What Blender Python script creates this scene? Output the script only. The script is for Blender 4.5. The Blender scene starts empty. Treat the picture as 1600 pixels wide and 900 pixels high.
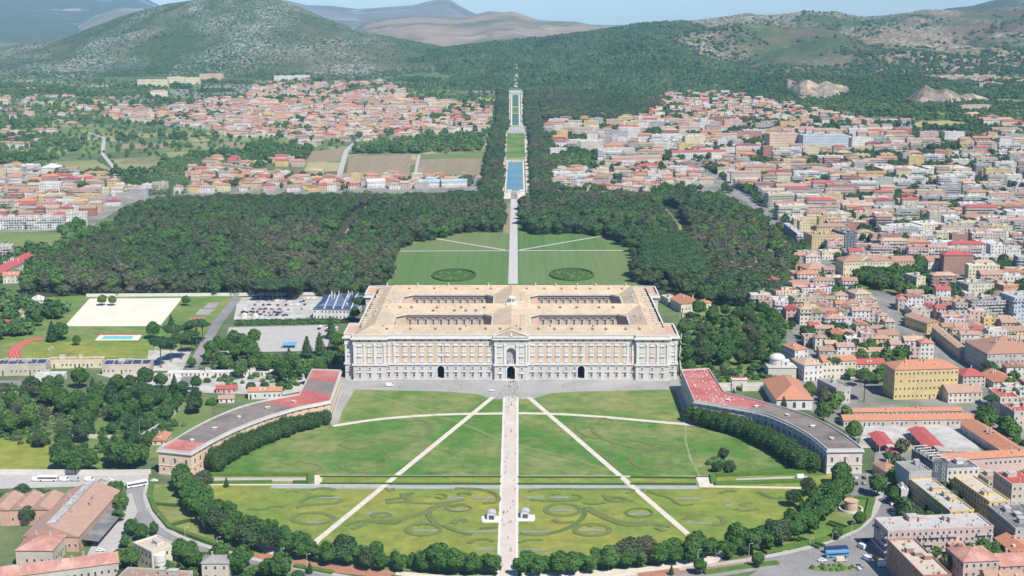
import bpy, bmesh, math, random
from mathutils import Vector, noise
R = math.radians
rnd = random.Random(7)
SC = bpy.context.scene
COL = SC.collection

# ---------------------------------------------------------------- camera
F = 2160.0; W0, H0 = 1600, 900
PITCH = R(11.513); YAW = R(0.225)
CAM = Vector((4.65, -995.7, 272.4))
cam = bpy.data.cameras.new('camera'); cam.lens = F / W0 * 36; cam.sensor_width = 36; cam.sensor_fit = 'HORIZONTAL'
cam.clip_start = 5; cam.clip_end = 90000
camo = bpy.data.objects.new('camera', cam); COL.objects.link(camo)
camo.location = CAM; camo.rotation_euler = (R(90) - PITCH, 0, YAW)
SC.camera = camo
# ---------------------------------------------------------------- sky and sun
SUN_EL, SUN_AZ = R(50), R(34)         # azimuth: to the right of straight behind the camera
sdir = Vector((math.sin(SUN_AZ) * math.cos(SUN_EL), -math.cos(SUN_AZ) * math.cos(SUN_EL), math.sin(SUN_EL)))
sl = bpy.data.lights.new('sun', 'SUN'); sl.energy = 5.0; sl.angle = R(0.53); sl.color = (1, .945, .86)
so = bpy.data.objects.new('sun', sl); COL.objects.link(so)
so.rotation_euler = sdir.to_track_quat('Z', 'Y').to_euler(); so.location = (300, -600, 900)
wd = bpy.data.worlds.new('World'); SC.world = wd; wd.use_nodes = True
wn = wd.node_tree
bg = wn.nodes['Background']; sky = wn.nodes.new('ShaderNodeTexSky'); sky.sky_type = 'NISHITA'
sky.sun_disc = False; sky.sun_elevation = SUN_EL
sky.sun_rotation = math.atan2(sdir.x, sdir.y)
sky.altitude = 270; sky.air_density = 1.0; sky.dust_density = 0.1; sky.ozone_density = 4.0
tint = wn.nodes.new('ShaderNodeMix'); tint.data_type = 'RGBA'; tint.blend_type = 'MULTIPLY'; tint.inputs[0].default_value = 1; tint.inputs[7].default_value = (.66, .87, 1.12, 1)
wn.links.new(sky.outputs[0], tint.inputs[6]); wn.links.new(tint.outputs[2], bg.inputs[0]); bg.inputs[1].default_value = 0.085
SC.view_settings.view_transform = 'Standard'; SC.view_settings.look = 'None'
SC.view_settings.exposure = 0.4; SC.view_settings.gamma = 1
SC.cycles.max_bounces = 5; SC.cycles.diffuse_bounces = 2; SC.cycles.glossy_bounces = 2
SC.cycles.transmission_bounces = 2; SC.cycles.volume_bounces = 1; SC.cycles.transparent_max_bounces = 8

# ---------------------------------------------------------------- photo <-> place
Fw = Vector((-math.sin(YAW) * math.cos(PITCH), math.cos(YAW) * math.cos(PITCH), -math.sin(PITCH)))
Rt = Vector((math.cos(YAW), math.sin(YAW), 0)); Up = Rt.cross(Fw)
Y0, SL = 900.0, 0.016                  # the plain starts to rise north of Y0
def T(y): return SL * (y - Y0) if y > Y0 else 0.0
def ray(px, py): return Fw + Rt * ((px - 800) / F) - Up * ((py - 450) / F)
def G(px, py, z=0.0):
    "ground point under a photo pixel, z metres above the ground"
    d = ray(px, py)
    if d.z < -1e-6:
        t = (z - CAM.z) / d.z; p = CAM + d * t
        if p.y <= Y0: return (p.x, p.y)
    t = (z + SL * (CAM.y - Y0) - CAM.z) / (d.z - SL * d.y); p = CAM + d * t
    return (p.x, p.y)
def HT(px, py, x, y):
    "height above ground of the point above (x,y) seen at photo row py"
    d = ray(px, py); return CAM.z + d.z * ((y - CAM.y) / d.y) - T(y)
def at_y(px, py, y):
    d = ray(px, py); t = (y - CAM.y) / d.y; return CAM + d * t
def PX(x, y, z):
    v = Vector((x, y, z)) - CAM; w = v.dot(Fw)
    return (800 + F * v.dot(Rt) / w, 450 - F * v.dot(Up) / w, w)
def inpoly(x, y, P):
    c = False; n = len(P); j = n - 1
    for i in range(n):
        if (P[i][1] > y) != (P[j][1] > y) and x < (P[j][0] - P[i][0]) * (y - P[i][1]) / (P[j][1] - P[i][1]) + P[i][0]: c = not c
        j = i
    return c
def GP(pts, z=0.0): return [G(a, b, z) for a, b in pts]
def lerp(a, b, t): return a + (b - a) * t
def pl(pts, n):
    "n+1 points evenly along a polyline"
    L = [0]
    for a, b in zip(pts, pts[1:]): L.append(L[-1] + math.dist(a, b))
    out = []; k = 0
    for i in range(n + 1):
        s = L[-1] * i / n
        while k < len(pts) - 2 and L[k + 1] < s: k += 1
        t = (s - L[k]) / max(1e-9, L[k + 1] - L[k])
        out.append(tuple(lerp(p, q, t) for p, q in zip(pts[k], pts[k + 1])))
    return out
def smooth(pts, it=2, closed=False):
    for _ in range(it):
        o = [] if closed else [pts[0]]
        m = len(pts)
        for i in range(m if closed else m - 1):
            a, b = pts[i], pts[(i + 1) % m]
            o += [tuple(lerp(p, q, .25) for p, q in zip(a, b)), tuple(lerp(p, q, .75) for p, q in zip(a, b))]
        if not closed: o.append(pts[-1])
        pts = o
    return pts

# ---------------------------------------------------------------- materials
MATS = {}
def M(name, c1, c2=None, s=1.0, c3=None, s3=None, rough=.85, bump=0.0, rand=0.0, lo=.35, hi=.65, spec=.3, rot=None, aniso=None, metal=0.0, mott=0.0, ms=.3, dry=(.45, .68)):
    """world-space noise between c1 and c2, a coarser noise towards c3, optional per-object value shift"""
    if name in MATS: return MATS[name]
    m = bpy.data.materials.new(name); m.use_nodes = True; nt = m.node_tree; N = nt.nodes; L = nt.links
    b = N['Principled BSDF']; b.inputs['Roughness'].default_value = rough
    b.inputs['Specular IOR Level'].default_value = spec; b.inputs['Metallic'].default_value = metal
    c2 = c2 or tuple(x * .8 for x in c1)
    geo = N.new('ShaderNodeNewGeometry'); vec = geo.outputs['Position']
    if aniso:
        mp = N.new('ShaderNodeMapping'); mp.inputs['Scale'].default_value = aniso
        if rot: mp.inputs['Rotation'].default_value = (0, 0, rot)
        L.new(vec, mp.inputs[0]); vec = mp.outputs[0]
    def nz(scale, det=5):
        n = N.new('ShaderNodeTexNoise'); n.inputs['Scale'].default_value = scale; n.inputs['Detail'].default_value = det
        n.inputs['Roughness'].default_value = .62
        L.new(vec, n.inputs['Vector']); return n.outputs[0]
    def ramp(src, lo, hi):
        r = N.new('ShaderNodeMapRange'); r.inputs[1].default_value = lo; r.inputs[2].default_value = hi; L.new(src, r.inputs[0]); return r.outputs[0]
    def mix(f, a, bb):
        x = N.new('ShaderNodeMix'); x.data_type = 'RGBA'
        if hasattr(f, 'node'): L.new(f, x.inputs[0])
        else: x.inputs[0].default_value = f
        for s_, k in ((a, 6), (bb, 7)):
            if isinstance(s_, tuple): x.inputs[k].default_value = (*s_, 1)
            else: L.new(s_, x.inputs[k])
        return x.outputs[2]
    n1 = nz(s); col = mix(ramp(n1, lo, hi), c1, c2)
    if c3:
        col = mix(ramp(nz(s3 or s * .2), *dry), col, c3)
    if rand:
        oi = N.new('ShaderNodeObjectInfo'); hs = N.new('ShaderNodeHueSaturation')
        r = N.new('ShaderNodeMapRange'); r.inputs[3].default_value = 1 - rand; r.inputs[4].default_value = 1 + rand
        L.new(oi.outputs['Random'], r.inputs[0]); L.new(r.outputs[0], hs.inputs['Value']); L.new(col, hs.inputs['Color'])
        mm = N.new('ShaderNodeMath'); mm.operation = 'MULTIPLY_ADD'; mm.inputs[1].default_value = .05 * (1 if rand < .3 else 1.2); mm.inputs[2].default_value = .475
        L.new(oi.outputs['Random'], mm.inputs[0]); L.new(mm.outputs[0], hs.inputs['Hue'])
        col = hs.outputs[0]
    if mott:
        hs2 = N.new('ShaderNodeHueSaturation'); r4 = N.new('ShaderNodeMapRange'); r4.inputs[1].default_value = .3; r4.inputs[2].default_value = .7; r4.inputs[3].default_value = 1 - mott; r4.inputs[4].default_value = 1 + mott
        q4 = N.new('ShaderNodeTexNoise'); q4.inputs['Scale'].default_value = ms; q4.inputs['Detail'].default_value = 7; q4.inputs['Roughness'].default_value = .75; L.new(geo.outputs['Position'], q4.inputs['Vector'])
        L.new(q4.outputs[0], r4.inputs[0]); L.new(r4.outputs[0], hs2.inputs['Value']); L.new(col, hs2.inputs['Color']); col = hs2.outputs[0]
    L.new(col, b.inputs['Base Color'])
    if bump:
        bp = N.new('ShaderNodeBump'); bp.inputs['Strength'].default_value = bump; bp.inputs['Distance'].default_value = .5
        L.new(n1, bp.inputs['Height']); L.new(bp.outputs[0], b.inputs['Normal'])
    MATS[name] = m; m['cols'] = 1
    return m

# ---------------------------------------------------------------- mesh helpers
class MB:
    def __init__(s): s.v = []; s.f = []; s.m = []
    def quad(s, a, b, c, d, m=0):
        n = len(s.v); s.v += [a, b, c, d]; s.f.append((n, n + 1, n + 2, n + 3)); s.m.append(m)
    def tri(s, a, b, c, m=0):
        n = len(s.v); s.v += [a, b, c]; s.f.append((n, n + 1, n + 2)); s.m.append(m)
    def face(s, pts, m=0):
        n = len(s.v); s.v += list(pts); s.f.append(tuple(range(n, n + len(pts)))); s.m.append(m)
    def box(s, x0, x1, y0, y1, z0, z1, m=0, bottom=False, top=True):
        n = len(s.v)
        s.v += [(x0, y0, z0), (x1, y0, z0), (x1, y1, z0), (x0, y1, z0), (x0, y0, z1), (x1, y0, z1), (x1, y1, z1), (x0, y1, z1)]
        fs = [(0, 1, 5, 4), (1, 2, 6, 5), (2, 3, 7, 6), (3, 0, 4, 7)]
        if top: fs.append((4, 5, 6, 7))
        if bottom: fs.append((3, 2, 1, 0))
        for q in fs: s.f.append(tuple(n + i for i in q)); s.m.append(m)
    def prism(s, P, z0, z1, m=0, mt=None, top=True):
        "P counter-clockwise plan polygon"
        n = len(s.v); k = len(P)
        s.v += [(x, y, z0) for x, y in P] + [(x, y, z1) for x, y in P]
        for i in range(k):
            j = (i + 1) % k; s.f.append((n + i, n + j, n + k + j, n + k + i)); s.m.append(m)
        if top: s.f.append(tuple(n + k + i for i in range(k))); s.m.append(m if mt is None else mt)
    def gable(s, x0, x1, y0, y1, z, h, axis='x', hip=0.0, m=0, o=.5, mg=None):
        x0 -= o; x1 += o; y0 -= o; y1 += o
        n = len(s.v)
        if axis == 'x':
            ym = (y0 + y1) / 2; r = [(x0 + hip, ym, z + h), (x1 - hip, ym, z + h)]
            s.v += [(x0, y0, z), (x1, y0, z), (x1, y1, z), (x0, y1, z)] + r
            fs = [(0, 1, 5, 4), (2, 3, 4, 5), (1, 2, 5), (3, 0, 4), (3, 2, 1, 0)]
        else:
            xm = (x0 + x1) / 2; r = [(xm, y0 + hip, z + h), (xm, y1 - hip, z + h)]
            s.v += [(x0, y0, z), (x1, y0, z), (x1, y1, z), (x0, y1, z)] + r
            fs = [(1, 2, 5, 4), (3, 0, 4, 5), (0, 1, 4), (2, 3, 5), (3, 2, 1, 0)]
        for i, q in enumerate(fs):
            s.f.append(tuple(n + i_ for i_ in q)); s.m.append(mg if (mg is not None and not hip and i in (2, 3)) else m)
    def cyl(s, cx, cy, z0, z1, r0, r1=None, n=12, m=0, cap=True):
        r1 = r0 if r1 is None else r1; k = len(s.v)
        for z, r in ((z0, r0), (z1, r1)):
            s.v += [(cx + r * math.cos(6.2832 * i / n), cy + r * math.sin(6.2832 * i / n), z) for i in range(n)]
        for i in range(n): s.f.append((k + i, k + (i + 1) % n, k + n + (i + 1) % n, k + n + i)); s.m.append(m)
        if cap: s.f.append(tuple(k + n + i for i in range(n))); s.m.append(m)
    def dome(s, cx, cy, z, r, h, n=16, k=5, m=0):
        b = len(s.v)
        for j in range(k):
            a = math.pi / 2 * j / k
            s.v += [(cx + r * math.cos(a) * math.cos(6.2832 * i / n), cy + r * math.cos(a) * math.sin(6.2832 * i / n), z + h * math.sin(a)) for i in range(n)]
        s.v.append((cx, cy, z + h))
        for j in range(k - 1):
            for i in range(n): s.f.append((b + j * n + i, b + j * n + (i + 1) % n, b + (j + 1) * n + (i + 1) % n, b + (j + 1) * n + i)); s.m.append(m)
        for i in range(n): s.f.append((b + (k - 1) * n + i, b + (k - 1) * n + (i + 1) % n, b + k * n)); s.m.append(m)
    def tube(s, p, q, r0, r1, n=6, m=0):
        p, q = Vector(p), Vector(q); d = (q - p).normalized(); a = d.orthogonal().normalized(); b = d.cross(a); k = len(s.v)
        for c, r in ((p, r0), (q, r1)):
            s.v += [tuple(c + a * r * math.cos(6.2832 * i / n) + b * r * math.sin(6.2832 * i / n)) for i in range(n)]
        for i in range(n): s.f.append((k + i, k + (i + 1) % n, k + n + (i + 1) % n, k + n + i)); s.m.append(m)
    def add(s, o, ox, oy, oz, rz=0.0, mmap=None, sc=1.0):
        n = len(s.v); c, q = math.cos(rz) * sc, math.sin(rz) * sc
        s.v += [(ox + x * c - y * q, oy + x * q + y * c, oz + z * sc) for x, y, z in o.v]
        s.f += [tuple(n + i for i in f) for f in o.f]
        s.m += [mmap[i] for i in o.m] if mmap else o.m
    def mesh(s, name, mats):
        me = bpy.data.meshes.new(name); me.from_pydata(s.v, [], s.f)
        for m in (mats if isinstance(mats, (list, tuple)) else [mats]): me.materials.append(m)
        me.polygons.foreach_set('material_index', s.m); me.update(); return me
    def build(s, name, mats, parent=None, loc=None, kind=None, rz=None):
        return link(name, s.mesh(name, mats), parent, loc, kind, rz)
def link(name, me, parent=None, loc=None, kind=None, rz=None):
    o = bpy.data.objects.new(name, me); COL.objects.link(o)
    if parent: o.parent = parent
    if loc is not None: o.location = loc
    if rz: o.rotation_euler.z = rz
    if kind: o['kind'] = kind
    return o
def thing(name, label, cat, loc=(0, 0, 0), rz=0.0, group=None):
    o = bpy.data.objects.new(name, None); COL.objects.link(o); o.location = loc; o.rotation_euler.z = rz
    o.empty_display_size = .1
    return tag(o, label, cat, group)
def tag(o, label, cat, group=None):
    o['label'] = label; o['category'] = cat
    if group: o['group'] = group
    return o
ORD = ['first', 'second', 'third', 'fourth', 'fifth', 'sixth', 'seventh', 'eighth', 'ninth', 'tenth', 'eleventh', 'twelfth', 'thirteenth', 'fourteenth', 'fifteenth', 'sixteenth', 'seventeenth', 'eighteenth', 'nineteenth', 'twentieth', 'twenty-first', 'twenty-second', 'twenty-third', 'twenty-fourth', 'twenty-fifth', 'twenty-sixth', 'twenty-seventh', 'twenty-eighth', 'twenty-ninth', 'thirtieth', 'thirty-first', 'thirty-second', 'thirty-third', 'thirty-fourth', 'thirty-fifth', 'thirty-sixth', 'thirty-seventh', 'thirty-eighth']

def sheet(name, wpts, z, mat, kind='structure', parent=None):
    "flat polygon draped on the ground at height z above it; wpts are place coordinates"
    bm = bmesh.new(); vs = [bm.verts.new((x, y, 0)) for x, y in wpts]
    f = bm.faces.new(vs); f.normal_update()
    if f.normal.z < 0: f.normal_flip()
    if min(p[1] for p in wpts) < Y0 < max(p[1] for p in wpts):
        bmesh.ops.bisect_plane(bm, geom=bm.verts[:] + bm.edges[:] + bm.faces[:], plane_co=(0, Y0, 0), plane_no=(0, 1, 0))
    bmesh.ops.triangulate(bm, faces=bm.faces[:])
    for v in bm.verts: v.co.z = T(v.co.y) + z
    me = bpy.data.meshes.new(name); bm.to_mesh(me); bm.free(); me.materials.append(mat)
    o = link(name, me, parent, None, kind); return o
def psheet(name, pts, z, mat, **k): return sheet(name, GP(pts), z, mat, **k)
def ribbon_pts(wp, w0, w1=None):
    w1 = w0 if w1 is None else w1; n = len(wp); L = []; Rr = []
    for i, p in enumerate(wp):
        a = wp[max(0, i - 1)]; b = wp[min(n - 1, i + 1)]; dx, dy = b[0] - a[0], b[1] - a[1]; l = math.hypot(dx, dy) or 1
        w = lerp(w0, w1, i / (n - 1)) / 2; nx, ny = -dy / l * w, dx / l * w
        L.append((p[0] + nx, p[1] + ny)); Rr.append((p[0] - nx, p[1] - ny))
    return L, Rr
def road(name, pts, w, z, mat, w1=None, sm=0, kind='structure', h=0.0, world=False):
    "strip w metres wide along photo points; h>0 makes it a raised strip"
    wp = pts if world else GP(pts)
    if sm: wp = smooth(wp, sm)
    if min(p[1] for p in wp) < Y0 < max(p[1] for p in wp): wp = pl(wp, 40)
    L, Rr = ribbon_pts(wp, w, w1); b = MB()
    for i in range(len(wp) - 1):
        q = [Rr[i], Rr[i + 1], L[i + 1], L[i]]
        b.face([(x, y, T(y) + z + h) for x, y in q])
        if h:
            for c, d in ((Rr[i], Rr[i + 1]), (L[i + 1], L[i])):
                b.quad((*c, T(c[1]) + z), (*d, T(d[1]) + z), (*d, T(d[1]) + z + h), (*c, T(c[1]) + z + h))
    if h:
        for c, d in ((L[0], Rr[0]), (Rr[-1], L[-1])):
            b.quad((*c, T(c[1]) + z), (*d, T(d[1]) + z), (*d, T(d[1]) + z + h), (*c, T(c[1]) + z + h))
    return b.build(name, mat, kind=kind)
# ================================================================ materials of the place
m_plain = M('plain_green', (.09, .14, .05), (.14, .175, .075), .02, (.07, .11, .04), .006, mott=.3, ms=.05)
m_town = M('town_ground', (.22, .21, .195), (.27, .26, .24), .03, (.12, .15, .08), .02)
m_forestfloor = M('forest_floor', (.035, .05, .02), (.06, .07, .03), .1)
m_lawn = M('lawn_grass', (.085, .175, .028), (.13, .21, .045), .035, (.22, .23, .08), .018, lo=.38, hi=.62, mott=.32, ms=.12, dry=(.42, .6))
m_lawn_y = M('lawn_meadow', (.14, .21, .035), (.2, .24, .042), .04, (.28, .26, .05), .013, lo=.38, hi=.62, mott=.34, ms=.1)
m_lawn_d = M('lawn_dark', (.065, .165, .022), (.1, .19, .035), .035, (.19, .22, .07), .02, lo=.38, hi=.62, mott=.36, ms=.12, dry=(.44, .62))
m_mown = M('mown_grass', (.065, .15, .035), (.11, .19, .05), .22, (.15, .19, .06), .008, aniso=(1, .01, 1), mott=.15)
m_mown2 = M('mown_grass_dry', (.1, .17, .05), (.14, .2, .065), .22, (.18, .19, .08), .008, aniso=(1, .01, 1), mott=.15)
m_cream = M('cream_gravel', (.64, .58, .48), (.54, .48, .4), .2, mott=.12, ms=.5)
m_avenue = M('avenue_gravel', (.55, .47, .395), (.5, .44, .38), .1, (.6, .54, .46), .03, mott=.1, ms=.6)
m_avenue2 = M('grey_avenue_gravel', (.5, .48, .45), (.44, .42, .4), .1, mott=.1, ms=.6)
m_white = M('white_stone', (.66, .635, .59), (.58, .55, .51), .3)
m_piazza = M('piazza_cobble', (.33, .32, .305), (.27, .26, .25), .06, (.37, .36, .34), .02, mott=.12, ms=.4)
m_asph = M('asphalt', (.22, .215, .21), (.29, .28, .27), .05, (.17, .17, .17), .01, mott=.12)
m_pave = M('pavement', (.45, .43, .4), (.38, .36, .34), .2)
m_gutter = M('garden_gutter', (.3, .32, .33), (.36, .38, .38), .2)
m_redstrip = M('red_gravel', (.33, .16, .1), (.4, .2, .13), .2)
m_worn = M('worn_track', (.3, .29, .14), (.17, .22, .07), .15)
m_hedge = M('hedge', (.04, .085, .016), (.065, .12, .025), .5, bump=.6)
m_hedge_l = M('hedge_young', (.1, .18, .03), (.07, .13, .025), .4, bump=.6)
m_scroll = M('parterre_hedge', (.11, .15, .04), (.16, .18, .06), .4, bump=.4)
m_scroll2 = M('parterre_hedge_green', (.085, .14, .03), (.12, .165, .038), .4, bump=.4)
m_pool = M('pond_slab', (.2, .23, .22), (.3, .32, .28), .3, rough=.4)
m_water = M('basin_water', (.1, .22, .27), (.15, .28, .32), .02, rough=.4, spec=.25)
m_water_g = M('basin_water_green', (.06, .13, .09), (.09, .16, .11), .02, rough=.5, spec=.15)
m_swim = M('pool_water', (.16, .48, .47), (.16, .58, .55), .3, rough=.2)
m_sand = M('sand', (.74, .68, .55), (.62, .56, .44), .06, (.7, .63, .5), .03)
m_track = M('running_track', (.5, .1, .06), (.42, .09, .06), .3)
m_brownfield = M('ploughed_soil', (.25, .19, .12), (.3, .23, .15), .2, (.2, .19, .09), .012, aniso=(1, .06, 1))
m_yellowfield = M('stubble', (.4, .34, .17), (.33, .29, .15), .1, (.28, .28, .12), .02)
m_palefield = M('meadow', (.22, .24, .1), (.28, .27, .13), .03, (.17, .2, .07), .01)
m_greenfield = M('crop_green', (.1, .17, .04), (.14, .2, .06), .03, (.2, .23, .08), .01)
m_stone_t = M('terrace_stone', (.4, .39, .37), (.3, .3, .29), .1)
m_court = M('barracks_yard', (.52, .5, .46), (.42, .4, .37), .1, (.33, .32, .28), .05)

# ================================================================ the ground
b = MB()
ys = [-1050, 0, Y0, 2500, 4400, 6500, 21000]
TG = lambda y: T(y) if y < 4500 else (30 if y < 7000 else -10)
for y0, y1 in zip(ys, ys[1:]):
    for x0, x1 in ((-9000, 0), (0, 9000)):
        b.quad((x0, y0, TG(y0)), (x1, y0, TG(y0)), (x1, y1, TG(y1)), (x0, y1, TG(y1)))
b.build('ground', m_plain, kind='structure')

psheet('town_ground', [(1236, 480), (1245, 400), (1165, 312), (850, 300), (842, 186), (1035, 150), (1200, 160), (1330, 182), (1700, 215), (1950, 240), (2050, 1010), (1180, 1010), (1160, 905), (1290, 850), (1360, 790), (1368, 700), (1260, 640), (1238, 560)], .12, m_town)
psheet('town_ground', [(-80, 318), (230, 292), (770, 268), (770, 297), (200, 318), (140, 356), (-80, 372)], .12, m_town)
psheet('town_ground', [(170, 150), (400, 128), (700, 150), (765, 185), (765, 212), (600, 222), (400, 214), (220, 190)], .12, m_town)
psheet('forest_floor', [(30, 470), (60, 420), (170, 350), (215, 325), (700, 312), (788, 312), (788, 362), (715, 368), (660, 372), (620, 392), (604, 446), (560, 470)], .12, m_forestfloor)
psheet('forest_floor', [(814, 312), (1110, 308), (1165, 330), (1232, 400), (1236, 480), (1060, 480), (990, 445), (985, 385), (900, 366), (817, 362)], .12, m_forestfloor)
psheet('palace_garden_ground', [(1060, 470), (1236, 470), (1240, 600), (1062, 600)], .2, m_lawn_d)

# fields of the plain, left of the park
def field(n, pts, m, z=.3): psheet(n, pts, z, m)
field('ploughed_field', [(541, 276), (545, 243), (643, 241), (640, 277)], m_brownfield)
field('ploughed_field', [(649, 274), (655, 243), (756, 238), (750, 273)], m_brownfield)
field('stubble_field', [(473, 269), (482, 254), (533, 254), (528, 268)], m_yellowfield)
field('dry_field', [(478, 253), (483, 237), (536, 232), (531, 252)], m_brownfield)
field('meadow', [(85, 253), (150, 250), (180, 268), (170, 273), (105, 265)], m_palefield)
field('meadow', [(172, 248), (253, 246), (240, 270), (193, 269)], m_palefield)
field('meadow', [(255, 239), (310, 236), (306, 243), (262, 249)], m_palefield)
field('crop_field', [(-30, 361), (105, 364), (98, 385), (60, 394), (-30, 396)], m_greenfield)
field('meadow', [(180, 210), (250, 205), (240, 215), (180, 218)], m_palefield)
field('crop_field', [(345, 212), (388, 207), (390, 214), (350, 218)], m_greenfield)
field('crop_field', [(405, 228), (440, 212), (452, 213), (425, 240), (408, 254), (398, 252)], m_greenfield)
field('meadow', [(408, 254), (430, 229), (440, 230), (420, 255)], m_palefield)
field('orchard_strip', [(560, 243), (640, 238), (640, 241), (560, 244)], m_greenfield, .4)
field('crop_field', [(650, 242), (756, 236), (756, 247), (652, 249)], m_greenfield, .42)
field('meadow', [(700, 218), (757, 214), (752, 228), (705, 226)], m_palefield)
field('crop_field', [(160, 168), (215, 165), (260, 168), (190, 172)], m_greenfield)
field('grass_pitch', [(185, 256), (200, 248), (250, 249), (236, 254)], m_yellowfield)
field('meadow', [(1425, 192), (1475, 188), (1525, 194), (1480, 202), (1430, 198)], m_yellowfield)
field('meadow', [(1430, 203), (1520, 208), (1525, 216), (1450, 222)], m_greenfield)
field('grassy_mound', [(1440, 242), (1485, 232), (1512, 242)], m_palefield)
field('meadow', [(880, 262), (935, 258), (925, 247), (870, 250)], m_greenfield)
for pts, w in (([(532, 279), (531, 272), (541, 236), (560, 218)], 9), ([(172, 284), (184, 270), (160, 240), (163, 216), (130, 205)], 7), ([(-20, 222), (60, 220), (120, 214), (190, 222)], 7),
               ([(0, 150), (60, 163), (150, 170)], 6), ([(648, 276), (655, 242)], 5), ([(60, 302), (130, 278), (170, 272)], 6), ([(300, 236), (350, 248), (420, 232)], 5)):
    road('country_road', pts, w, .5, m_pave)
fr2 = random.Random(12)
for i in range(210):
    px, py = fr2.uniform(-40, 760), 128 + 130 * fr2.random() ** .9
    x, y = G(px, py); w, d, a = fr2.uniform(30, 110), fr2.uniform(40, 160), fr2.choice((0, .12, -.1, .35))
    P = [(x + u * w * math.cos(a) - v * d * math.sin(a), y + u * w * math.sin(a) + v * d * math.cos(a)) for u, v in ((0, 0), (1, fr2.uniform(-.1, .1)), (fr2.uniform(.85, 1.1), 1), (0, fr2.uniform(.9, 1.1)))]
    sheet('field', P, .06 + i * .0012, fr2.choice([m_greenfield, m_palefield, m_palefield, m_greenfield, m_yellowfield, m_brownfield, m_lawn_d, m_greenfield]))
for i in range(34):
    px, py = fr2.uniform(1080, 1640), 128 + 75 * fr2.random(); x, y = G(px, py); w, d = fr2.uniform(40, 120), fr2.uniform(50, 160)
    sheet('field', [(x, y), (x + w, y), (x + w * 1.05, y + d), (x, y + d)], .06 + i * .0012, fr2.choice([m_greenfield, m_palefield, m_yellowfield]))
# town roads
for pts, w in (([(1330, 442), (1280, 400), (1215, 350), (1165, 310), (1020, 215)], 13), ([(1330, 442), (1420, 520), (1500, 585), (1640, 720)], 10), ([(1400, 430), (1640, 470)], 12), ([(1230, 420), (1330, 442), (1400, 470)], 9),
               ([(1180, 330), (1400, 322), (1640, 318)], 12), ([(860, 262), (1030, 255), (1230, 262), (1640, 290)], 10), ([(1280, 700), (1365, 672), (1345, 640), (1260, 590), (1232, 520)], 9), ([(1050, 210), (1400, 200), (1640, 225)], 9)):
    road('town_street', pts, w, .24, m_asph, sm=1)

# ---------------------------------------------------------------- Piazza in front of the palace
psheet('piazza', [(500, 600), (537, 588), (1062, 588), (1076, 598), (1096, 668), (1062, 668), (1040, 612), (930, 612), (838, 624), (762, 624), (660, 614), (552, 612), (533, 668), (505, 668)], .16, m_piazza)
LZ = .2
psheet('lawn', [(555, 609), (690, 612), (745, 616), (770, 624), (788, 624), (788, 648), (700, 649), (600, 655), (528, 663), (536, 640)], LZ, m_lawn)
psheet('lawn', [(1055, 609), (905, 612), (860, 615), (832, 624), (809, 624), (809, 648), (900, 650), (1000, 658), (1068, 664), (1065, 640)], LZ, m_lawn)
psheet('lawn', [(528, 663), (600, 655), (700, 649), (788, 648), (783, 744), (330, 744), (325, 735), (360, 700), (430, 676), (500, 664)], LZ, m_lawn_d)
psheet('lawn', [(1068, 664), (1000, 658), (900, 650), (809, 648), (809, 744), (1272, 744), (1262, 728), (1200, 694), (1120, 670)], LZ, m_lawn_d)
psheet('lawn', [(783, 744), (330, 744), (300, 742), (282, 760), (300, 800), (400, 850), (520, 868), (779, 874)], LZ, m_lawn_y)
psheet('lawn', [(809, 744), (1272, 744), (1310, 742), (1318, 762), (1295, 800), (1200, 848), (1080, 866), (808, 874)], LZ, m_lawn_y)
psheet('verge_lawn', [(282, 757), (238, 757), (233, 775), (243, 800), (265, 828), (325, 850), (420, 874), (500, 886), (779, 897), (779, 868), (520, 866), (400, 850), (300, 800)], LZ - .04, m_lawn)
psheet('verge_lawn', [(1318, 800), (1330, 778), (1364, 780), (1357, 808), (1340, 826), (1290, 845), (1160, 868), (1100, 876), (1000, 886), (808, 897), (808, 868), (1080, 862), (1200, 845), (1295, 800)], LZ - .04, m_lawn)
psheet('mown_lawn', [(622, 394), (604, 444), (797.5, 444), (798, 394)], LZ, m_mown)
psheet('mown_lawn', [(806, 394), (806, 444), (1000, 446), (990, 392)], LZ, m_mown2)
psheet('mown_lawn', [(624, 391), (640, 373), (662, 372), (690, 368), (725, 362), (786, 365), (797, 365), (797, 391)], LZ, m_mown2)
psheet('mown_lawn', [(806, 391), (806, 330), (815, 330), (817, 362), (865, 366), (910, 364), (945, 372), (985, 384), (988, 391)], LZ, m_mown)
psheet('dirt_strip', [(786, 365), (797, 365), (797, 318), (789, 318)], LZ - .02, m_brownfield)
# paths
PZ = .28
def quadpath(n, pts, m, z=PZ): return psheet(n, pts, z, m)
quadpath('central_avenue', [(787.5, 620), (809, 620), (808.3, 760), (807.5, 905), (777.5, 905), (783, 760)], m_avenue)
road('avenue_edging', [(787.6, 622), (783, 760), (777.7, 903)], 1.3, PZ + .05, m_white)
road('avenue_edging', [(808.8, 622), (808.3, 760), (807.4, 903)], 1.3, PZ + .05, m_white)
road('diagonal_path', [(770, 621), (497, 844), (490, 852)], 3.6, PZ - .03, m_cream)
road('diagonal_path', [(826, 621), (1090, 848), (1100, 856)], 3.6, PZ - .03, m_cream)
road('cross_path', [(520, 666), (580, 656.5), (640, 651), (700, 647.5), (788, 646.5)], 4.6, PZ - .06, m_cream, sm=1)
road('cross_path', [(809, 646), (870, 647), (940, 651.5), (1010, 658), (1078, 664)], 4.6, PZ - .06, m_cream, sm=1)
road('cross_path', [(486, 743.5), (783, 743.8)], 1.8, PZ - .05, m_cream)
road('cross_path', [(809, 744.5), (1110, 745)], 2.0, PZ - .02, m_cream)
road('cross_path', [(325, 757.8), (425, 757.8), (600, 758.5)], 2.2, PZ - .05, m_cream)
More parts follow.
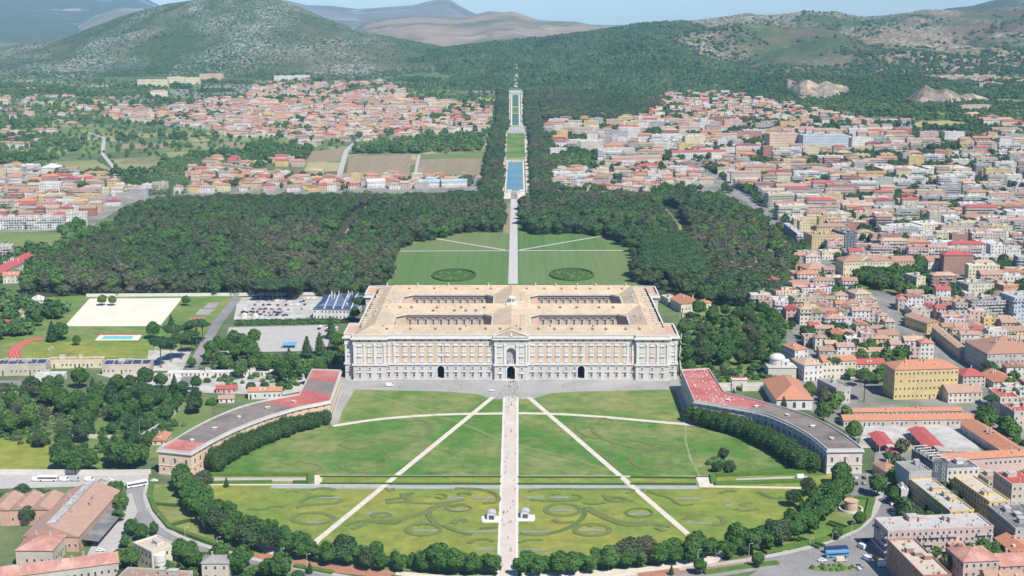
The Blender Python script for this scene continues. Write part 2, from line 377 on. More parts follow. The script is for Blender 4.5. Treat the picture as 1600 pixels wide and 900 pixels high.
road('cross_path', [(1092, 760.5), (1140, 761), (1254, 763)], 3.2, PZ - .05, m_cream)
quadpath('gravel_pad', [(487, 744), (504, 744), (502, 758), (481, 758)], m_cream, PZ - .02)
quadpath('gravel_pad', [(1086, 744.5), (1108, 744.5), (1116, 761), (1094, 761)], m_cream, PZ - .02)
for a, c in (((424, 761), (783, 761.5)), ((808.5, 761), (1091, 762))):
    road('garden_gutter', [a, c], 6.0, PZ - .04, m_gutter)
road('worn_track', [(552, 609.5), (620, 628), (668, 646), (720, 661), (783, 688)], 1.1, PZ - .035, m_worn)
road('worn_track', [(809, 696), (880, 712), (960, 738)], 1.0, PZ - .035, m_worn)
road('worn_track', [(1071, 666), (1071, 690), (1080, 720), (1093, 744)], 1.4, PZ - .035, m_worn)
road('garden_avenue', [(801.6, 444), (802.6, 360), (803.3, 300)], 9.5, PZ, m_avenue2)
quadpath('gravel_pad', [(786, 311), (822, 311), (820, 300), (788, 300)], m_cream)
road('garden_path', [(622, 392.6), (990, 391.4)], 3.6, PZ - .05, m_cream)
road('garden_path', [(662, 370), (790, 391)], 3.0, PZ - .03, m_cream)
road('garden_path', [(940, 369), (812, 391)], 3.0, PZ - .03, m_cream)
road('park_path', [(500, 415), (535, 372), (566, 330), (580, 312)], 4.0, PZ, m_palefield)
road('park_path', [(1072, 420), (1062, 352), (1028, 312)], 4.0, PZ, m_palefield)
road('park_path', [(210, 326), (500, 324), (786, 325)], 5.0, PZ, m_cream)
# the long water axis
for px0, px1, ya, yb in ((785.5, 789.5, 302, 207), (819.5, 826.5, 302, 207)): pass
quadpath('canal_walk', [(782.5, 302), (787.5, 302), (792.3, 207), (788.5, 207)], m_cream)
quadpath('canal_walk', [(822, 302), (827.5, 302), (823.2, 207), (819.8, 207)], m_cream)
quadpath('canal_lawn', [(788.5, 302), (821.5, 302), (819.8, 207), (792.7, 207)], m_palefield, PZ - .1)
quadpath('basin_water', [(790.5, 298), (818, 298), (816.3, 254), (793.3, 254)], m_water, PZ + .25)
for pts in ([(789.6, 299), (792.6, 252.6)], [(819, 299), (817.2, 252.6)], [(789.6, 299.3), (819, 299.3)], [(792.6, 252.3), (817.2, 252.3)]):
    road('basin_edge', pts, 2.0, PZ, m_white, h=.7)
quadpath('canal_lawn', [(791.6, 246), (820, 246), (818.8, 209), (793.4, 209)], m_lawn_d, PZ + .05)
quadpath('fountain_terrace', [(783, 208), (829, 208), (825, 199), (787, 199)], m_stone_t)
quadpath('canal_walk', [(793.6, 198), (796.6, 198), (797.6, 146), (795, 146)], m_cream)
quadpath('canal_walk', [(813.5, 198), (817.8, 198), (816.6, 146), (814, 146)], m_cream)
quadpath('canal_lawn', [(797, 199), (814, 199), (814.3, 146), (797.6, 146)], m_lawn_d, PZ - .1)
quadpath('basin_water', [(800, 195.5), (811, 195.5), (810.7, 178), (800.2, 178)], m_water_g, PZ + .2)
quadpath('basin_water', [(801, 166), (810, 166), (809.7, 149), (801.4, 149)], m_water_g, PZ + .2)
for pts in ([(799, 196), (799.6, 148)], [(812, 196), (811, 148)], [(799, 196.6), (812, 196.6)], [(800, 177.3), (811.4, 177.3)], [(800, 167), (811, 167)], [(800, 148), (811, 148)]):
    road('basin_edge', pts, 3.0, PZ, m_white, h=.7)
quadpath('fountain_terrace', [(791, 147), (820, 147), (818, 141), (794, 141)], m_stone_t)

# ---------------------------------------------------------------- roads round the square
road('ring_road', [(180, 752), (214, 752), (210, 775), (222, 803), (250, 836), (300, 856), (400, 876), (520, 905), (560, 915)], 10, .2, m_asph, sm=2)
road('ring_road', [(1400, 740), (1388, 775), (1376, 806), (1345, 838), (1290, 860), (1190, 884), (1000, 912)], 11, .2, m_asph, sm=2)
road('pavement', [(232, 757), (226, 776), (238, 803), (262, 832), (325, 856), (420, 880)], 3.2, .2, m_pave, sm=2, h=.12)
road('pavement', [(1376, 770), (1368, 800), (1345, 826), (1290, 850), (1190, 873), (1060, 890)], 3.4, .2, m_pave, sm=2, h=.12)
road('pavement', [(430, 882), (560, 905), (620, 915)], 3, .2, m_pave, h=.12)
psheet('road_junction', [(1150, 915), (1200, 880), (1290, 862), (1360, 830), (1400, 850), (1480, 880), (1500, 915)], .21, m_asph)
psheet('station_square', [(-30, 738), (232, 740), (232, 758), (-30, 765)], .22, m_pave)
psheet('piazza_parking', [(1298, 742), (1420, 738), (1410, 775), (1330, 775)], .22, m_asph)
psheet('red_gravel_strip', [(395, 866), (420, 866), (520, 880), (620, 893), (615, 905), (500, 893), (400, 874)], .24, m_redstrip)
psheet('red_gravel_strip', [(995, 896), (1090, 884), (1190, 868), (1190, 874), (1100, 892), (1000, 905)], .24, m_redstrip)
psheet('gravel_walk', [(400, 852), (420, 848), (470, 880), (700, 900), (770, 900), (770, 908), (600, 904), (440, 884)], .22, m_cream)
psheet('gravel_walk', [(815, 908), (815, 896), (1000, 888), (1110, 868), (1135, 864), (1120, 880), (1000, 900)], .22, m_cream)
psheet('yard', [(100, 900), (130, 880), (175, 790), (205, 770), (215, 800), (190, 850), (150, 905)], .22, m_pave)
psheet('field_grass', [(-30, 685), (75, 685), (78, 738), (-30, 740)], .22, m_lawn_y)
psheet('field_grass', [(-30, 640), (330, 620), (330, 700), (80, 745), (-30, 690)], .16, m_greenfield)

# ---------------------------------------------------------------- sports ground and car parks left of the palace
psheet('sports_grass', [(-30, 470), (130, 462), (372, 462), (352, 480), (280, 575), (-30, 575)], .2, m_lawn)
psheet('sand_pitch', [(101, 510), (140, 467), (285, 466), (250, 510)], .28, m_sand)
psheet('swimming_pool', [(158, 530.5), (163, 525.8), (209, 525.8), (205, 530.5)], .5, m_swim)
psheet('pool_deck', [(148, 532.5), (156, 524), (222, 524), (216, 532.5)], .34, m_sand)
psheet('ball_court', [(318, 482), (325, 474), (343, 474), (336, 482)], .3, m_piazza)
psheet('ball_court', [(305, 492), (312, 483.5), (335, 483.5), (327, 492)], .3, m_piazza)
psheet('ball_court', [(290, 508), (300, 496), (322, 496), (312, 508)], .3, m_redstrip)
road('running_track', [(68, 529), (45, 532), (27, 542), (20, 552), (25, 560)], 9.5, .3, m_track, sm=2)
for k in (-2.4, 0, 2.4):
    wp = smooth(GP([(68, 529), (45, 532), (27, 542), (20, 552), (25, 560)]), 2)
    L_, _ = ribbon_pts(wp, abs(k) * 2 + .01)
    road('lane_line', L_ if k >= 0 else _, .22, .36, m_white, world=True)
psheet('athletics_field', [(40, 535), (275, 535), (262, 559), (35, 559)], .26, m_lawn_y)
psheet('car_park', [(372, 465), (560, 462), (545, 500), (365, 500)], .26, m_court)
psheet('lower_car_park', [(358, 512), (520, 508), (510, 548), (345, 552)], .26, m_pave)
road('park_road', [(372, 464), (340, 505), (300, 575), (285, 610)], 9, .3, m_asph)
psheet('wide_yard', [(150, 585), (520, 578), (500, 606), (440, 618), (250, 612)], .22, m_court)
psheet('car_park', [(-30, 596), (40, 594), (20, 620), (-30, 636)], .24, m_asph)
psheet('pine_yard', [(232, 548), (300, 548), (285, 580), (228, 580)], .3, m_court)
psheet('barracks_yard', [(1340, 700), (1352, 664), (1502, 664), (1535, 708)], .26, m_court)
psheet('square_garden', [(1328, 434), (1440, 432), (1452, 452), (1345, 456)], .3, m_lawn_d)

# ================================================================ hills
def interp(P, x):
    if x <= P[0][0]: return P[0][1]
    for a, b_ in zip(P, P[1:]):
        if x <= b_[0]: return lerp(a[1], b_[1], (x - a[0]) / (b_[0] - a[0]))
    return P[-1][1]
def hill(name, crest, base, ycrest, mat, step=5, rows=26, amp=10, fr=.004, shape=1.0, jag=0.0, back=1400, seed=0, label=None, ybase=None):
    x0, x1 = crest[0][0], crest[-1][0]; n = int((x1 - x0) / step); V = []; Fc = []; Gd = []
    nb = 5
    for i in range(n + 1):
        px = x0 + (x1 - x0) * i / n
        cy = interp(crest, px); by = interp(base, px)
        yc = ycrest(px) if callable(ycrest) else ycrest
        c = at_y(px, cy, yc)
        if ybase: p = at_y(px, by, ybase); bx, by_ = p.x, ybase
        else: bx, by_ = G(px, by)
        col = []
        for j in range(rows + 1):
            t = j / rows
            x = lerp(bx, c.x, t); y = lerp(by_, yc, t); zb = T(by_) - 6 if not ybase else -15
            z = lerp(zb, c.z, t ** shape)
            q = Vector((x * fr, y * fr, seed))
            a = noise.fractal(q, .9, 2.1, 6) * amp * min(1, 3 * t) * (1 if j < rows * .9 else (.45 if j < rows else .15))
            rg = (1 - abs(noise.noise(Vector((x * fr * .7, y * fr * .25, seed + 9))) * 2)) * amp * .9 * math.sin(math.pi * t)
            z += a + rg - amp * .4 * math.sin(math.pi * t)
            V.append((x, y, z)); col.append((x, y, z))
        dx, dy = (c.x - CAM.x), (yc - CAM.y)
        for j in range(1, nb + 1):
            t = j / nb; k = 1 + back * t / dy
            V.append((CAM.x + dx * k, CAM.y + dy * k, lerp(V[-1 if j == 1 else -1][2], (T(yc) - 40 if not ybase else -20), t * t * .9 + .1 * t)))
        Gd.append(col)
    m = rows + 1 + nb
    for i in range(n):
        for j in range(m - 1):
            a = i * m + j; Fc.append((a, a + m, a + m + 1, a + 1))
    me = bpy.data.meshes.new(name); me.from_pydata(V, [], Fc); me.materials.append(mat)
    me.polygons.foreach_set('use_smooth', [True] * len(Fc)); me.update()
    link(name, me, kind='structure')
    return Gd
def sample(Gd, u, v):
    i = u * (len(Gd) - 1); j = v * (len(Gd[0]) - 1); i0 = min(int(i), len(Gd) - 2); j0 = min(int(j), len(Gd[0]) - 2); a, b_ = i - i0, j - j0
    f = lambda k: lerp(lerp(Gd[i0][j0][k], Gd[i0 + 1][j0][k], a), lerp(Gd[i0][j0 + 1][k], Gd[i0 + 1][j0 + 1][k], a), b_)
    return (f(0), f(1), f(2))

def rockmat(name, green, green2, rock, s_patch, s_fine, amount, an=(1, 1, 1), brown=None, rot=0):
    m = bpy.data.materials.new(name); m.use_nodes = True; N = m.node_tree.nodes; L = m.node_tree.links; b = N['Principled BSDF']
    b.inputs['Roughness'].default_value = .95; b.inputs['Specular IOR Level'].default_value = .1
    geo = N.new('ShaderNodeNewGeometry'); mp = N.new('ShaderNodeMapping'); mp.inputs['Scale'].default_value = an; mp.inputs['Rotation'].default_value = (0, 0, rot); L.new(geo.outputs['Position'], mp.inputs[0])
    def nz(s, d=6, rg=.65):
        n = N.new('ShaderNodeTexNoise'); n.inputs['Scale'].default_value = s; n.inputs['Detail'].default_value = d; n.inputs['Roughness'].default_value = rg; L.new(mp.outputs[0], n.inputs[0]); return n.outputs[0]
    def mr(x, a, c):
        r = N.new('ShaderNodeMapRange'); r.inputs[1].default_value = a; r.inputs[2].default_value = c; L.new(x, r.inputs[0]); return r.outputs[0]
    def mix(f, a, c):
        x = N.new('ShaderNodeMix'); x.data_type = 'RGBA'; L.new(f, x.inputs[0])
        for s_, k in ((a, 6), (c, 7)):
            if isinstance(s_, tuple): x.inputs[k].default_value = (*s_, 1)
            else: L.new(s_, x.inputs[k])
        return x.outputs[2]
    def mul(a, c):
        x = N.new('ShaderNodeMath'); x.operation = 'MULTIPLY'; L.new(a, x.inputs[0]); L.new(c, x.inputs[1]); return x.outputs[0]
    g = mix(mr(nz(s_fine * .6), .35, .65), green, green2)
    if brown: g = mix(mr(nz(s_patch * .7, 4), .48, .6), g, brown)
    fine = nz(s_fine, 4, .75)
    f = mul(mr(nz(s_patch, 5), .62 - amount, .72 - amount * .7), mr(fine, .49, .56))
    L.new(mix(f, g, rock), b.inputs['Base Color'])
    bp = N.new('ShaderNodeBump'); bp.inputs['Strength'].default_value = .7; bp.inputs['Distance'].default_value = 6; L.new(fine, bp.inputs['Height']); L.new(bp.outputs[0], b.inputs['Normal'])
    MATS[name] = m; return m
m_cone = rockmat('scrub_hill', (.035, .075, .028), (.065, .105, .038), (.34, .33, .3), .0028, .12, .165, (1, .35, 1), brown=(.1, .115, .055))
m_fhill = rockmat('wooded_hill', (.03, .06, .02), (.05, .085, .03), (.2, .2, .14), .003, .02, .0)
m_rhill = rockmat('rocky_hill', (.045, .08, .03), (.085, .115, .05), (.4, .34, .25), .0024, .08, .185, (.6, .5, 2.5), brown=(.15, .12, .075))
m_brown = rockmat('bare_hill', (.24, .19, .13), (.3, .24, .17), (.36, .3, .24), .002, .01, .1, brown=(.12, .13, .07))
m_mtn = rockmat('far_mountain', (.16, .16, .12), (.2, .18, .15), (.4, .36, .33), .0012, .004, .1, brown=(.1, .12, .07))
m_bluem = rockmat('wooded_mountain', (.05, .08, .04), (.08, .1, .05), (.45, .43, .4), .001, .006, .06)
m_quarry = rockmat('quarry_rock', (.36, .29, .2), (.46, .38, .27), (.2, .18, .16), .014, .035, .3, (1, 1, .5), brown=(.12, .1, .08))  # dark grey and brown patches put the rock's shadows into its colour

hill('far_mountain', [(-60, -60), (0, -40), (90, -20), (165, -6), (205, -12), (228, -2), (252, 10), (300, 30), (340, 60)], [(-60, 95), (340, 95)], 17000, m_bluem, rows=16, amp=45, fr=.0007, back=3000, seed=3, ybase=8200)
hill('far_foothill', [(80, 70), (120, 42), (150, 24), (190, 12), (225, 14), (260, 24), (340, 60)], [(80, 100), (340, 100)], 10500, m_mtn, rows=14, amp=25, fr=.001, back=2000, seed=5, ybase=7800)
hill('far_mountain', [(400, 30), (437, -2), (480, 8), (520, 9), (560, 14), (590, 12), (615, 10), (645, 8), (672, 1), (692, -2), (705, 0), (718, 9), (745, 22), (765, 17), (785, 19), (830, 30), (880, 50)], [(400, 80), (880, 80)], 15500, m_mtn, step=4, rows=16, amp=22, fr=.0012, back=3000, seed=7, ybase=9000)
hill('far_mountain', [(440, 10), (480, 30), (540, 36), (600, 44), (660, 60)], [(440, 90), (660, 90)], 12500, m_mtn, rows=12, amp=20, fr=.001, back=2000, seed=17, ybase=9000)
hill('bare_hill', [(540, 52), (570, 36), (610, 30), (650, 27), (700, 28), (740, 26), (770, 21), (800, 18), (815, 22), (840, 31), (862, 33), (900, 34), (925, 39), (960, 42), (1000, 42), (1040, 60)], [(540, 92), (1040, 92)], 9500, m_brown, rows=18, amp=14, fr=.002, back=2000, seed=8, ybase=6400)
hill('far_mountain', [(1380, 40), (1455, 20), (1480, 13), (1520, 9), (1545, 2), (1570, -3), (1600, -2), (1660, -20)], [(1380, 70), (1660, 70)], 10500, m_bluem, rows=12, amp=16, fr=.002, back=2000, seed=9, ybase=7400)
H_CONE = hill('scrub_hill', [(-80, 100), (0, 76), (40, 68), (70, 67), (110, 56), (150, 41), (190, 25), (230, 13), (262, 5), (300, 0), (340, -6), (400, -8), (435, -1), (470, 12), (510, 29), (560, 47), (620, 60), (680, 71), (720, 84), (760, 110)],
     [(-80, 150), (0, 130), (100, 124), (215, 122), (330, 120), (400, 126), (500, 128), (580, 126), (640, 118), (760, 128)], 5300, m_cone, step=4, rows=50, amp=26, fr=.003, shape=1.05, seed=1)
H_FOR = hill('wooded_hill', [(560, 122), (600, 106), (640, 90), (680, 76), (720, 69), (760, 66), (800, 66), (840, 63), (870, 57), (900, 50), (950, 43), (1000, 38), (1040, 34), (1070, 34), (1100, 42), (1130, 60), (1170, 80), (1215, 98), (1262, 120)],
     [(560, 136), (640, 138), (740, 142), (790, 139), (820, 139), (860, 150), (1035, 152), (1100, 140), (1262, 134)], lambda px: 4900 + max(0, px - 700) * 2.2, m_fhill, step=4, rows=44, amp=32, fr=.0022, shape=1.15, seed=2)
H_ROCK = hill('rocky_hill', [(1010, 60), (1060, 36), (1110, 29), (1160, 25), (1200, 25), (1230, 22), (1260, 19), (1300, 19), (1330, 25), (1350, 27), (1400, 24), (1450, 20), (1500, 18), (1550, 14), (1600, 11), (1680, 2)],
     [(1010, 140), (1100, 136), (1200, 128), (1300, 124), (1440, 120), (1600, 122), (1680, 124)], 6900, m_rhill, step=4, rows=60, amp=85, fr=.0018, shape=1.15, seed=4)
H_QUA = hill('quarry_hill', [(1140, 142), (1190, 122), (1240, 112), (1300, 115), (1340, 119), (1390, 116), (1430, 116), (1470, 122), (1510, 134), (1560, 150)],
     [(1160, 156), (1240, 157), (1330, 166), (1430, 164), (1540, 156)], 3080, m_fhill, step=4, rows=20, amp=5, fr=.01, seed=6, back=500)
# quarried rock faces
def face_patch(name, crest, base, yc, mat, seed):
    hill(name, crest, base, lambda px: G(px, interp(base, px))[1] + yc, mat, step=1.5, rows=22, amp=13, fr=.016, shape=.75, back=60, seed=seed)
face_patch('quarry_face', [(1196, 138), (1208, 128), (1230, 123), (1246, 128), (1262, 124), (1278, 133), (1292, 127), (1310, 135), (1322, 133), (1336, 152)], [(1196, 140), (1228, 150), (1250, 156), (1300, 158), (1332, 155)], 90, m_quarry, 11)
face_patch('quarry_face', [(1396, 163), (1422, 150), (1446, 132), (1462, 141), (1478, 138), (1500, 148), (1520, 146), (1545, 156)], [(1402, 165), (1440, 167), (1480, 166), (1545, 158)], 110, m_quarry, 12)
# the cascade running down the wooded hill
def on_hill(px, py, lift=3):
    best = None
    for t in range(0, 900):
        p = CAM + ray(px, py) * (3500 + t * 4)
        i = min(range(len(H_FOR)), key=lambda i_: abs(H_FOR[i_][0][0] + (H_FOR[i_][-1][0] - H_FOR[i_][0][0]) * 0 - p.x)) if False else None
        h = hill_z(p.x, p.y)
        if h is not None and p.z <= h + 1: return (p.x, p.y, h + lift)
    return None
def hill_z(x, y):
    # columns of H_FOR fan out from the camera: find the column from the bearing, the row from the distance
    px = 800 + F * 1.0 * (((x - CAM.x) * math.cos(YAW) + (y - CAM.y) * math.sin(YAW)) / max(1, (Vector((x, y, 100)) - CAM).dot(Fw)))
    u = (px - 560) / (1262 - 560)
    if not 0 <= u <= 1: return None
    c = H_FOR[int(u * (len(H_FOR) - 1))]
    v = (y - c[0][1]) / (c[-1][1] - c[0][1])
    if not 0 <= v <= 1: return None
    return sample(H_FOR, u, v)[2]
# ================================================================ the royal palace
m_stone = M('pale_stone', (.62, .59, .53), (.54, .51, .46), .35, (.47, .44, .4), .06, bump=.1)
m_stone2 = M('grey_stone', (.56, .545, .51), (.48, .47, .44), .4, (.42, .41, .39), .08, bump=.1)
m_brick = M('salmon_brick', (.53, .39, .29), (.57, .44, .33), .4, (.49, .36, .27), .07)
m_roofp = M('sandy_tiles', (.54, .42, .28), (.43, .33, .225), .3, (.58, .46, .33), .04, bump=.5, mott=.16, ms=.7)
m_roofd = M('worn_tiles', (.47, .37, .26), (.38, .3, .21), .5, (.53, .43, .31), .06, bump=.4, mott=.2, ms=.8)
m_glass = M('window_glass', (.05, .06, .075), (.09, .1, .11), 1.0, rough=.2, spec=.5)
m_shut = M('grey_shutter', (.38, .4, .41), (.3, .32, .33), 1.0)
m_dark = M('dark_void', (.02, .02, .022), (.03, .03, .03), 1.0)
m_redroof = M('red_membrane', (.44, .12, .1), (.36, .1, .09), .12, (.48, .22, .19), .04, mott=.22, ms=.5)
m_bitumen = M('brown_bitumen', (.19, .16, .14), (.25, .21, .18), .12, (.13, .11, .1), .04, mott=.2, ms=.5)
m_pink = M('peach_plaster', (.66, .47, .32), (.6, .41, .28), .15, (.7, .54, .4), .05)
m_pinkw = M('pale_pink_plaster', (.6, .52, .47), (.52, .45, .41), .15, (.64, .58, .54), .05)
m_terr = M('terracotta_floor', (.5, .3, .22), (.56, .36, .27), .3)

PAL = thing('royal_palace', 'vast sand-roofed royal palace with salmon brick facade and four courtyards', 'palace', (0, 0, 0))
ZE = 32.6
XB = 116.0
ranges_ew = [(0, 27), (76, 104), (152, 181)]
gaps = [(27, 76), (104, 152)]
cols_ns = [(-XB, -91.5), (-14.3, 14.3), (91.5, XB)]
portals = [-52.2, 0, 52.2]
PW, PH = 2.6, 10.6
def arch_front(b, cx, w, z0, zs, y, x0, x1, ztop, m=0, n=10):
    "wall face at y from x0..x1, z0..ztop with an arched hole"
    b.quad((x0, y, z0), (cx - w, y, z0), (cx - w, y, ztop), (x0, y, ztop), m)
    b.quad((cx + w, y, z0), (x1, y, z0), (x1, y, ztop), (cx + w, y, ztop), m)
    pr = None
    for i in range(n + 1):
        a = math.pi * i / n; p = (cx - w * math.cos(a), zs + w * math.sin(a))
        if pr: b.quad((pr[0], y, pr[1]), (p[0], y, p[1]), (p[0], y, ztop), (pr[0], y, ztop), m)
        pr = p
def arch_tunnel(b, cx, w, z0, zs, y0, y1, m=0, n=10, back=None):
    b.quad((cx - w, y0, z0), (cx - w, y1, z0), (cx - w, y1, zs), (cx - w, y0, zs), m)
    b.quad((cx + w, y1, z0), (cx + w, y0, z0), (cx + w, y0, zs), (cx + w, y1, zs), m)
    pr = None; ring = [(cx - w, y1, z0)]
    for i in range(n + 1):
        a = math.pi * i / n; p = (cx - w * math.cos(a), zs + w * math.sin(a)); ring.append((p[0], y1, p[1]))
        if pr: b.quad((pr[0], y0, pr[1]), (pr[0], y1, pr[1]), (p[0], y1, p[1]), (p[0], y0, p[1]), m)
        pr = p
    ring.append((cx + w, y1, z0)); b.face(ring, m if back is None else back)
# lower storeys: grey stone
b = MB()
def ring_walls(b, z0, z1, holes, m=0):
    # front wall with the portals
    xs = [-92.5] + [p for p in portals] + [92.5]
    yf = 0
    if holes:
        e = [-92.5, -26, -12.2]; arch_front(b, portals[0], PW, z0, PH - PW, yf, -92.5, -12.2, z1, m); arch_front(b, portals[2], PW, z0, PH - PW, yf, 12.2, 92.5, z1, m)
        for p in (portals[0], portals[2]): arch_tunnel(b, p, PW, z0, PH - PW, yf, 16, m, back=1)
    else:
        b.quad((-92.5, yf, z0), (92.5, yf, z0), (92.5, yf, z1), (-92.5, yf, z1), m)
    b.quad((92.5, yf, z0), (XB, yf, z0), (XB, yf, z1), (92.5, yf, z1), m); b.quad((-XB, yf, z0), (-92.5, yf, z0), (-92.5, yf, z1), (-XB, yf, z1), m)
    b.quad((XB, 0, z0), (XB, 181, z0), (XB, 181, z1), (XB, 0, z1), m); b.quad((-XB, 181, z0), (-XB, 0, z0), (-XB, 0, z1), (-XB, 181, z1), m)
    b.quad((XB, 181, z0), (-XB, 181, z0), (-XB, 181, z1), (XB, 181, z1), m)
    for (ya, yb) in gaps:
        for (xa, xb) in ((-91.5, -14.3), (14.3, 91.5)):
            c = 7
            P = [(xa + c, ya), (xb - c, ya), (xb, ya + c), (xb, yb - c), (xb - c, yb), (xa + c, yb), (xa, yb - c), (xa, ya + c)]
            for i in range(8):
                p, q = P[i], P[(i + 1) % 8]
                b.quad((*q, z0), (*p, z0), (*p, z1), (*q, z1), m)
ring_walls(b, 0, 12.0, True)
b.build('lower_wall', [m_stone2, m_dark], PAL)
b = MB(); ring_walls(b, 12.0, ZE, False); b.build('upper_wall', m_brick, PAL)
# courtyards: paving
for (ya, yb) in gaps:
    for (xa, xb) in ((-91.5, -14.3), (14.3, 91.5)): b = MB(); b.box(xa, xb, ya, yb, .0, .3); b.build('courtyard_paving', m_piazza, PAL)
# projecting pavilions
def pavil(x0, x1, y0, y1):
    b = MB(); b.box(x0, x1, y0, y1, 0, 12, 0, top=False); b.box(x0, x1, y0, y1, 12, ZE, 1, top=True)
    return b.build('pavilion', [m_stone2, m_stone], PAL)
for s in (-1, 1):
    x0, x1 = sorted((s * 92.5, s * 117)); pavil(x0, x1, -2.6, 0)
    x0, x1 = sorted((s * 116, s * 123.5)); pavil(x0, x1, 1.6, 36); pavil(x0, x1, 147, 180)
    for ya, yb in ((1.6, 36), (147, 180)):
        b = MB(); b.box(min(x0, x1), max(x0, x1), ya, yb, ZE + .02, ZE + .5, 0); b.build('roof_terrace', m_terr, PAL)
# central block with the great arch and niche
b = MB(); yc = -2.8
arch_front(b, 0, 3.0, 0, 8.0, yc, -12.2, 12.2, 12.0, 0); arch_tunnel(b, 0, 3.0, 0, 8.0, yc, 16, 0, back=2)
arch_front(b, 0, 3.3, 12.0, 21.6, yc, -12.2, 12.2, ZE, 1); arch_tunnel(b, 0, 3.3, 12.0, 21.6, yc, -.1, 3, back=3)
b.quad((-3.3, yc, 12), (3.3, yc, 12), (3.3, -.1, 12), (-3.3, -.1, 12), 1)
for s in (-1, 1):
    x = s * 12.2
    for z0, z1, m in ((0, 12, 0), (12, ZE, 1)):
        q = [(x, yc, z0), (x, 0, z0), (x, 0, z1), (x, yc, z1)]
        b.face(q if s > 0 else q[::-1], m)
b.quad((-12.2, yc, ZE), (12.2, yc, ZE), (12.2, 0, ZE), (-12.2, 0, ZE), 1)
b.build('central_block', [m_stone2, m_stone, m_dark, m_shut], PAL)
b = MB()
for x in (-1.5, 0, 1.5):
    b.cyl(x, -1.4, 12, 12.9, .7, n=8); b.cyl(x, -1.4, 12.9, 15.6 + (.8 if x == 0 else 0), .5, .3, n=8); b.dome(x, -1.4, 15.6 + (.8 if x == 0 else 0), .36, .6, n=8, k=3)
b.build('niche_statue', m_white, PAL)
b = MB(); b.gable(-12.4, 12.4, -3.6, 8, 33.6, 4.6, 'y', m=0, o=.6); b.build('pediment_roof', m_roofd, PAL)
b = MB()
for s in (-1, 1):
    b.face([(-13.2 * 1, -4.32, 33.5), (13.2, -4.32, 33.5), (13.2, -4.32, 34.2), (-13.2, -4.32, 34.2)]) if s > 0 else None
    p = [(s * 13.4, 33.7), (0, 38.6), (0, 39.4), (s * 13.4, 34.5)]
    f1 = [(x, -4.6, z) for x, z in p]; f2 = [(x, -3.9, z) for x, z in p]
    b.face(f1 if s > 0 else f1[::-1])
    for i in range(4):
        j = (i + 1) % 4; b.face([f1[i], f1[j], f2[j], f2[i]])
b.box(-13.4, 13.4, -4.6, -4.0, 33.1, 33.7)
b.cyl(0, -4.3, 34.3, 36.4, .9, .5, n=8)
b.build('pediment', m_white, PAL)
# string course, entablature, cornice, parapet following the outline
def outline(o):
    return [(-123.5 - o, 180 + o), (-123.5 - o, 147 - o), (-116 - o, 147 - o), (-116 - o, 36 + o), (-123.5 - o, 36 + o), (-123.5 - o, 1.6 - o), (-117 - o, 1.6 - o), (-117 - o, -2.6 - o), (-92.5 + o, -2.6 - o), (-92.5 + o, -o),
            (-12.2 - o, -o), (-12.2 - o, yc - o), (12.2 + o, yc - o), (12.2 + o, -o), (92.5 - o, -o), (92.5 - o, -2.6 - o), (117 + o, -2.6 - o), (117 + o, 1.6 - o), (123.5 + o, 1.6 - o), (123.5 + o, 36 + o), (116 + o, 36 + o), (116 + o, 147 - o), (123.5 + o, 147 - o), (123.5 + o, 180 + o), (116, 181 + o), (-116, 181 + o)]
def band(name, o, z0, z1, mat, inner=.0):
    b = MB(); A = outline(o); Bp = outline(inner); n = len(A)
    for i in range(n):
        j = (i + 1) % n
        b.quad((*A[i], z0), (*A[j], z0), (*A[j], z1), (*A[i], z1))
        b.quad((*A[i], z1), (*A[j], z1), (*Bp[j], z1), (*Bp[i], z1)); b.quad((*Bp[i], z0), (*Bp[j], z0), (*A[j], z0), (*A[i], z0))
        if inner < 0: b.quad((*Bp[j], z0), (*Bp[i], z0), (*Bp[i], z1), (*Bp[j], z1))
    return b.build(name, mat, PAL)
band('plinth', .35, 0, 1.1, m_stone)
band('string_course', .9, 11.3, 12.5, m_white)
band('frieze_band', .25, 28.0, 31.3, m_stone2)
band('cornice', 1.7, 31.3, 32.4, m_white)
band('parapet', .5, 32.4, 34.3, m_stone, inner=-.1)
band('parapet_coping', .75, 34.3, 34.7, m_white, inner=-.35)
# roofs
def rf(name, x0, x1, y0, y1, z, h, ax, hip=0, m=None):
    b = MB(); b.gable(x0, x1, y0, y1, z, h, ax, hip, 0, .3); return b.build(name, m or m_roofp, PAL)
rf('roof_range', -XB, XB, 1, 27, 33.3, 5.4, 'x', 13, m_roofd)
rf('roof_range', -XB + 3, XB - 3, 76, 104, 33.31, 5.3, 'x', 13)
rf('roof_range', -XB + 3, XB - 3, 152, 181, 33.28, 5.0, 'x', 13)
rf('roof_range', -XB + 2, -91.3, 14, 168, 33.33, 4.9, 'y', 3)
rf('roof_range', 91.3, XB - 2, 14, 168, 33.33, 4.9, 'y', 3)
rf('roof_range', -14.5, 14.5, 13, 168, 33.36, 5.35, 'y', 3)
b = MB()
for (ya, yb) in gaps:
    for (xa, xb) in ((-91.5, -14.3), (14.3, 91.5)):
        c = 7.4
        for (px_, py_, sx, sy) in ((xa, ya, 1, 1), (xb, ya, -1, 1), (xb, yb, -1, -1), (xa, yb, 1, -1)):
            P = [(px_, py_), (px_ + sx * c, py_), (px_, py_ + sy * c)]
            if sx * sy < 0: P = [P[0], P[2], P[1]]
            b = MB(); b.prism(P, 33.0, 33.42); b.build('corner_roof', m_roofd, PAL)

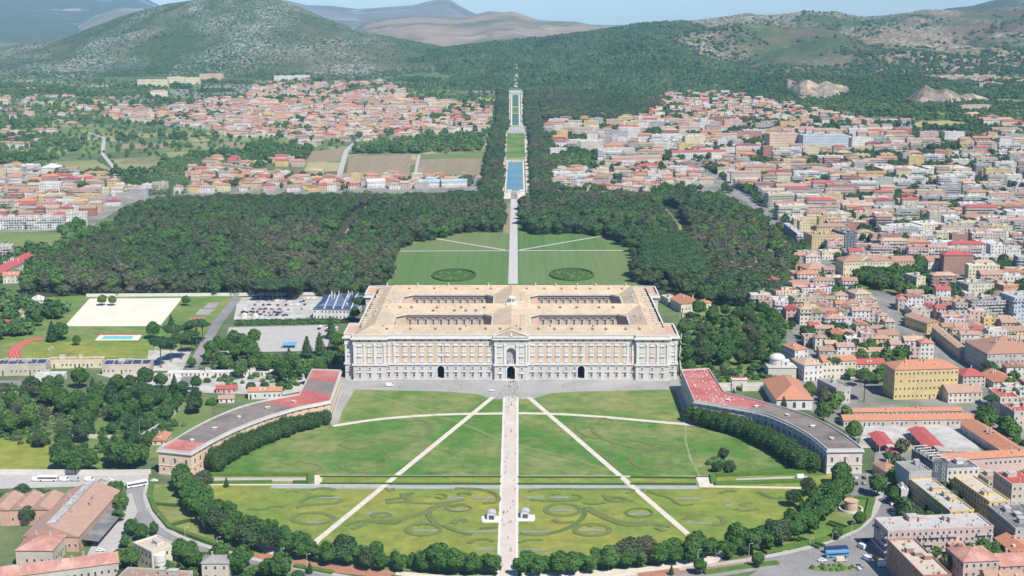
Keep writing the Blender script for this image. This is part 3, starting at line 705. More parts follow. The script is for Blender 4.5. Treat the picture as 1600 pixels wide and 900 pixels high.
b = MB()                          # flat white rims round the courtyards
for (ya, yb) in gaps:
    for (xa, xb) in ((-91.5, -14.3), (14.3, 91.5)):
        b = MB(); c = 7; o = 1.0
        P = [(xa + c, ya), (xb - c, ya), (xb, ya + c), (xb, yb - c), (xb - c, yb), (xa + c, yb), (xa, yb - c), (xa, ya + c)]
        cx, cy = (xa + xb) / 2, (ya + yb) / 2
        Q = [(x + (o if x < cx else -o), y + (o if y < cy else -o)) for x, y in P]
        for i in range(8):
            j = (i + 1) % 8
            b.quad((*P[i], 33.5), (*P[j], 33.5), (*Q[j], 33.5), (*Q[i], 33.5)); b.quad((*Q[i], 32.2), (*Q[i], 33.5), (*Q[j], 33.5), (*Q[j], 32.2)); b.quad((*P[i], 32.2), (*Q[i], 32.2), (*Q[j], 32.2), (*P[j], 32.2))
            b.quad((*P[j], 33.5), (*P[i], 33.5), (*P[i], 32.2), (*P[j], 32.2))
        b.build('courtyard_cornice', m_stone, PAL)
# lantern at the crossing
b = MB(); b.box(-4.2, 4.2, 86, 94, 36, 39.6, 0); b.cyl(0, 90, 39.6, 43.0, 3.0, n=8); b.cyl(0, 90, 43.0, 43.5, 3.4, n=8); b.dome(0, 90, 43.5, 2.7, 1.5, n=12, k=4); b.cyl(0, 90, 44.9, 46, .3, .2, n=6)
LAN = b.build('lantern', m_white, PAL)
for i in range(8):
    b = MB(); a = 6.2832 * (i + .5) / 8; x, y = 2.82 * math.cos(a), 90 + 2.82 * math.sin(a); tx, ty = -math.sin(a) * .6, math.cos(a) * .6
    b.quad((x - tx, y - ty, 40.3), (x + tx, y + ty, 40.3), (x + tx, y + ty, 42.5), (x - tx, y - ty, 42.5)); b.build('lantern_window', m_glass, LAN)

# dormers, chimneys, skylights
def dormer_mesh():
    b = MB(); b.box(-.9, .9, -1.4, 1.6, -.6, 1.3, 1); b.gable(-.9, .9, -1.4, 1.6, 1.3, .7, 'y', m=0, o=.25)
    b.quad((-.6, -1.44, .2), (.6, -1.44, .2), (.6, -1.44, 1.15), (-.6, -1.44, 1.15), 2); return b.mesh('dormer', [m_roofd, m_stone, m_dark])
dm = dormer_mesh()
def chim_mesh():
    b = MB(); b.box(-.45, .45, -.7, .7, -1, 2.3, 0); b.box(-.6, .6, -.85, .85, 2.3, 2.6, 0); b.box(-.3, .3, -.5, .5, 2.6, 2.9, 1); return b.mesh('chimney', [m_stone, m_terr])
chm = chim_mesh()
rr = random.Random(3)
for x in [-92, -75, -56, -38, -19, -7, 8, 20, 33, 46, 60, 71, 85, 96]: link('dormer', dm, PAL, (x + rr.uniform(-1, 1), 9.2, 36.0))
for x in [-100, -88, -80, -60, -40, -22, 22, 40, 52, 70, 82]: link('dormer', dm, PAL, (x + rr.uniform(-1, 1), 84.2, 36.0))
for x in [-62, -45, -36, -28]: link('dormer', dm, PAL, (x, 79.5, 34.4))
for x in [-103, -88, -66, -48, -30, -18, 12, 28, 42, 55, 66, 82, 95]: link('dormer', dm, PAL, (x + rr.uniform(-1, 1), 161, 35.5))
for x in [-106, -80, -55, -20, 20, 38, 56, 72, 98]: link('chimney', chm, PAL, (x + rr.uniform(-1, 1), 165.5, 37.5))
for x in [-95, -33, 5, 30, 62]: link('chimney', chm, PAL, (x, 11.5, 37.4))
for s in (-1, 1):
    for k in range(16):
        link('dormer', dm, PAL, (s * (111.5 + rr.uniform(-1, 1)), 22 + k * 8.6 + rr.uniform(-1, 1), 35.0), rz=s * math.pi / 2)
    for k in range(7): link('chimney', chm, PAL, (s * (100 + rr.uniform(-3, 6)), 35 + k * 18 + rr.uniform(-4, 4), 36.6))
for k in range(5):
    link('dormer', dm, PAL, (9, 26 + k * 7.5, 35.6), rz=math.pi / 2); link('dormer', dm, PAL, (9, 112 + k * 7.5, 35.6), rz=math.pi / 2)
b = MB()
sl_ = 4.9 / 11.2
for s, y0, y1 in ((-1, 34, 62), (-1, 108, 130), (1, 40, 62), (1, 112, 140)):
    y = y0
    while y < y1:
        for k in range(4):
            if rr.random() < .3: continue
            xi = 93.4 + k * 2.1; z0 = 33.45 + (xi - 91) * sl_
            xa, xb = s * xi, s * (xi + 1.3); za, zb = z0 + .15, z0 + 1.3 * sl_ + .15
            q = [(xa, y, za), (xb, y, zb), (xb, y + 1.4, zb), (xa, y + 1.4, za)]
            b.face(q if s > 0 else q[::-1])
        y += 2.7
b.build('skylights', m_white, PAL, kind='stuff')
# windows
def win_mesh(w, h, kind):
    "window 0,0 at the sill centre, facing -y, standing on the wall face at y=0"
    b = MB(); t = .45
    b.box(-w / 2 - t, -w / 2, -.28, 0, -.2, h + .3, 0); b.box(w / 2, w / 2 + t, -.28, 0, -.2, h + .3, 0); b.box(-w / 2 - t, w / 2 + t, -.3, 0, h, h + .5, 0, True)
    b.box(-w / 2 - t - .25, w / 2 + t + .25, -.5, 0, -.45, -.1, 0, True)
    if kind == 'pediment':
        b.gable(-w / 2 - t - .4, w / 2 + t + .4, -.85, 0, h + .75, .95, 'y', m=0, o=0)
        b.box(-w / 2 - t - .5, w / 2 + t + .5, -.95, 0, h + .5, h + .8, 0, True)
    elif kind == 'hood':
        b.box(-w / 2 - t - .5, w / 2 + t + .5, -.95, 0, h + .75, h + 1.15, 0, True); b.box(-w / 2 - t, w / 2 + t, -.3, 0, h + .5, h + .75, 0)
    fr = b
    p = MB(); g = .06
    p.box(-w / 2, w / 2, -.07, 0, -.1, h, 0)
    p.box(-w / 2, -w / 2 + g, -.14, -.07, 0, h, 1); p.box(w / 2 - g, w / 2, -.14, -.07, 0, h, 1); p.box(-g * .6, g * .6, -.14, -.07, 0, h, 1)
    p.box(-w / 2, w / 2, -.14, -.07, h * .62, h * .62 + g, 1); p.box(-w / 2, w / 2, -.14, -.07, h - g, h, 1)
    return fr.mesh('window', m_white), p.mesh('pane', [m_glass, m_white])
W1 = win_mesh(1.75, 3.9, 'pediment'); W2 = win_mesh(1.75, 4.0, 'hood'); WG = win_mesh(1.8, 3.0, 'hood'); WM = win_mesh(1.5, 1.6, 'none'); WA = win_mesh(1.6, 1.0, 'none')
def put(W, x, y, z, rz=0):
    o = link('window', W[0], PAL, (x, y, z), rz=rz); link('pane', W[1], o)
bays = [((-12.2 - 3.9) - k * 6.24, 0) for k in range(13)]
allb = []
for x, y in bays: allb += [(x, y), (-x, y)]
for s in (-1, 1): allb += [(s * 97.2, -2.6), (s * 104.7, -2.6), (s * 112.2, -2.6), (s * 120.2, 1.6)]
allb += [(-8, yc), (8, yc)]
for x, y in allb:
    portal = abs(abs(x) - 52.2) < 2.2
    if portal: x = math.copysign(52.2, x)
    put(W1, x, y - .01, 13.7); put(W2, x, y - .01, 21.3)
    if not portal:
        if abs(x) < 9: put(WG, x, y - .01, 1.6)
        else: put(WG, x, y - .01, 2.2)
        put(WM, x, y - .01, 8.3)
b = MB()
for x, y in allb:
    b.box(x - .9, x + .9, y - .3, y - .02, 29.4, 30.5, 0)
b.build('attic_windows', m_glass, PAL, kind='stuff')
# courtyard windows facing the camera and the others
for (ya, yb) in gaps:
    for (xa, xb) in ((-91.5, -14.3), (14.3, 91.5)):
        n = 10
        for k in range(n):
            x = xa + 11 + (xb - xa - 22) * k / (n - 1); put(W2, x, yb - .01, 24.2); put(W1, x, yb - .01, 16.0)
b = MB()
for (ya, yb) in gaps:
    for (xa, xb) in ((-91.5, -14.3), (14.3, 91.5)):
        for k in range(5):
            y = ya + 9 + k * (yb - ya - 18) / 4
            for z in (16, 24.2):
                b.box(xa, xa + .12, y - 1, y + 1, z, z + 4); b.box(xb - .12, xb, y - 1, y + 1, z, z + 4)
        b.box(xa + 8, xb - 8, yb - .6, yb, 29.6, 30.4)
for s in (-1, 1):
    for k in range(17):
        y = 40 + k * 6.4
        if y > 145: break
        for z, h in ((2.2, 3), (8.3, 1.6), (13.7, 3.9), (21.3, 4)):
            x0, x1 = sorted((s * 116, s * 116.15)); b.box(x0, x1, y - 1, y + 1, z, z + h)
    for y in (6, 13, 20, 27, 33):
        for z, h in ((2.2, 3), (8.3, 1.6), (13.7, 3.9), (21.3, 4)):
            x0, x1 = sorted((s * 123.5, s * 123.65)); b.box(x0, x1, y - 1, y + 1, z, z + h)
b.build('side_windows', m_glass, PAL, kind='stuff')
# pilasters
def pil_mesh():
    b = MB(); b.box(-.75, .75, -.7, 0, 12.5, 27.6); b.box(-1.0, 1.0, -.95, 0, 12.5, 13.6, bottom=True); b.box(-1.05, 1.05, -1.0, 0, 26.6, 28, bottom=True); return b.mesh('pilaster', m_white)
pm = pil_mesh()
for s in (-1, 1):
    for x, y in ((93.6, -2.6), (100.9, -2.6), (108.5, -2.6), (115.9, -2.6), (90.4, 0), (86.5, 0), (13.6, 0), (118.1, 1.6), (122.6, 1.6)): link('pilaster', pm, PAL, (s * x, y, 0))
    for x in (4.5, 11.4): link('pilaster', pm, PAL, (s * x, yc, 0))
b = MB()
for x, y in allb:                  # brick panels read between the whitish window bays
    b.box(x - 1.45, x + 1.45, y - .12, y, 12.6, 27.9)
b.build('window_bay_panels', m_stone, PAL, kind='stuff')
b = MB()
for s in (-1, 1):
    x0, x1 = sorted((s * 102.2, s * 107.2)); b.box(x0, x1, -2.67, -2.6, 12.6, 27.9)
b.build('brick_panel', m_brick, PAL)
for p in (portals[0], portals[2], 0):
    b = MB(); n = 12; w0, w1 = (PW, PW + .8) if p else (3.0, 3.9); zs = PH - PW if p else 8.0; y = -.45 if p else yc - .45; yb_ = 0 if p else yc
    pr = None
    for i in range(-1, n + 2):
        if i < 0: c = [(p - w0, 0), (p - w1, 0)]
        elif i > n: c = [(p + w0, 0), (p + w1, 0)]
        else:
            a = math.pi * i / n; c = [(p - w0 * math.cos(a), zs + w0 * math.sin(a)), (p - w1 * math.cos(a), zs + w1 * math.sin(a))]
        if pr:
            b.quad((pr[0][0], y, pr[0][1]), (c[0][0], y, c[0][1]), (c[1][0], y, c[1][1]), (pr[1][0], y, pr[1][1]))
            b.quad((pr[1][0], y, pr[1][1]), (c[1][0], y, c[1][1]), (c[1][0], yb_, c[1][1]), (pr[1][0], yb_, pr[1][1]))
        pr = c
    b.build('arch_surround', m_white, PAL)
# small terraces' parapets are part of the outline; steps before the great door
b = MB(); b.box(-6, 6, -4.6, -2.8, 0, .35); b.box(-5, 5, -4.0, -2.8, .35, .6); b.build('door_steps', m_stone, PAL)

# ================================================================ the two curved wings
def wing(name, label, inner, outer, wall, side, roofs, hw=15.0):
    """inner / outer photo points of the roof edge, from the palace end to the far end"""
    I = pl(GP(inner[:1], hw) + GP(inner[1:2], hw), 5) + pl(smooth(GP(inner[1:], hw), 2), 26)[1:]
    O = pl(GP(outer[:1], hw) + GP(outer[1:2], hw), 5) + pl(smooth(GP(outer[1:], hw), 2), 26)[1:]
    t = thing(name, label, 'palace wing', (*I[-1], 0))
    ox, oy = I[-1]; I = [(x - ox, y - oy) for x, y in I]; O = [(x - ox, y - oy) for x, y in O]
    n = len(I); P = I + O[::-1]
    s = side                        # +1: the left wing (its inner side is on the right)
    def loop(A, z0, z1, b, m=0, flip=False):
        for p, q in zip(A, A[1:] + A[:1]):
            f = [(*p, z0), (*q, z0), (*q, z1), (*p, z1)]
            b.face(f[::-1] if flip else f, m)
    area = sum(p[0] * q[1] - q[0] * p[1] for p, q in zip(P, P[1:] + P[:1])); fl = area < 0
    b = MB(); loop(P, 0, hw, b, 0, fl); b.build('wall', wall, t)
    def off(A, B, o):
        out = []
        for i, (p, q) in enumerate(zip(A, B)):
            d = math.dist(p, q); out.append((p[0] + (p[0] - q[0]) / d * o, p[1] + (p[1] - q[1]) / d * o))
        for k, sg in ((0, 1), (-1, -1)):
            a, c = (A[0], A[1]) if k == 0 else (A[-1], A[-2]); d = math.dist(a, c)
            out[k] = (out[k][0] + (a[0] - c[0]) / d * o, out[k][1] + (a[1] - c[1]) / d * o)
        return out
    def bandw(nm, o, z0, z1, m, inn=0.0):
        b = MB(); A = off(I, O, o) + off(O, I, o)[::-1]; Bq = off(I, O, inn) + off(O, I, inn)[::-1]
        loop(A, z0, z1, b, 0, fl)
        for i in range(len(A)):
            j = (i + 1) % len(A); f = [(*A[i], z1), (*A[j], z1), (*Bq[j], z1), (*Bq[i], z1)]; b.face(f[::-1] if fl else f)
        loop(Bq, z0, z1, b, 0, not fl)
        b.build(nm, m, t)
    bandw('cornice', .9, hw - 1.2, hw - .4, m_stone); bandw('parapet', .25, hw - .4, hw + .9, m_stone2, -.35); bandw('string_course', .3, 5.6, 6.1, m_stone); bandw('plinth', .3, 0, 1.0, m_stone2)
    prev = 0
    Ii, Oi = off(I, O, -.4), off(O, I, -.4)
    for upto, mat in roofs:
        k = min(n - 1, round(upto * (n - 1))); b = MB()
        for i in range(prev, k):
            f = [(*Ii[i], hw), (*Ii[i + 1], hw), (*Oi[i + 1], hw), (*Oi[i], hw)]
            b.face(f if fl else f[::-1])
        b.build('roof', mat, t); prev = k
    # windows on the inner face, the end face
    fr = MB(); fr.box(-.85, .85, -.22, 0, -.3, 2.9); wm = fr.mesh('window', m_stone)
    pn = MB(); pn.box(-.6, .6, -.3, -.22, 0, 2.6); pmn = pn.mesh('pane', m_glass)
    def wins(A, B, spacing, z, start=2.5):
        L = [0]
        for p, q in zip(A, A[1:]): L.append(L[-1] + math.dist(p, q))
        u = start
        while u < L[-1] - 2:
            k = max(i for i in range(len(L)) if L[i] <= u); k = min(k, len(A) - 2)
            tt = (u - L[k]) / (L[k + 1] - L[k]); x, y = lerp(A[k][0], A[k + 1][0], tt), lerp(A[k][1], A[k + 1][1], tt)
            dx, dy = A[k + 1][0] - A[k][0], A[k + 1][1] - A[k][1]
            nx, ny = dy, -dx; mx, my = B[k][0] - A[k][0], B[k][1] - A[k][1]
            if nx * mx + ny * my > 0: nx, ny = -nx, -ny
            rz = math.atan2(ny, nx) + math.pi / 2
            yield x, y, rz
            u += spacing
    att = MB(); one = MB(); one.box(-.6, .6, -.2, 0, 0, 1.0)
    for x, y, rz in wins(I, O, 6.1, 0, 4):
        o = link('window', wm, t, (x, y, 8.0), rz=rz); link('pane', pmn, o)
        att.add(one, x, y, 12.5, rz); att.add(one, x, y, 3.4, rz)
    for x, y, rz in wins([I[-1], O[-1]], [I[-2], O[-2]], 7.6, 0, 3.0):
        o = link('window', wm, t, (x, y, 8.0), rz=rz); link('pane', pmn, o); att.add(one, x, y, 3.0, rz)
    for x, y, rz in wins(O, I, 6.1, 0, 4): att.add(one, x, y, 8.4, rz, sc=1.6); att.add(one, x, y, 3.4, rz)
    att.build('small_windows', m_glass, t, kind='stuff')
    # niche in the middle of the end face
    p, q = I[-1], O[-1]; cx, cy = (p[0] + q[0]) / 2, (p[1] + q[1]) / 2
    d = (cx - (I[-2][0] + O[-2][0]) / 2, cy - (I[-2][1] + O[-2][1]) / 2); rz = math.atan2(d[1], d[0]) + math.pi / 2
    nb = MB(); c = [(math.cos(math.pi * i / 10) * 2.2, 8.6 + math.sin(math.pi * i / 10) * 2.2) for i in range(11)]
    nb.face([(2.2, -.12, 4.6)] + [(x, -.12, z) for x, z in c] + [(-2.2, -.12, 4.6)])
    pr = None
    for x, z in [(2.2, 4.6)] + c + [(-2.2, 4.6)]:
        k = 1.25; e = (x * k, z if z < 8.6 else 8.6 + (z - 8.6) * k)
        if pr: nb.quad((pr[0], -.4, pr[1]), (x, -.4, z), (e[0], -.4, e[1]), (pr[2], -.4, pr[3]), 1)
        pr = (x, z, e[0], e[1])
    nb.build('niche', [m_pink, m_stone], t, (cx, cy, 0), rz=rz)
    # vents on the roof
    vb = MB(); vb.box(-1.2, 1.2, -.8, .8, 0, .9); vb.gable(-1.2, 1.2, -.8, .8, .9, .4); vm = vb.mesh('roof_vent', m_stone)
    for k in (8, 12, 17, 22, 27):
        if k < n: link('roof_vent', vm, t, ((I[k][0] + O[k][0]) / 2, (I[k][1] + O[k][1]) / 2, hw), rz=k * .3)
    if side < 0:
        vb = MB()
        for _ in range(60):
            k = rr.randint(0, 8); u = rr.uniform(.1, .9); f = rr.random()
            x = lerp(lerp(I[k][0], I[k + 1][0], f), lerp(O[k][0], O[k + 1][0], f), u); y = lerp(lerp(I[k][1], I[k + 1][1], f), lerp(O[k][1], O[k + 1][1], f), u)
            vb.box(x - .35, x + .35, y - .35, y + .35, hw, hw + .5)
        vb.build('roof_boxes', m_white, t, kind='stuff')
    return t
WL = wing('palace_wing', 'curved peach palace wing with brown and red flat roof, left of the lawns', [(532.5, 579.6), (515.4, 627.5), (490, 633), (464.5, 637.5), (411.6, 653.3), (366, 671.5), (328.5, 690.3), (298, 708)],
     [(488, 578), (468, 617), (441.8, 621.6), (389, 631.8), (343.6, 648.8), (302, 669.6), (271.8, 688.5), (247, 702.8)], m_pink, 1,
     [(.07, m_redroof), (.12, m_bitumen), (.32, m_redroof), (.87, m_bitumen), (1, m_redroof)])
WR = wing('palace_wing', 'curved pale palace wing with bright red roof beside the palace, right of the lawns', [(1064.6, 579), (1084.6, 627), (1110, 631), (1130.7, 634.8), (1191, 645), (1236.4, 664), (1266.7, 681), (1293, 703.5)],
     [(1107, 577), (1130.7, 613), (1160, 621), (1195, 630), (1251.5, 645), (1297, 665.8), (1331, 688.4), (1348, 702.8)], m_pinkw, -1, [(.4, m_redroof), (1, m_bitumen)])
# ================================================================ trees
def leafmat(name, a, c, d, rand=.4, gain=1.15, fs=.45):
    m = bpy.data.materials.new(name); m.use_nodes = True; N = m.node_tree.nodes; L = m.node_tree.links; b = N['Principled BSDF']
    b.inputs['Roughness'].default_value = .7; b.inputs['Specular IOR Level'].default_value = .25
    oi = N.new('ShaderNodeObjectInfo'); geo = N.new('ShaderNodeNewGeometry')
    cr = N.new('ShaderNodeValToRGB'); e = cr.color_ramp.elements
    e[0].position = .0; e[0].color = (*a, 1); e[1].position = 1; e[1].color = (*d, 1); k = e.new(.55); k.color = (*c, 1)
    n = N.new('ShaderNodeTexNoise'); n.inputs['Scale'].default_value = .006; n.inputs['Detail'].default_value = 3; L.new(geo.outputs['Position'], n.inputs[0])
    ma = N.new('ShaderNodeMath'); ma.operation = 'MULTIPLY_ADD'; ma.inputs[1].default_value = rand; L.new(oi.outputs['Random'], ma.inputs[0])
    mb = N.new('ShaderNodeMapRange'); mb.inputs[1].default_value = .38; mb.inputs[2].default_value = .62; mb.inputs[3].default_value = 0; mb.inputs[4].default_value = 1 - rand; L.new(n.outputs[0], mb.inputs[0]); L.new(mb.outputs[0], ma.inputs[2])
    L.new(ma.outputs[0], cr.inputs[0])
    n2 = N.new('ShaderNodeTexNoise'); n2.inputs['Scale'].default_value = fs; n2.inputs['Detail'].default_value = 3; L.new(geo.outputs['Position'], n2.inputs[0])
    r2 = N.new('ShaderNodeMapRange'); r2.inputs[1].default_value = .3; r2.inputs[2].default_value = .7; r2.inputs[3].default_value = .75 * gain; r2.inputs[4].default_value = 1.5 * gain; L.new(n2.outputs[0], r2.inputs[0])
    hs = N.new('ShaderNodeHueSaturation'); L.new(r2.outputs[0], hs.inputs['Value']); L.new(cr.outputs[0], hs.inputs['Color'])
    L.new(hs.outputs[0], b.inputs['Base Color']); MATS[name] = m; return m
ml_park = leafmat('holm_oak_leaves', (.028, .06, .019), (.045, .07, .027), (.085, .08, .048), gain=1.15, fs=.12, rand=.38)
ml_green = leafmat('broadleaf_leaves', (.03, .075, .016), (.045, .1, .02), (.075, .13, .03))
ml_row = leafmat('lime_leaves', (.034, .085, .018), (.045, .105, .022), (.065, .125, .03))
ml_clip = leafmat('clipped_leaves', (.028, .062, .014), (.036, .075, .018), (.05, .09, .024))
ml_pine = leafmat('pine_needles', (.022, .055, .02), (.035, .075, .022), (.05, .09, .03))
ml_hill = leafmat('hill_woodland_leaves', (.03, .07, .02), (.045, .09, .028), (.08, .11, .04), gain=1.25, fs=.035)
ml_far = leafmat('orchard_leaves', (.045, .095, .028), (.07, .125, .04), (.11, .145, .055))
m_bark = M('bark', (.12, .095, .07), (.08, .065, .05), 2.0)
def crown(name, lobes, nleaf, ls, mat, seed, core=.8, seg=(8, 5), jit=.85, zmin=None, trunk=None):
    r_ = random.Random(seed); b = MB()
    for (cx, cy, cz, rx, ry, rz) in lobes:  # opaque inner core added to each lobe to block light through the leaves
        n, k = seg; base = len(b.v)
        for j in range(k + 1):
            th = math.pi * j / k
            for i in range(n):
                ph = 6.2832 * i / n; q = core * r_.uniform(.86, 1.06)
                b.v.append((cx + rx * q * math.sin(th) * math.cos(ph), cy + ry * q * math.sin(th) * math.sin(ph), cz + rz * q * math.cos(th)))
        for j in range(k):
            for i in range(n):
                b.f.append((base + j * n + i, base + (j + 1) * n + i, base + (j + 1) * n + (i + 1) % n, base + j * n + (i + 1) % n)); b.m.append(0)
    tot = sum(l[3] * l[5] for l in lobes); pts = 0; tries = 0
    while pts < nleaf and tries < nleaf * 6:
        tries += 1
        x = r_.random() * tot
        for l in lobes:
            x -= l[3] * l[5]
            if x <= 0: break
        u = r_.uniform(-.75, 1); ph = r_.uniform(0, 6.2832); s_ = math.sqrt(1 - u * u); d = Vector((s_ * math.cos(ph), s_ * math.sin(ph), u))
        rr_ = r_.uniform(.8, 1.16); p = Vector((l[0] + d.x * l[3] * rr_, l[1] + d.y * l[4] * rr_, l[2] + d.z * l[5] * rr_))
        if any(o is not l and ((p.x - o[0]) / o[3]) ** 2 + ((p.y - o[1]) / o[4]) ** 2 + ((p.z - o[2]) / o[5]) ** 2 < .62 for o in lobes): continue
        if zmin is not None and p.z < zmin: continue
        nn = (d + Vector((r_.uniform(-jit, jit), r_.uniform(-jit, jit), r_.uniform(-jit, jit) + .25))).normalized()
        a = nn.orthogonal().normalized(); c = nn.cross(a); an = r_.uniform(0, 6.28); a, c = a * math.cos(an) + c * math.sin(an), c * math.cos(an) - a * math.sin(an)
        sz = ls * r_.uniform(.6, 1.3); w = sz * r_.uniform(.55, 1)
        b.face([tuple(p + a * sz), tuple(p + c * w + nn * sz * .25), tuple(p - a * sz * .9), tuple(p - c * w - nn * sz * .15)], 0); pts += 1
    if trunk: b.tube((0, 0, 0), (0, 0, trunk[0]), trunk[1], trunk[1] * .6, 6, 1)
    return b.mesh(name, [mat, m_bark])
def lobes_round(seed, R_, H, cz, n=7, sq=.8):
    r_ = random.Random(seed); L = [(0, 0, cz, R_ * .78, R_ * .78, H * .5)]
    for i in range(n):
        a = 6.2832 * i / n + r_.uniform(-.3, .3); d = R_ * r_.uniform(.4, .62); q = R_ * r_.uniform(.38, .52)
        L.append((d * math.cos(a), d * math.sin(a), cz + H * r_.uniform(-.22, .26), q, q, q * sq))
    L.append((r_.uniform(-1, 1), r_.uniform(-1, 1), cz + H * .34, R_ * .42, R_ * .42, R_ * .38)); return L
def lobes_wild(seed, R_, H, cz, n):
    r_ = random.Random(seed * 7); L = [(0, 0, cz, R_ * .6, R_ * .6, H * .45)]
    for i in range(n):
        a = r_.uniform(0, 6.28); d = R_ * r_.uniform(.3, .72); q = R_ * r_.uniform(.26, .5); L.append((d * math.cos(a), d * math.sin(a), cz + H * r_.uniform(-.3, .36), q, q, q * r_.uniform(.7, 1.1)))
    return L
def trunk_mesh(name, h, r0, branches=5, spread=2.5, lift=3, seed=0):
    r_ = random.Random(seed); b = MB(); b.tube((0, 0, -.3), (0, 0, h * .5), r0, r0 * .8, 7); b.tube((0, 0, h * .5), (r_.uniform(-.2, .2), r_.uniform(-.2, .2), h), r0 * .8, r0 * .6, 7)
    for i in range(branches):
        a = 6.2832 * i / branches + r_.uniform(-.3, .3); b.tube((0, 0, h * r_.uniform(.7, .98)), (spread * math.cos(a), spread * math.sin(a), h + lift * r_.uniform(.7, 1.1)), r0 * .45, r0 * .18, 5)
    return b.mesh(name, m_bark)
KIND = {}
def kind(k, crowns, trunk): KIND[k] = (crowns, trunk)
# sizes in metres; trees are scaled when placed (nominal height in brackets)
kind('row', [crown('crown', lobes_wild(s, 4.6, 8.2, 6.6, 10), 1700, .5, ml_row, s) for s in (1, 2, 3, 4, 5)], trunk_mesh('trunk', 4.4, .28))           # 12
kind('clip', [crown('crown', [(0, 0, 5.6, 3.9, 3.9, 5.2), (1.6, .5, 6.5, 2.8, 2.8, 3.6), (-1.5, -.6, 6.2, 2.9, 2.9, 3.8), (.2, 1.6, 5.4, 2.8, 2.8, 4), (0, -1.6, 5.2, 2.8, 2.8, 4)], 1800, .42, ml_clip, s, jit=.6) for s in (4, 5)], trunk_mesh('trunk', 2.5, .3, 4, 1.5, 2))  # 11
kind('broad', [crown('crown', lobes_round(s, 5.4, 9.4, 8.0, 9), 1800, .6, ml_green, s) for s in (6, 7, 8, 9)], trunk_mesh('trunk', 5, .35))     # 14
kind('oak', [crown('crown', lobes_round(s, 5.8, 8.6, 7.6, 9), 1500, .5, ml_park, s) for s in (10, 11, 12)], trunk_mesh('trunk', 5, .4))           # 13
def pine_l(seed):
    r_ = random.Random(seed); L = [(0, 0, 14, 4.6, 4.6, 1.6)]
    for i in range(8):
        a = 6.2832 * i / 8; d = r_.uniform(2.6, 4.2); L.append((d * math.cos(a), d * math.sin(a), 13.6 + r_.uniform(-.5, .7), 2.4, 2.4, 1.3))
    return L
kind('pine', [crown('crown', pine_l(s), 1100, .42, ml_pine, s, zmin=12) for s in (13, 14)], trunk_mesh('trunk', 12.5, .35, 7, 3.2, 1.2))           # 15.5
kind('conifer', [crown('crown', [(0, 0, 3.5, 3.4, 3.4, 2.6), (.3, 0, 6, 2.9, 2.9, 2.6), (-.2, .2, 8.5, 2.3, 2.3, 2.4), (0, 0, 11, 1.6, 1.6, 2.2), (0, 0, 13.2, .9, .9, 1.9)], 1100, .45, ml_pine, 15)], trunk_mesh('trunk', 3, .3, 0))  # 15
kind('cypress', [crown('crown', [(0, 0, 4, 1.2, 1.2, 3.6), (0, 0, 8, 1.1, 1.1, 3.6), (0, 0, 11, .7, .7, 2.6)], 500, .35, ml_pine, 16)], trunk_mesh('trunk', 2, .2, 0))  # 13.5
NAMES = {'row': ('avenue_tree', 'tree'), 'clip': ('clipped_tree', 'tree'), 'broad': ('broadleaf_tree', 'tree'), 'oak': ('holm_oak_tree', 'tree'), 'pine': ('umbrella_pine', 'pine tree'), 'conifer': ('cedar_tree', 'conifer'), 'cypress': ('cypress_tree', 'cypress')}
trr = random.Random(11); NT = [0]; TREES = []
def tree(k, x, y, s, label, group=None):
    t = thing(NAMES[k][0], label, NAMES[k][1], (x, y, T(y)), trr.uniform(0, 6.28), group); q = s * (trr.uniform(.93, 1.08) if k == 'clip' else trr.uniform(.8, 1.18))
    t.scale = (q * trr.uniform(.94, 1.06), q, q * trr.uniform(.94, 1.06))
    cs, tk = KIND[k]; cs = KIND['broad' if trr.random() < .5 else 'oak'][0] if (k == 'row' and trr.random() < .25) else cs; link('crown', trr.choice(cs), t); link('trunk', tk, t); NT[0] += 1; TREES.append((x, y)); return t
def row(k, pts, n, s, desc, end, group, width=0, jit=1.3):
    "trees along photo points; desc names the row, end names the end it is counted from"
    P = pl(GP(pts), n - 1) if n > 1 else GP(pts)
    for i, (x, y) in enumerate(P):
        a, c = P[max(0, i - 1)], P[min(n - 1, i + 1)]; d = math.dist(a, c) or 1; o = (width / 2) * (1 if i % 2 else -1)
        jit = .7 if k == 'clip' else jit; x += -(c[1] - a[1]) / d * o + trr.uniform(-jit, jit); y += (c[0] - a[0]) / d * o + trr.uniform(-jit, jit)
        tree(k, x, y, s, f'{ORD[i]} {desc}, from {end}', group)
row('clip', [(510, 661), (480, 670), (440, 682), (405, 695), (370, 712), (345, 727), (333, 738)], 34, 1.06, 'round clipped tree before the left palace wing', 'the palace', 'clipped trees along the left wing', 5)
row('clip', [(1084, 659), (1110, 667), (1150, 678), (1190, 694), (1222, 711), (1245, 727), (1262, 739)], 34, 1.06, 'round clipped tree before the right palace wing', 'the palace', 'clipped trees along the right wing', 5)
row('row', [(286, 752), (286, 768), (291, 788), (305, 808), (330, 829), (360, 846), (395, 860)], 17, 1.08, 'tree of the outer row round the left lawn', 'the wing end', 'trees round the left side of the lawns', 1)
row('row', [(298, 770), (312, 790), (335, 808), (362, 822), (392, 836), (420, 846)], 12, 1.0, 'leafy tree of the inner row round the left lawn', 'the wing end', 'trees round the left side of the lawns', 3)
row('row', [(432, 860), (470, 872), (520, 881), (580, 888), (640, 892), (700, 895), (772, 897)], 27, 1.0, 'tree of the bottom row left of the avenue', 'its left end', 'trees along the bottom of the lawns', 4)
row('row', [(812, 898), (860, 897), (910, 893), (960, 889), (1010, 884), (1060, 878), (1112, 872)], 24, 1.0, 'tree of the bottom row right of the avenue', 'the avenue', 'trees along the bottom of the lawns', 4)
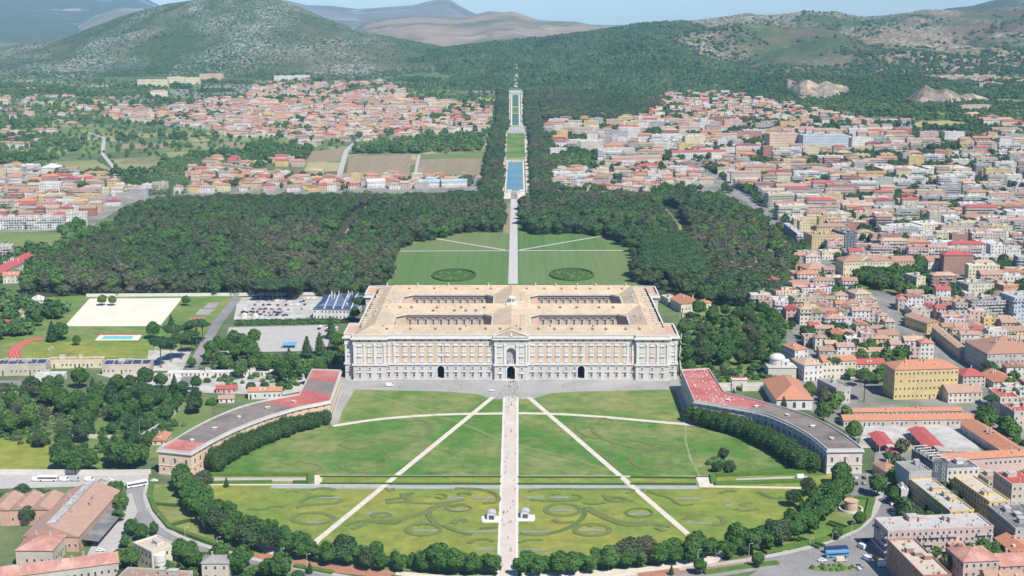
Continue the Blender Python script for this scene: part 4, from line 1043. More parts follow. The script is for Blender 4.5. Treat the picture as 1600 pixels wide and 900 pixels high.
row('row', [(1138, 872), (1175, 868), (1210, 858), (1245, 843), (1275, 824), (1298, 802), (1312, 780), (1314, 760)], 20, 1.08, 'tree of the outer row round the right lawn', 'the bottom', 'trees round the right side of the lawns', 1)
row('row', [(1150, 862), (1185, 850), (1220, 838), (1250, 822), (1276, 800), (1292, 780)], 12, 1.0, 'leafy tree of the inner row round the right lawn', 'the bottom', 'trees round the right side of the lawns', 3)
def single(k, px, py, s, label, group=None):
    x, y = G(px, py); return tree(k, x, y, s, label, group)
def spot(k, L, desc, group):
    for i, (px, py, s) in enumerate(sorted(L)):
        single(k, px, py, s, f'{desc}, {ORD[i]} from the left', group)
for a in [('oak', 318, 768, .9, 'dark bushy tree at the left end of the long lawn path'), ('oak', 1262, 775, .9, 'dark bushy tree by the right end of the long lawn path'), ('oak', 1240, 792, .8, 'dark purplish tree inside the right tree ring'),
          ('broad', 1184, 888, .62, 'small tree alone in the road verge at lower right'), ('broad', 1093, 898, .75, 'pale green tree beside the red gravel strip at lower right'), ('conifer', 1049, 899, .45, 'small conifer by the red strip at the bottom edge'),
          ('broad', 1308, 844, .62, 'small round tree casting a shadow on the right verge'), ('broad', 1343, 822, .6, 'small round tree beside the hedge near the brick tower'), ('broad', 1371, 776, .95, 'round tree on the car park near the brick tower'), ('broad', 1396, 788, .9, 'tall tree in front of the grey slab block'),
          ('broad', 1334, 690, .95, 'bright green tree at the corner of the barracks'), ('broad', 1286, 660, 1.0, 'full round tree behind the right wing roof'), ('broad', 1388, 722, .5, 'little tree right of the small tiled house'), ('conifer', 1224, 645, .7, 'dark conifer beside the orange-roofed church'),
          ('pine', 1300, 590, .95, 'umbrella pine beside the white town houses'), ('pine', 1350, 628, 1.25, 'wide umbrella pine left of the yellow barracks'), ('pine', 1345, 605, 1.0, 'umbrella pine at the back of the walled garden'), ('broad', 1264, 622, .85, 'green tree between the church and the grey mansion'),
          ('conifer', 355, 893, .5, 'small fir at the bottom left road'), ('conifer', 484, 897, .5, 'small fir at the bottom verge left of the avenue'), ('conifer', 1146, 625, .62, 'blue-green cedar beside the garden gateway'), ('pine', 1548, 650, .9, 'umbrella pine behind the barracks roof'),
          ('oak', 1130, 720, .7, 'overgrown shrub clump on the right lawn'), ('oak', 1140, 742, .6, 'leafy thicket by the hedge on the right lawn'), ('oak', 1118, 738, .55, 'low bushy tree near the right gravel pad'), ('conifer', 354, 762, .35, 'small dark fir on the long left path'),
          ('broad', 1432, 820, .8, 'leafy tree in front of the long flats'), ('broad', 1412, 824, .75, 'leafy tree left of the flats courtyard'), ('broad', 1452, 825, .8, 'round tree in the flats courtyard'), ('conifer', 1446, 812, .7, 'dark conifer in the flats courtyard'), ('broad', 1490, 768, .7, 'palm-green tree beside the white colonnade building')]:
    single(*a)
spot('broad', [(118, 742, 1.3), (96, 735, 1.25), (140, 738, 1.2), (205, 735, 1.1), (185, 732, 1.15), (175, 722, 1.05), (100, 712, 1.1), (222, 728, 1.0)], 'big round green tree beside the field above the station road', 'big trees beside the left field')
spot('row', [(182, 775, .9), (190, 800, .85), (186, 816, .85), (205, 838, .8), (222, 846, .85), (240, 836, .75), (196, 856, .7), (187, 888, .9), (206, 890, .8)], 'street tree between the long shed and the left road', 'street trees left')
spot('broad', [(300, 890, .9), (320, 893, .95), (344, 886, .9), (300, 872, .8), (380, 888, .95), (372, 900, .9), (420, 905, 1.0), (440, 908, .95), (282, 878, .8)], 'bushy tree beside the villa at the bottom left', 'trees round the villa')
spot('oak', [(36, 785, .9), (62, 700, .7), (44, 820, .7)], 'dense tree among the sheds at far left', 'trees among the sheds')
L_ = []
cl = random.Random(21)
for yy in range(612, 712, 13):
    for xx in range(-6, 330, 26):
        px, py = xx + cl.uniform(-9, 9), yy + cl.uniform(-6, 6)
        if 345 < px: continue
        if 690 < py and (px < 72): continue
        if 655 < py < 685 and 75 < px < 125: continue
        if py > 640 + (330 - px) * .38 and px > 240: continue
        if px < 45 and py < 628: continue
        L_.append((px, py, cl.uniform(.75, 1.15)))
RICH = L_
spot('broad', [l for i, l in enumerate(L_) if i % 5 not in (0, 3)][:38], 'leafy tree in the dense grove left of the left wing', 'grove left of the palace')
spot('oak', [l for i, l in enumerate(L_) if i % 5 == 0][:16], 'dark evergreen tree in the grove left of the left wing', 'grove left of the palace')
spot('conifer', [l for i, l in enumerate(L_) if i % 5 == 3][:14], 'tall dark conifer in the grove left of the left wing', 'grove left of the palace')
L_ = []
for yy in range(500, 592, 14):
    for xx in range(1072, 1232, 20):
        px, py = xx + cl.uniform(-7, 7), yy + cl.uniform(-5, 5)
        if px < 1078 and py < 520: continue
        L_.append((px, py, cl.uniform(.8, 1.15)))
spot('broad', [l for i, l in enumerate(L_) if i % 4][:36], 'bright green tree in the garden right of the palace', 'trees of the garden right of the palace')
spot('oak', [l for i, l in enumerate(L_) if not i % 4][:12], 'darker tree in the garden right of the palace', 'trees of the garden right of the palace')
spot('pine', [(252, 575, 1.3), (268, 566, 1.35), (284, 562, 1.3), (300, 552, 1.25), (308, 542, 1.2), (317, 534, 1.2), (272, 548, 1.3), (290, 538, 1.2), (568, 508, 1.4)], 'tall umbrella pine beside the sports ground', 'umbrella pines by the sports ground')
spot('broad', [(352, 556, 1.2), (366, 548, 1.1), (380, 556, 1.25), (392, 566, 1.15), (352, 582, 1.2), (376, 592, 1.1), (440, 592, 1.15), (455, 580, 1.0), (448, 600, 1.1), (515, 575, 1.2), (528, 548, 1.1), (500, 585, 1.1), (340, 545, .9), (330, 560, .9), (398, 540, 1.0), (486, 602, 1.0)], 'leafy tree between the lower car park and the left wing', 'trees below the lower car park')
spot('conifer', [(82, 535, 1.2), (92, 528, 1.0), (268, 520, 1.0), (480, 560, 1.3), (500, 556, 1.2), (452, 570, .8), (518, 530, 1.2)], 'dark conifer left of the palace', 'conifers left of the palace')
spot('broad', [(96, 532, 1.0), (30, 515, .9), (45, 520, .9), (60, 510, .9), (240, 530, 1.0), (160, 478, .8), (176, 478, .8), (291, 478, .7), (345, 570, .9), (370, 565, .9), (395, 578, .9), (415, 585, 1.2), (432, 582, 1.1), (405, 570, 1.0), (470, 590, .8), (120, 540, .8), (300, 575, .8), (325, 570, .7), (535, 560, .8), (555, 500, .8), (384, 545, .7)], 'green tree on the grounds left of the palace', 'trees left of the palace')
print('trees', NT[0])

# ---------------------------------------------------------------- woods: one object each, instances of the same crowns
def wood(name, pts, meshes):
    "pts: (x, y, z, scale, variant)"
    me = bpy.data.meshes.new(name); me.from_pydata([p[:3] for p in pts], [], [])
    for nm, ty, k in (('sc', 'FLOAT', 3), ('vi', 'INT', 4)):
        a = me.attributes.new(nm, ty, 'POINT'); a.data.foreach_set('value', [p[k] for p in pts])
    a = me.attributes.new('rz', 'FLOAT', 'POINT'); a.data.foreach_set('value', [trr.uniform(0, 6.28) for _ in pts])
    o = link(name, me, kind='stuff'); ng = bpy.data.node_groups.new(name, 'GeometryNodeTree')
    ng.interface.new_socket('Geometry', in_out='INPUT', socket_type='NodeSocketGeometry'); ng.interface.new_socket('Geometry', in_out='OUTPUT', socket_type='NodeSocketGeometry')
    N = ng.nodes; L = ng.links; gi = N.new('NodeGroupInput'); go = N.new('NodeGroupOutput'); ip = N.new('GeometryNodeInstanceOnPoints'); j = N.new('GeometryNodeJoinGeometry')
    L.new(gi.outputs[0], ip.inputs['Points']); L.new(j.outputs[0], ip.inputs['Instance']); ip.inputs['Pick Instance'].default_value = True
    for m_ in reversed(meshes):
        so_ = bpy.data.objects.new('crown_source', m_); oi = N.new('GeometryNodeObjectInfo'); oi.inputs['Object'].default_value = so_; oi.inputs['As Instance'].default_value = True; L.new(oi.outputs['Geometry'], j.inputs[0])
    def at(nm, ty):
        a = N.new('GeometryNodeInputNamedAttribute'); a.data_type = ty; a.inputs[0].default_value = nm; return a.outputs[0]
    L.new(at('vi', 'INT'), ip.inputs['Instance Index']); L.new(at('sc', 'FLOAT'), ip.inputs['Scale'])
    cx = N.new('ShaderNodeCombineXYZ'); L.new(at('rz', 'FLOAT'), cx.inputs[2]); L.new(cx.outputs[0], ip.inputs['Rotation']); L.new(ip.outputs[0], go.inputs[0])
    md = o.modifiers.new('wood', 'NODES'); md.node_group = ng
    return o
def scatter(poly_px, sp, jit=.45, world=False, keep=None, smin=.8, smax=1.2, nv=4, seed=1, dz=0):
    P = poly_px if world else GP(poly_px); r_ = random.Random(seed); out = []
    x0, x1 = min(p[0] for p in P), max(p[0] for p in P); y = min(p[1] for p in P); y1 = max(p[1] for p in P); k = 0
    while y < y1:
        x = x0 + (k % 2) * sp / 2
        while x < x1:
            a, c = x + r_.uniform(-jit, jit) * sp, y + r_.uniform(-jit, jit) * sp
            if inpoly(a, c, P) and (keep is None or keep(a, c)): out.append((a, c, T(c) + dz, r_.uniform(smin, smax), r_.randrange(nv)))
            x += sp
        y += sp * .87; k += 1
    return out
def lowcrown(nm, lobes, n, ls, mat, seed, trunk=None, seg=(7, 4)): return crown(nm, lobes, n, ls, mat, seed, seg=seg, trunk=trunk, jit=.5, core=.86)
forest_m = [lowcrown('wood_crown', lobes_round(s, 8.2, 8.5, 9.5, 9, .7) + [(0, 0, 4.5, 5.5, 5.5, 4.5)], 700, .85, ml_park, s) for s in (31, 32, 33, 34, 35)]
forest_m[4] = lowcrown('wood_crown', lobes_round(36, 7.2, 9, 9.6, 8, .8) + [(0, 0, 4.5, 5.5, 5.5, 4.5)], 620, .9, ml_green, 36)
def road_clear(lines, w):
    W_ = [GP(l) for l in lines]
    def f(x, y):
        for P in W_:
            for a, c in zip(P, P[1:]):
                dx, dy = c[0] - a[0], c[1] - a[1]; t = max(0, min(1, ((x - a[0]) * dx + (y - a[1]) * dy) / (dx * dx + dy * dy)))
                if math.hypot(x - a[0] - t * dx, y - a[1] - t * dy) < w: return False
        return True
    return f
clr = road_clear([[(500, 415), (535, 372), (566, 330), (580, 312)], [(1072, 420), (1062, 352), (1028, 312)]], 11.5)
PLN = GP([(1000, 432), (1008, 384), (1076, 384), (1106, 450), (1040, 446)])
clr2 = lambda x, y: clr(x, y) and not inpoly(x, y, PLN)
pts = scatter([(40, 462), (62, 425), (120, 395), (170, 362), (215, 334), (440, 326), (640, 324), (786, 326), (786, 364), (745, 363), (712, 367), (690, 374), (662, 377), (622, 392), (606, 436), (594, 448), (560, 466), (400, 463), (130, 463)], 13.4, keep=clr, smin=.6, smax=1.35, nv=5, seed=2)
pts += scatter([(814, 325), (1105, 322), (1165, 336), (1205, 372), (1232, 402), (1236, 478), (1190, 480), (1100, 478), (1050, 460), (1022, 452), (992, 446), (988, 388), (940, 372), (900, 366), (850, 368), (818, 364)], 13.4, keep=clr2, smin=.6, smax=1.35, nv=5, seed=3)
pts += scatter([(215, 334), (440, 326), (786, 326), (786, 312), (700, 314), (300, 318), (240, 322)], 12.5, seed=4, nv=5, smin=.8, smax=1.1)
pts += scatter([(815, 325), (1105, 322), (1165, 336), (1120, 312), (850, 312)], 12.5, seed=5, nv=5, smin=.8, smax=1.1)
# tree belts along the canals
pts += scatter([(752, 312), (783, 312), (788, 205), (770, 205)], 12, nv=5, seed=6, smin=.8, smax=1.05)
pts += scatter([(832, 312), (866, 312), (845, 205), (827, 205)], 12, nv=5, seed=7, smin=.8, smax=1.05)
pts += scatter([(775, 205), (792, 205), (792, 146), (778, 146)], 13, nv=5, seed=8, smin=.8, smax=1.1)
pts += scatter([(821, 205), (848, 205), (838, 146), (820, 146)], 13, nv=5, seed=9, smin=.8, smax=1.1)
pts += scatter([(838, 150), (1036, 158), (1030, 172), (995, 186), (960, 192), (850, 190)], 15, nv=5, seed=10, smin=.9, smax=1.3)
wood('park_forest', pts, forest_m)
print('forest', len(pts))
# stone-pine plantation and undergrowth in the sources' wake
pine_m = [lowcrown('pine_crown', pine_l(s), 420, .6, ml_pine, s, trunk=(13, .3)) for s in (41, 42)]
pts = scatter([(1000, 432), (1008, 384), (1076, 384), (1106, 450), (1040, 446)], 7.2, nv=2, seed=12, smin=1.0, smax=1.2)
pts += scatter([(400, 472), (470, 472), (470, 462), (400, 462)], 8, nv=2, seed=13, smin=1.0, smax=1.15)
wood('pine_plantation', pts, pine_m)
# woods on the hills
hill_m = [lowcrown('hill_crown', lobes_round(s, 8, 10, 6, 6, .8), 150, 1.7, ml_hill, s, seg=(6, 4)) for s in (51, 52, 53)]
hr = random.Random(8); pts = []
for _ in range(30000):
    u, v = hr.random(), hr.random() ** .8; x, y, z = sample(H_FOR, u, v)
    if abs(PX(x, y, z)[0] - 806) < 2.2 and v < .42: continue
    if v > .97: continue
    pts.append((x, y, z - 2, hr.uniform(.5, 1.5), hr.randrange(3)))
def patchy(H, n, f, s0, s1, vmax=.97):
    for _ in range(n):
        u, v = hr.random(), hr.random() * vmax; x, y, z = sample(H, u, v)
        if hr.random() < f(u, v, noise.noise(Vector((x * .004, y * .004, 3)))): pts.append((x, y, z - 2, hr.uniform(s0, s1), hr.randrange(3)))
patchy(H_ROCK, 14000, lambda u, v, n: 1 if v < .2 + n * .15 else (.9 if (u < .25 - v * .15 + n * .1) else (.5 if n > .18 else .03)), .5, 1.1)
patchy(H_CONE, 16000, lambda u, v, n: 1 if v < .14 + n * .15 else (.35 if n > .12 else .1), .3, .62)
patchy(H_QUA, 2600, lambda u, v, n: .9, .45, .8)
wood('hillside_woodland', pts, hill_m)
print('hill', len(pts))
# ================================================================ houses and other buildings
WALL = {k: M('wall_' + k, c, tuple(x * .86 for x in c), .25, tuple(x * .74 for x in c), .09) for k, c in dict(
    white=(.68, .66, .62), cream=(.66, .6, .47), yellow=(.66, .5, .22), paleyellow=(.68, .62, .42), peach=(.6, .44, .31), pink=(.6, .45, .4), grey=(.42, .41, .39), stone=(.5, .46, .4), brick=(.4, .2, .14), beige=(.55, .49, .4), paleblue=(.46, .53, .58), teal=(.12, .36, .32), darkglass=(.1, .12, .15), orange=(.6, .3, .12), salmon=(.58, .36, .27)).items()}
ROOF = {k: M('roof_' + k, c, tuple(x * .8 for x in c), .5, c3, .12, bump=.35) for k, (c, c3) in dict(
    orange=((.52, .23, .13), (.42, .21, .14)), terracotta=((.41, .22, .15), (.32, .21, .16)), salmon=((.45, .28, .21), (.36, .25, .2)), brown=((.36, .24, .17), (.3, .22, .17)), crimson=((.45, .1, .09), (.36, .11, .1)), sand=((.52, .37, .26), (.42, .3, .22)), grey=((.33, .32, .3), (.24, .23, .22)),
    lightgrey=((.5, .49, .46), (.38, .37, .35)), white=((.68, .66, .62), (.5, .48, .45)), cream=((.58, .5, .4), (.46, .4, .33)), darkgrey=((.17, .17, .17), (.25, .24, .23)), faded=((.45, .22, .18), (.52, .33, .26)), blue=((.09, .13, .22), (.14, .19, .28)), lightblue=((.3, .42, .5), (.4, .5, .56))).items()}
m_wdark = M('window_dark', (.05, .055, .06), (.09, .09, .09), .8, rough=.3, spec=.5)
m_wframe = M('window_trim', (.62, .6, .56), (.5, .48, .45), 1.0)
m_rail = M('balcony_slab', (.5, .48, .45), (.4, .39, .37), 1.0)
m_solar = M('solar_panel', (.03, .045, .09), (.05, .07, .12), .5, rough=.5, spec=.3)
m_metal = M('painted_metal', (.6, .6, .58), (.5, .5, .48), 1.0)
m_shutg = M('green_shutter', (.1, .14, .1), (.14, .16, .12), 1.0)
tr = random.Random(5)
def gen(w, d, h, st, rt, seed, bal=False, det=2, side=None, floors_plain=False):
    """a building in its own frame: x 0..w along the front, y 0..d away, z up. returns parts"""
    r_ = random.Random(seed); P = {}
    wl = MB(); wl.box(0, w, 0, d, -.4, h, 0, top=(rt == 'flat')); P['wall'] = wl
    rf_ = MB(); cl_ = MB()
    rh = min(w, d) * .2 + .3
    if rt == 'flat':
        t = .35; rf_.box(t, w - t, t, d - t, h, h + .06)
        if det:
            for a in ((-.12, w + .12, -.12, t), (-.12, w + .12, d - t, d + .12), (-.12, t, t, d - t), (w - t, w + .12, t, d - t)): wl.box(*a, h - .25, h + .75, 0, bottom=True)
            n = max(1, int(w * d / 150))
            for _ in range(min(n, 4)):
                x, y = r_.uniform(.15, .7) * w, r_.uniform(.2, .7) * d; a, c = min(w * .28, r_.uniform(2.5, 5)), min(d * .3, r_.uniform(2.5, 5)); hh = r_.uniform(1.8, 2.7)
                cl_.box(x, x + a, y, y + c, h, h + hh); cl_.box(x - .2, x + a + .2, y - .2, y + c + .2, h + hh, h + hh + .2, 1, bottom=True)
            for _ in range(int(w * d / 40) + 2):
                x, y = r_.uniform(1, w - 1.5), r_.uniform(1, d - 1.5); a = r_.uniform(.3, .9); cl_.box(x, x + a, y, y + a * r_.uniform(.7, 1.6), h, h + r_.uniform(.5, 1.4), r_.randrange(2))
    else:
        hip = (min(w, d) / 2 if 'hip' in rt else 0); ax = 'y' if rt.endswith('_y') else 'x'
        if 'gable' in rt: 
            if ax == 'x': wl.tri((0, d, h), (0, 0, h), (0, d / 2, h + rh - .1)); wl.tri((w, 0, h), (w, d, h), (w, d / 2, h + rh - .1))
            else: wl.tri((0, 0, h), (w, 0, h), (w / 2, 0, h + rh - .1)); wl.tri((w, d, h), (0, d, h), (w / 2, d, h + rh - .1))
        rf_.gable(0, w, 0, d, h, rh, ax, hip, 0, .55)
        if det:
            for _ in range(max(1, int(w * d / 160))):
                x, y = r_.uniform(.2, .8) * w, r_.uniform(.3, .7) * d; cl_.box(x, x + .7, y, y + .9, h, h + rh + r_.uniform(.4, 1.0)); cl_.box(x - .12, x + .82, y - .12, y + 1.02, h + rh + .9, h + rh + 1.1, 1, bottom=True)
            if det > 1 and r_.random() < .4:
                for _ in range(2):
                    x = r_.uniform(.15, .8) * w; y = d * .16; q = h + rh * .32; cl_.box(x, x + 1.3, y, y + 2, h, q + 1.2)
    P['roof'] = rf_
    if cl_.v: P['clutter'] = cl_
    wn_ = MB(); bl = MB(); fh = h / st
    if not floors_plain:
        def face(L, ox, oy, dx, dy, nx, ny, balc):
            n = max(1, int((L - 1.2) / (3.0 if det else 4.5))); sp = L / n; ww, wh = (1.15, 1.6) if det else (1.5, 1.7)
            for f in range(st):
                z = f * fh + fh * .32; hh = min(wh, fh * .55)
                for i in range(n):
                    if r_.random() < .07: continue
                    u = (i + .5) * sp; door = f == 0 and r_.random() < .3
                    def q(a0, a1, z0, z1, o, m): wn_.quad((ox + dx * a0 + nx * o, oy + dy * a0 + ny * o, z0), (ox + dx * a1 + nx * o, oy + dy * a1 + ny * o, z0), (ox + dx * a1 + nx * o, oy + dy * a1 + ny * o, z1), (ox + dx * a0 + nx * o, oy + dy * a0 + ny * o, z1), m)
                    z0 = .1 if door else z
                    if det > 1: q(u - ww / 2 - .22, u + ww / 2 + .22, z0 - .22, z + hh + .22, .05, 1)
                    q(u - ww / 2, u + ww / 2, z0, z + hh, .09, 0)
                if balc and f > 0:
                    i = 0
                    while i < n:
                        k = min(n - i, r_.choice((1, 2, 2, 3)))
                        if r_.random() < .75:
                            a0, a1 = i * sp + .4, (i + k) * sp - .4; zz = f * fh + .1; D_ = 1.25
                            c = [(ox + dx * a + nx * o, oy + dy * a + ny * o) for a, o in ((a0, 0), (a0, D_), (a1, D_), (a1, 0))]
                            for p_, q_ in zip(c, c[1:]): bl.quad((*p_, zz), (*q_, zz), (*q_, zz + 1.0), (*p_, zz + 1.0), 0)
                            bl.face([(*p_, zz) for p_ in c[::-1]], 0); bl.face([(*p_, zz + .08) for p_ in c], 0)
                        i += k
        face(w, 0, 0, 1, 0, 0, -1, bal)
        if det: face(d, 0, d, 0, -1, -1, 0, bal and det > 1)
        if det > 1: face(d, w, 0, 0, 1, 1, 0, False)
        if det > 1:
            bl.box(-.25, w + .25, -.25, d + .25, h - .3, h - .05, 1, bottom=True) if rt != 'flat' else None
    P['windows'] = wn_
    if bl.v: P['balconies'] = bl
    return P
BLD = []; OCC = set(); CELL = 2.5
def rect(x, y, w, d, rz):
    c, s = math.cos(rz), math.sin(rz); return [(x + a * c - b_ * s, y + a * s + b_ * c) for a, b_ in ((0, 0), (w, 0), (w, d), (0, d))]
def cells(x, y, w, d, rz, grow=0):
    c, s = math.cos(rz), math.sin(rz); nx, ny = max(2, int((w + 2 * grow) / 2.2) + 1), max(2, int((d + 2 * grow) / 2.2) + 1); S = set()
    for i in range(nx + 1):
        for j in range(ny + 1):
            a, b_ = -grow + (w + 2 * grow) * i / nx, -grow + (d + 2 * grow) * j / ny
            S.add((int((x + a * c - b_ * s) // CELL), int((y + a * s + b_ * c) // CELL)))
    return S
def add(x, y, w, d, rz, h, st, wall, roof, rt, name='house', label=None, cat='house', lm=None, bal=False, occ=True, group=None, plain=False):
    if occ: OCC.update(cells(x, y, w, d, rz, 0))
    BLD.append(dict(x=x, y=y, w=w, d=d, rz=rz, h=h, st=st, wall=wall, roof=roof, rt=rt, name=name, label=label, cat=cat, lm=lm, bal=bal, group=group, plain=plain)); return BLD[-1]
def B(x0, y0, x1, y1, ytop, d, st, wall, roof, rt, label, name='house', cat='house', lm=None, **k):
    a, c = G(x0, y0), G(x1, y1); w = math.dist(a, c); rz = math.atan2(c[1] - a[1], c[0] - a[0])
    if abs(rz) > .5: rz = 0
    return add(*a, w, d, rz, max(3, HT(x0, ytop, *a)), st, wall, roof, rt, name, label, cat, lm, **k)
def RB(fl, fr, bl, h, st, wall, roof, rt, label, name='house', cat='house', lm=None, **k):
    a, c, e = G(*fl, h), G(*fr, h), G(*bl, h); w = math.dist(a, c); ux, uy = (e[0] - a[0]), (e[1] - a[1]); d = math.hypot(ux, uy); rz = math.atan2(uy, ux) - math.pi / 2
    return add(*a, w, d, rz, h, st, wall, roof, rt, name, label, cat, lm, **k)
# --- right: foreground
B(1385, 876, 1549, 868, 831, 18, 4, 'pink', 'lightgrey', 'flat', 'long four-storey pink flats with pale flat roof at lower right', 'apartment_block', 'flats', 'the long pink flats', bal=True)
B(1439, 950, 1483, 948, 901, 44, 4, 'brick', 'cream', 'flat', 'brick-sided block with cream flat roof cut off by the bottom edge', 'apartment_block', 'flats')
B(1418, 787, 1453, 785, 739, 18, 6, 'grey', 'grey', 'flat', 'tall grey slab block with a blank front wall', 'office_block', 'office block', 'the tall grey slab block', plain=True)
B(1407, 792, 1418, 792, 766, 8, 3, 'white', 'white', 'flat', 'narrow white annex at the foot of the grey slab', 'annex', 'building', plain=True)
B(1455, 770, 1478, 768, 724, 24, 6, 'darkglass', 'darkgrey', 'flat', 'dark glass office with open metal roof frame behind grey slab', 'office_block', 'office block')
B(1478, 764, 1528, 762, 734, 15, 3, 'white', 'darkgrey', 'flat', 'white office with rows of windows right of the glass block', 'office_block', 'office block')
B(1482, 840, 1519, 838, 800, 50, 5, 'yellow', 'lightgrey', 'flat', 'deep yellow-fronted block with grey flat roof and red end', 'apartment_block', 'flats')
B(1543, 828, 1575, 826, 785, 40, 5, 'yellow', 'cream', 'flat', 'deep yellow block with cream roof behind the pink flats', 'apartment_block', 'flats', 'the deep yellow block')
B(1584, 866, 1640, 864, 827, 34, 4, 'grey', 'darkgrey', 'flat', 'grey block with dark flat roof at the right edge', 'apartment_block', 'flats')
B(1503, 918, 1558, 915, 878, 18, 3, 'pink', 'faded', 'hip', 'pinkish house with large dull red tiled roof at bottom right', 'house', 'house')
B(1562, 905, 1630, 902, 885, 16, 3, 'beige', 'faded', 'gable_x', 'beige house with dull red roof in the bottom right corner')
B(1490, 880, 1512, 879, 858, 16, 3, 'peach', 'faded', 'hip', 'small red-roofed house beside the cream-roofed brick block')
B(1580, 884, 1616, 882, 862, 18, 3, 'white', 'orange', 'gable_y', 'white house with bright orange roof at right edge low down')
B(1543, 772, 1577, 770, 752, 16, 2, 'beige', 'brown', 'flat', 'low beige building between the white office and red roofs')
B(1578, 805, 1622, 803, 758, 22, 4, 'beige', 'crimson', 'flat', 'beige flats with crimson roof at the right edge', 'apartment_block', 'flats')
B(1437, 752, 1640, 739, 722, 11, 2, 'pink', 'orange', 'gable_x', 'long pink two-storey barracks range with orange tiled roof', 'barracks', 'barracks', 'the long pink barracks range')
B(1318, 667, 1521, 665, 657, 11, 1, 'stone', 'orange', 'gable_x', 'long single-storey barracks stable with bright orange roof, nearer of two', 'barracks', 'barracks', 'the long orange barracks roofs')
B(1330, 652, 1503, 650, 644, 8, 1, 'stone', 'orange', 'gable_x', 'long orange-roofed barracks range behind the nearer stable', 'barracks', 'barracks')
RB((1571, 708), (1600, 703), (1501, 662), 5.5, 1, 'stone', 'orange', 'gable_y', 'long orange-roofed barracks range slanting beside the pale yard', 'barracks', 'barracks')
B(1382, 752, 1406, 750, 736, 15, 1, 'pink', 'terracotta', 'hip', 'small tiled house between the canopies and the grey slab', lm='the small tiled house')
B(1561, 650, 1590, 650, 622, 24, 4, 'cream', 'crimson', 'flat', 'cream corner block with broad crimson roof at right', 'apartment_block', 'flats')
B(1583, 672, 1630, 670, 644, 20, 4, 'beige', 'crimson', 'flat', 'beige block with crimson roof below the cream corner block', 'apartment_block', 'flats')
B(1481, 630, 1534, 629, 614, 18, 2, 'cream', 'salmon', 'gable_x', 'cream house with long salmon roof beside the yellow barracks')
B(1396, 625, 1495, 622, 578, 21, 4, 'yellow', 'orange', 'hip', 'large bright yellow four-storey barracks with orange roof', 'barracks', 'barracks', 'the big yellow barracks')
B(1504, 606, 1539, 605, 588, 18, 3, 'stone', 'crimson', 'hip', 'grey stone house with crimson roof right of the yellow barracks')
B(1552, 609, 1590, 608, 597, 24, 2, 'white', 'orange', 'gable_y', 'white gabled hall with orange roof before the arcaded palace', 'hall', 'hall')
B(1541, 586, 1625, 584, 553, 42, 4, 'stone', 'terracotta', 'hip', 'massive stone palace with arcade at its base at right', 'town_palace', 'palace', 'the arcaded stone palace')
B(1306, 632, 1328, 630, 608, 27, 2, 'stone', 'grey', 'flat', 'weathered grey-pink mansion with flat roof among pines', 'mansion', 'house', 'the weathered mansion')
B(1285, 593, 1337, 591, 565, 12, 3, 'cream', 'orange', 'gable_x', 'cream three-storey row house with orange roof above the pines')
B(1338, 591, 1382, 590, 569, 12, 3, 'cream', 'crimson', 'gable_x', 'cream row house with crimson and orange roof beside yellow barracks')
B(1256, 596, 1285, 594, 571, 22, 3, 'white', 'sand', 'hip', 'white house with sandy tiled roof behind the domed church')
B(1241, 577, 1262, 575, 547, 20, 4, 'white', 'orange', 'hip', 'tall house with orange roof at the palace garden edge')
# --- right: behind and beside the garden
B(1160, 402, 1232, 401, 390, 10, 2, 'white', 'orange', 'gable_x', 'long white school wing with orange roof at the wood edge', 'school', 'school', 'the white school wing')
B(1182.5, 449, 1206, 448, 433, 58, 3, 'paleyellow', 'grey', 'flat', 'deep yellow and grey convent range beside the wood', 'convent', 'building')
B(1219, 426, 1255, 425, 411, 18, 3, 'yellow', 'brown', 'hip', 'yellow convent house with brown hipped roof', 'convent', 'building')
B(1262, 437, 1299, 435, 421, 24, 3, 'yellow', 'salmon', 'hip', 'yellow building with wide salmon hipped roof at the street corner', 'school', 'school', 'the yellow corner school')
B(1228, 456, 1297, 454, 445, 14, 2, 'cream', 'terracotta', 'hip', 'long cream building with flat terracotta roof above the flats')
B(1183, 477, 1204, 476, 457, 14, 4, 'pink', 'crimson', 'flat', 'pinkish flats with crimson roof beside the garden trees', 'apartment_block', 'flats')
B(1212, 480, 1248, 478, 456, 14, 5, 'paleyellow', 'crimson', 'flat', 'pale yellow flats with crimson roof, balconies facing the camera', 'apartment_block', 'flats', 'the pale yellow flats', bal=True)
B(1241, 492, 1291, 490, 467, 16, 5, 'peach', 'grey', 'flat', 'brick and peach flats with grey roof and stacked balconies', 'apartment_block', 'flats', 'the brick and peach flats', bal=True)
B(1252, 471, 1298, 469, 452, 12, 4, 'white', 'crimson', 'flat', 'white flats behind the peach flats, with crimson roof', 'apartment_block', 'flats', bal=True)
B(1268, 390, 1318, 389, 369, 32, 5, 'yellow', 'brown', 'flat', 'big golden yellow box-shaped block beside the wide street', 'apartment_block', 'block', 'the golden yellow block')
B(1319, 389, 1338, 388, 365, 30, 5, 'darkglass', 'grey', 'flat', 'dark bluish block joined to the golden yellow one', 'office_block', 'block')
B(1245, 386, 1254.5, 386, 366, 80, 5, 'white', 'lightgrey', 'flat', 'long thin white flats running away along the wood street', 'apartment_block', 'flats', bal=True)
B(1284, 406, 1318, 405, 394, 14, 2, 'cream', 'cream', 'flat', 'low cream house below the golden yellow block')
B(1317, 433, 1395, 431, 409, 22, 3, 'paleyellow', 'terracotta', 'hip', 'long pale yellow villa with pediment and terracotta roof', 'town_palace', 'palace', 'the pediment villa')
B(1396, 430, 1428, 429, 409, 20, 4, 'peach', 'terracotta', 'gable_x', 'peach house adjoining the pale yellow villa')
B(1450, 424, 1509, 422, 408, 18, 3, 'white', 'terracotta', 'gable_x', 'long white house with terracotta roof right of the villa')
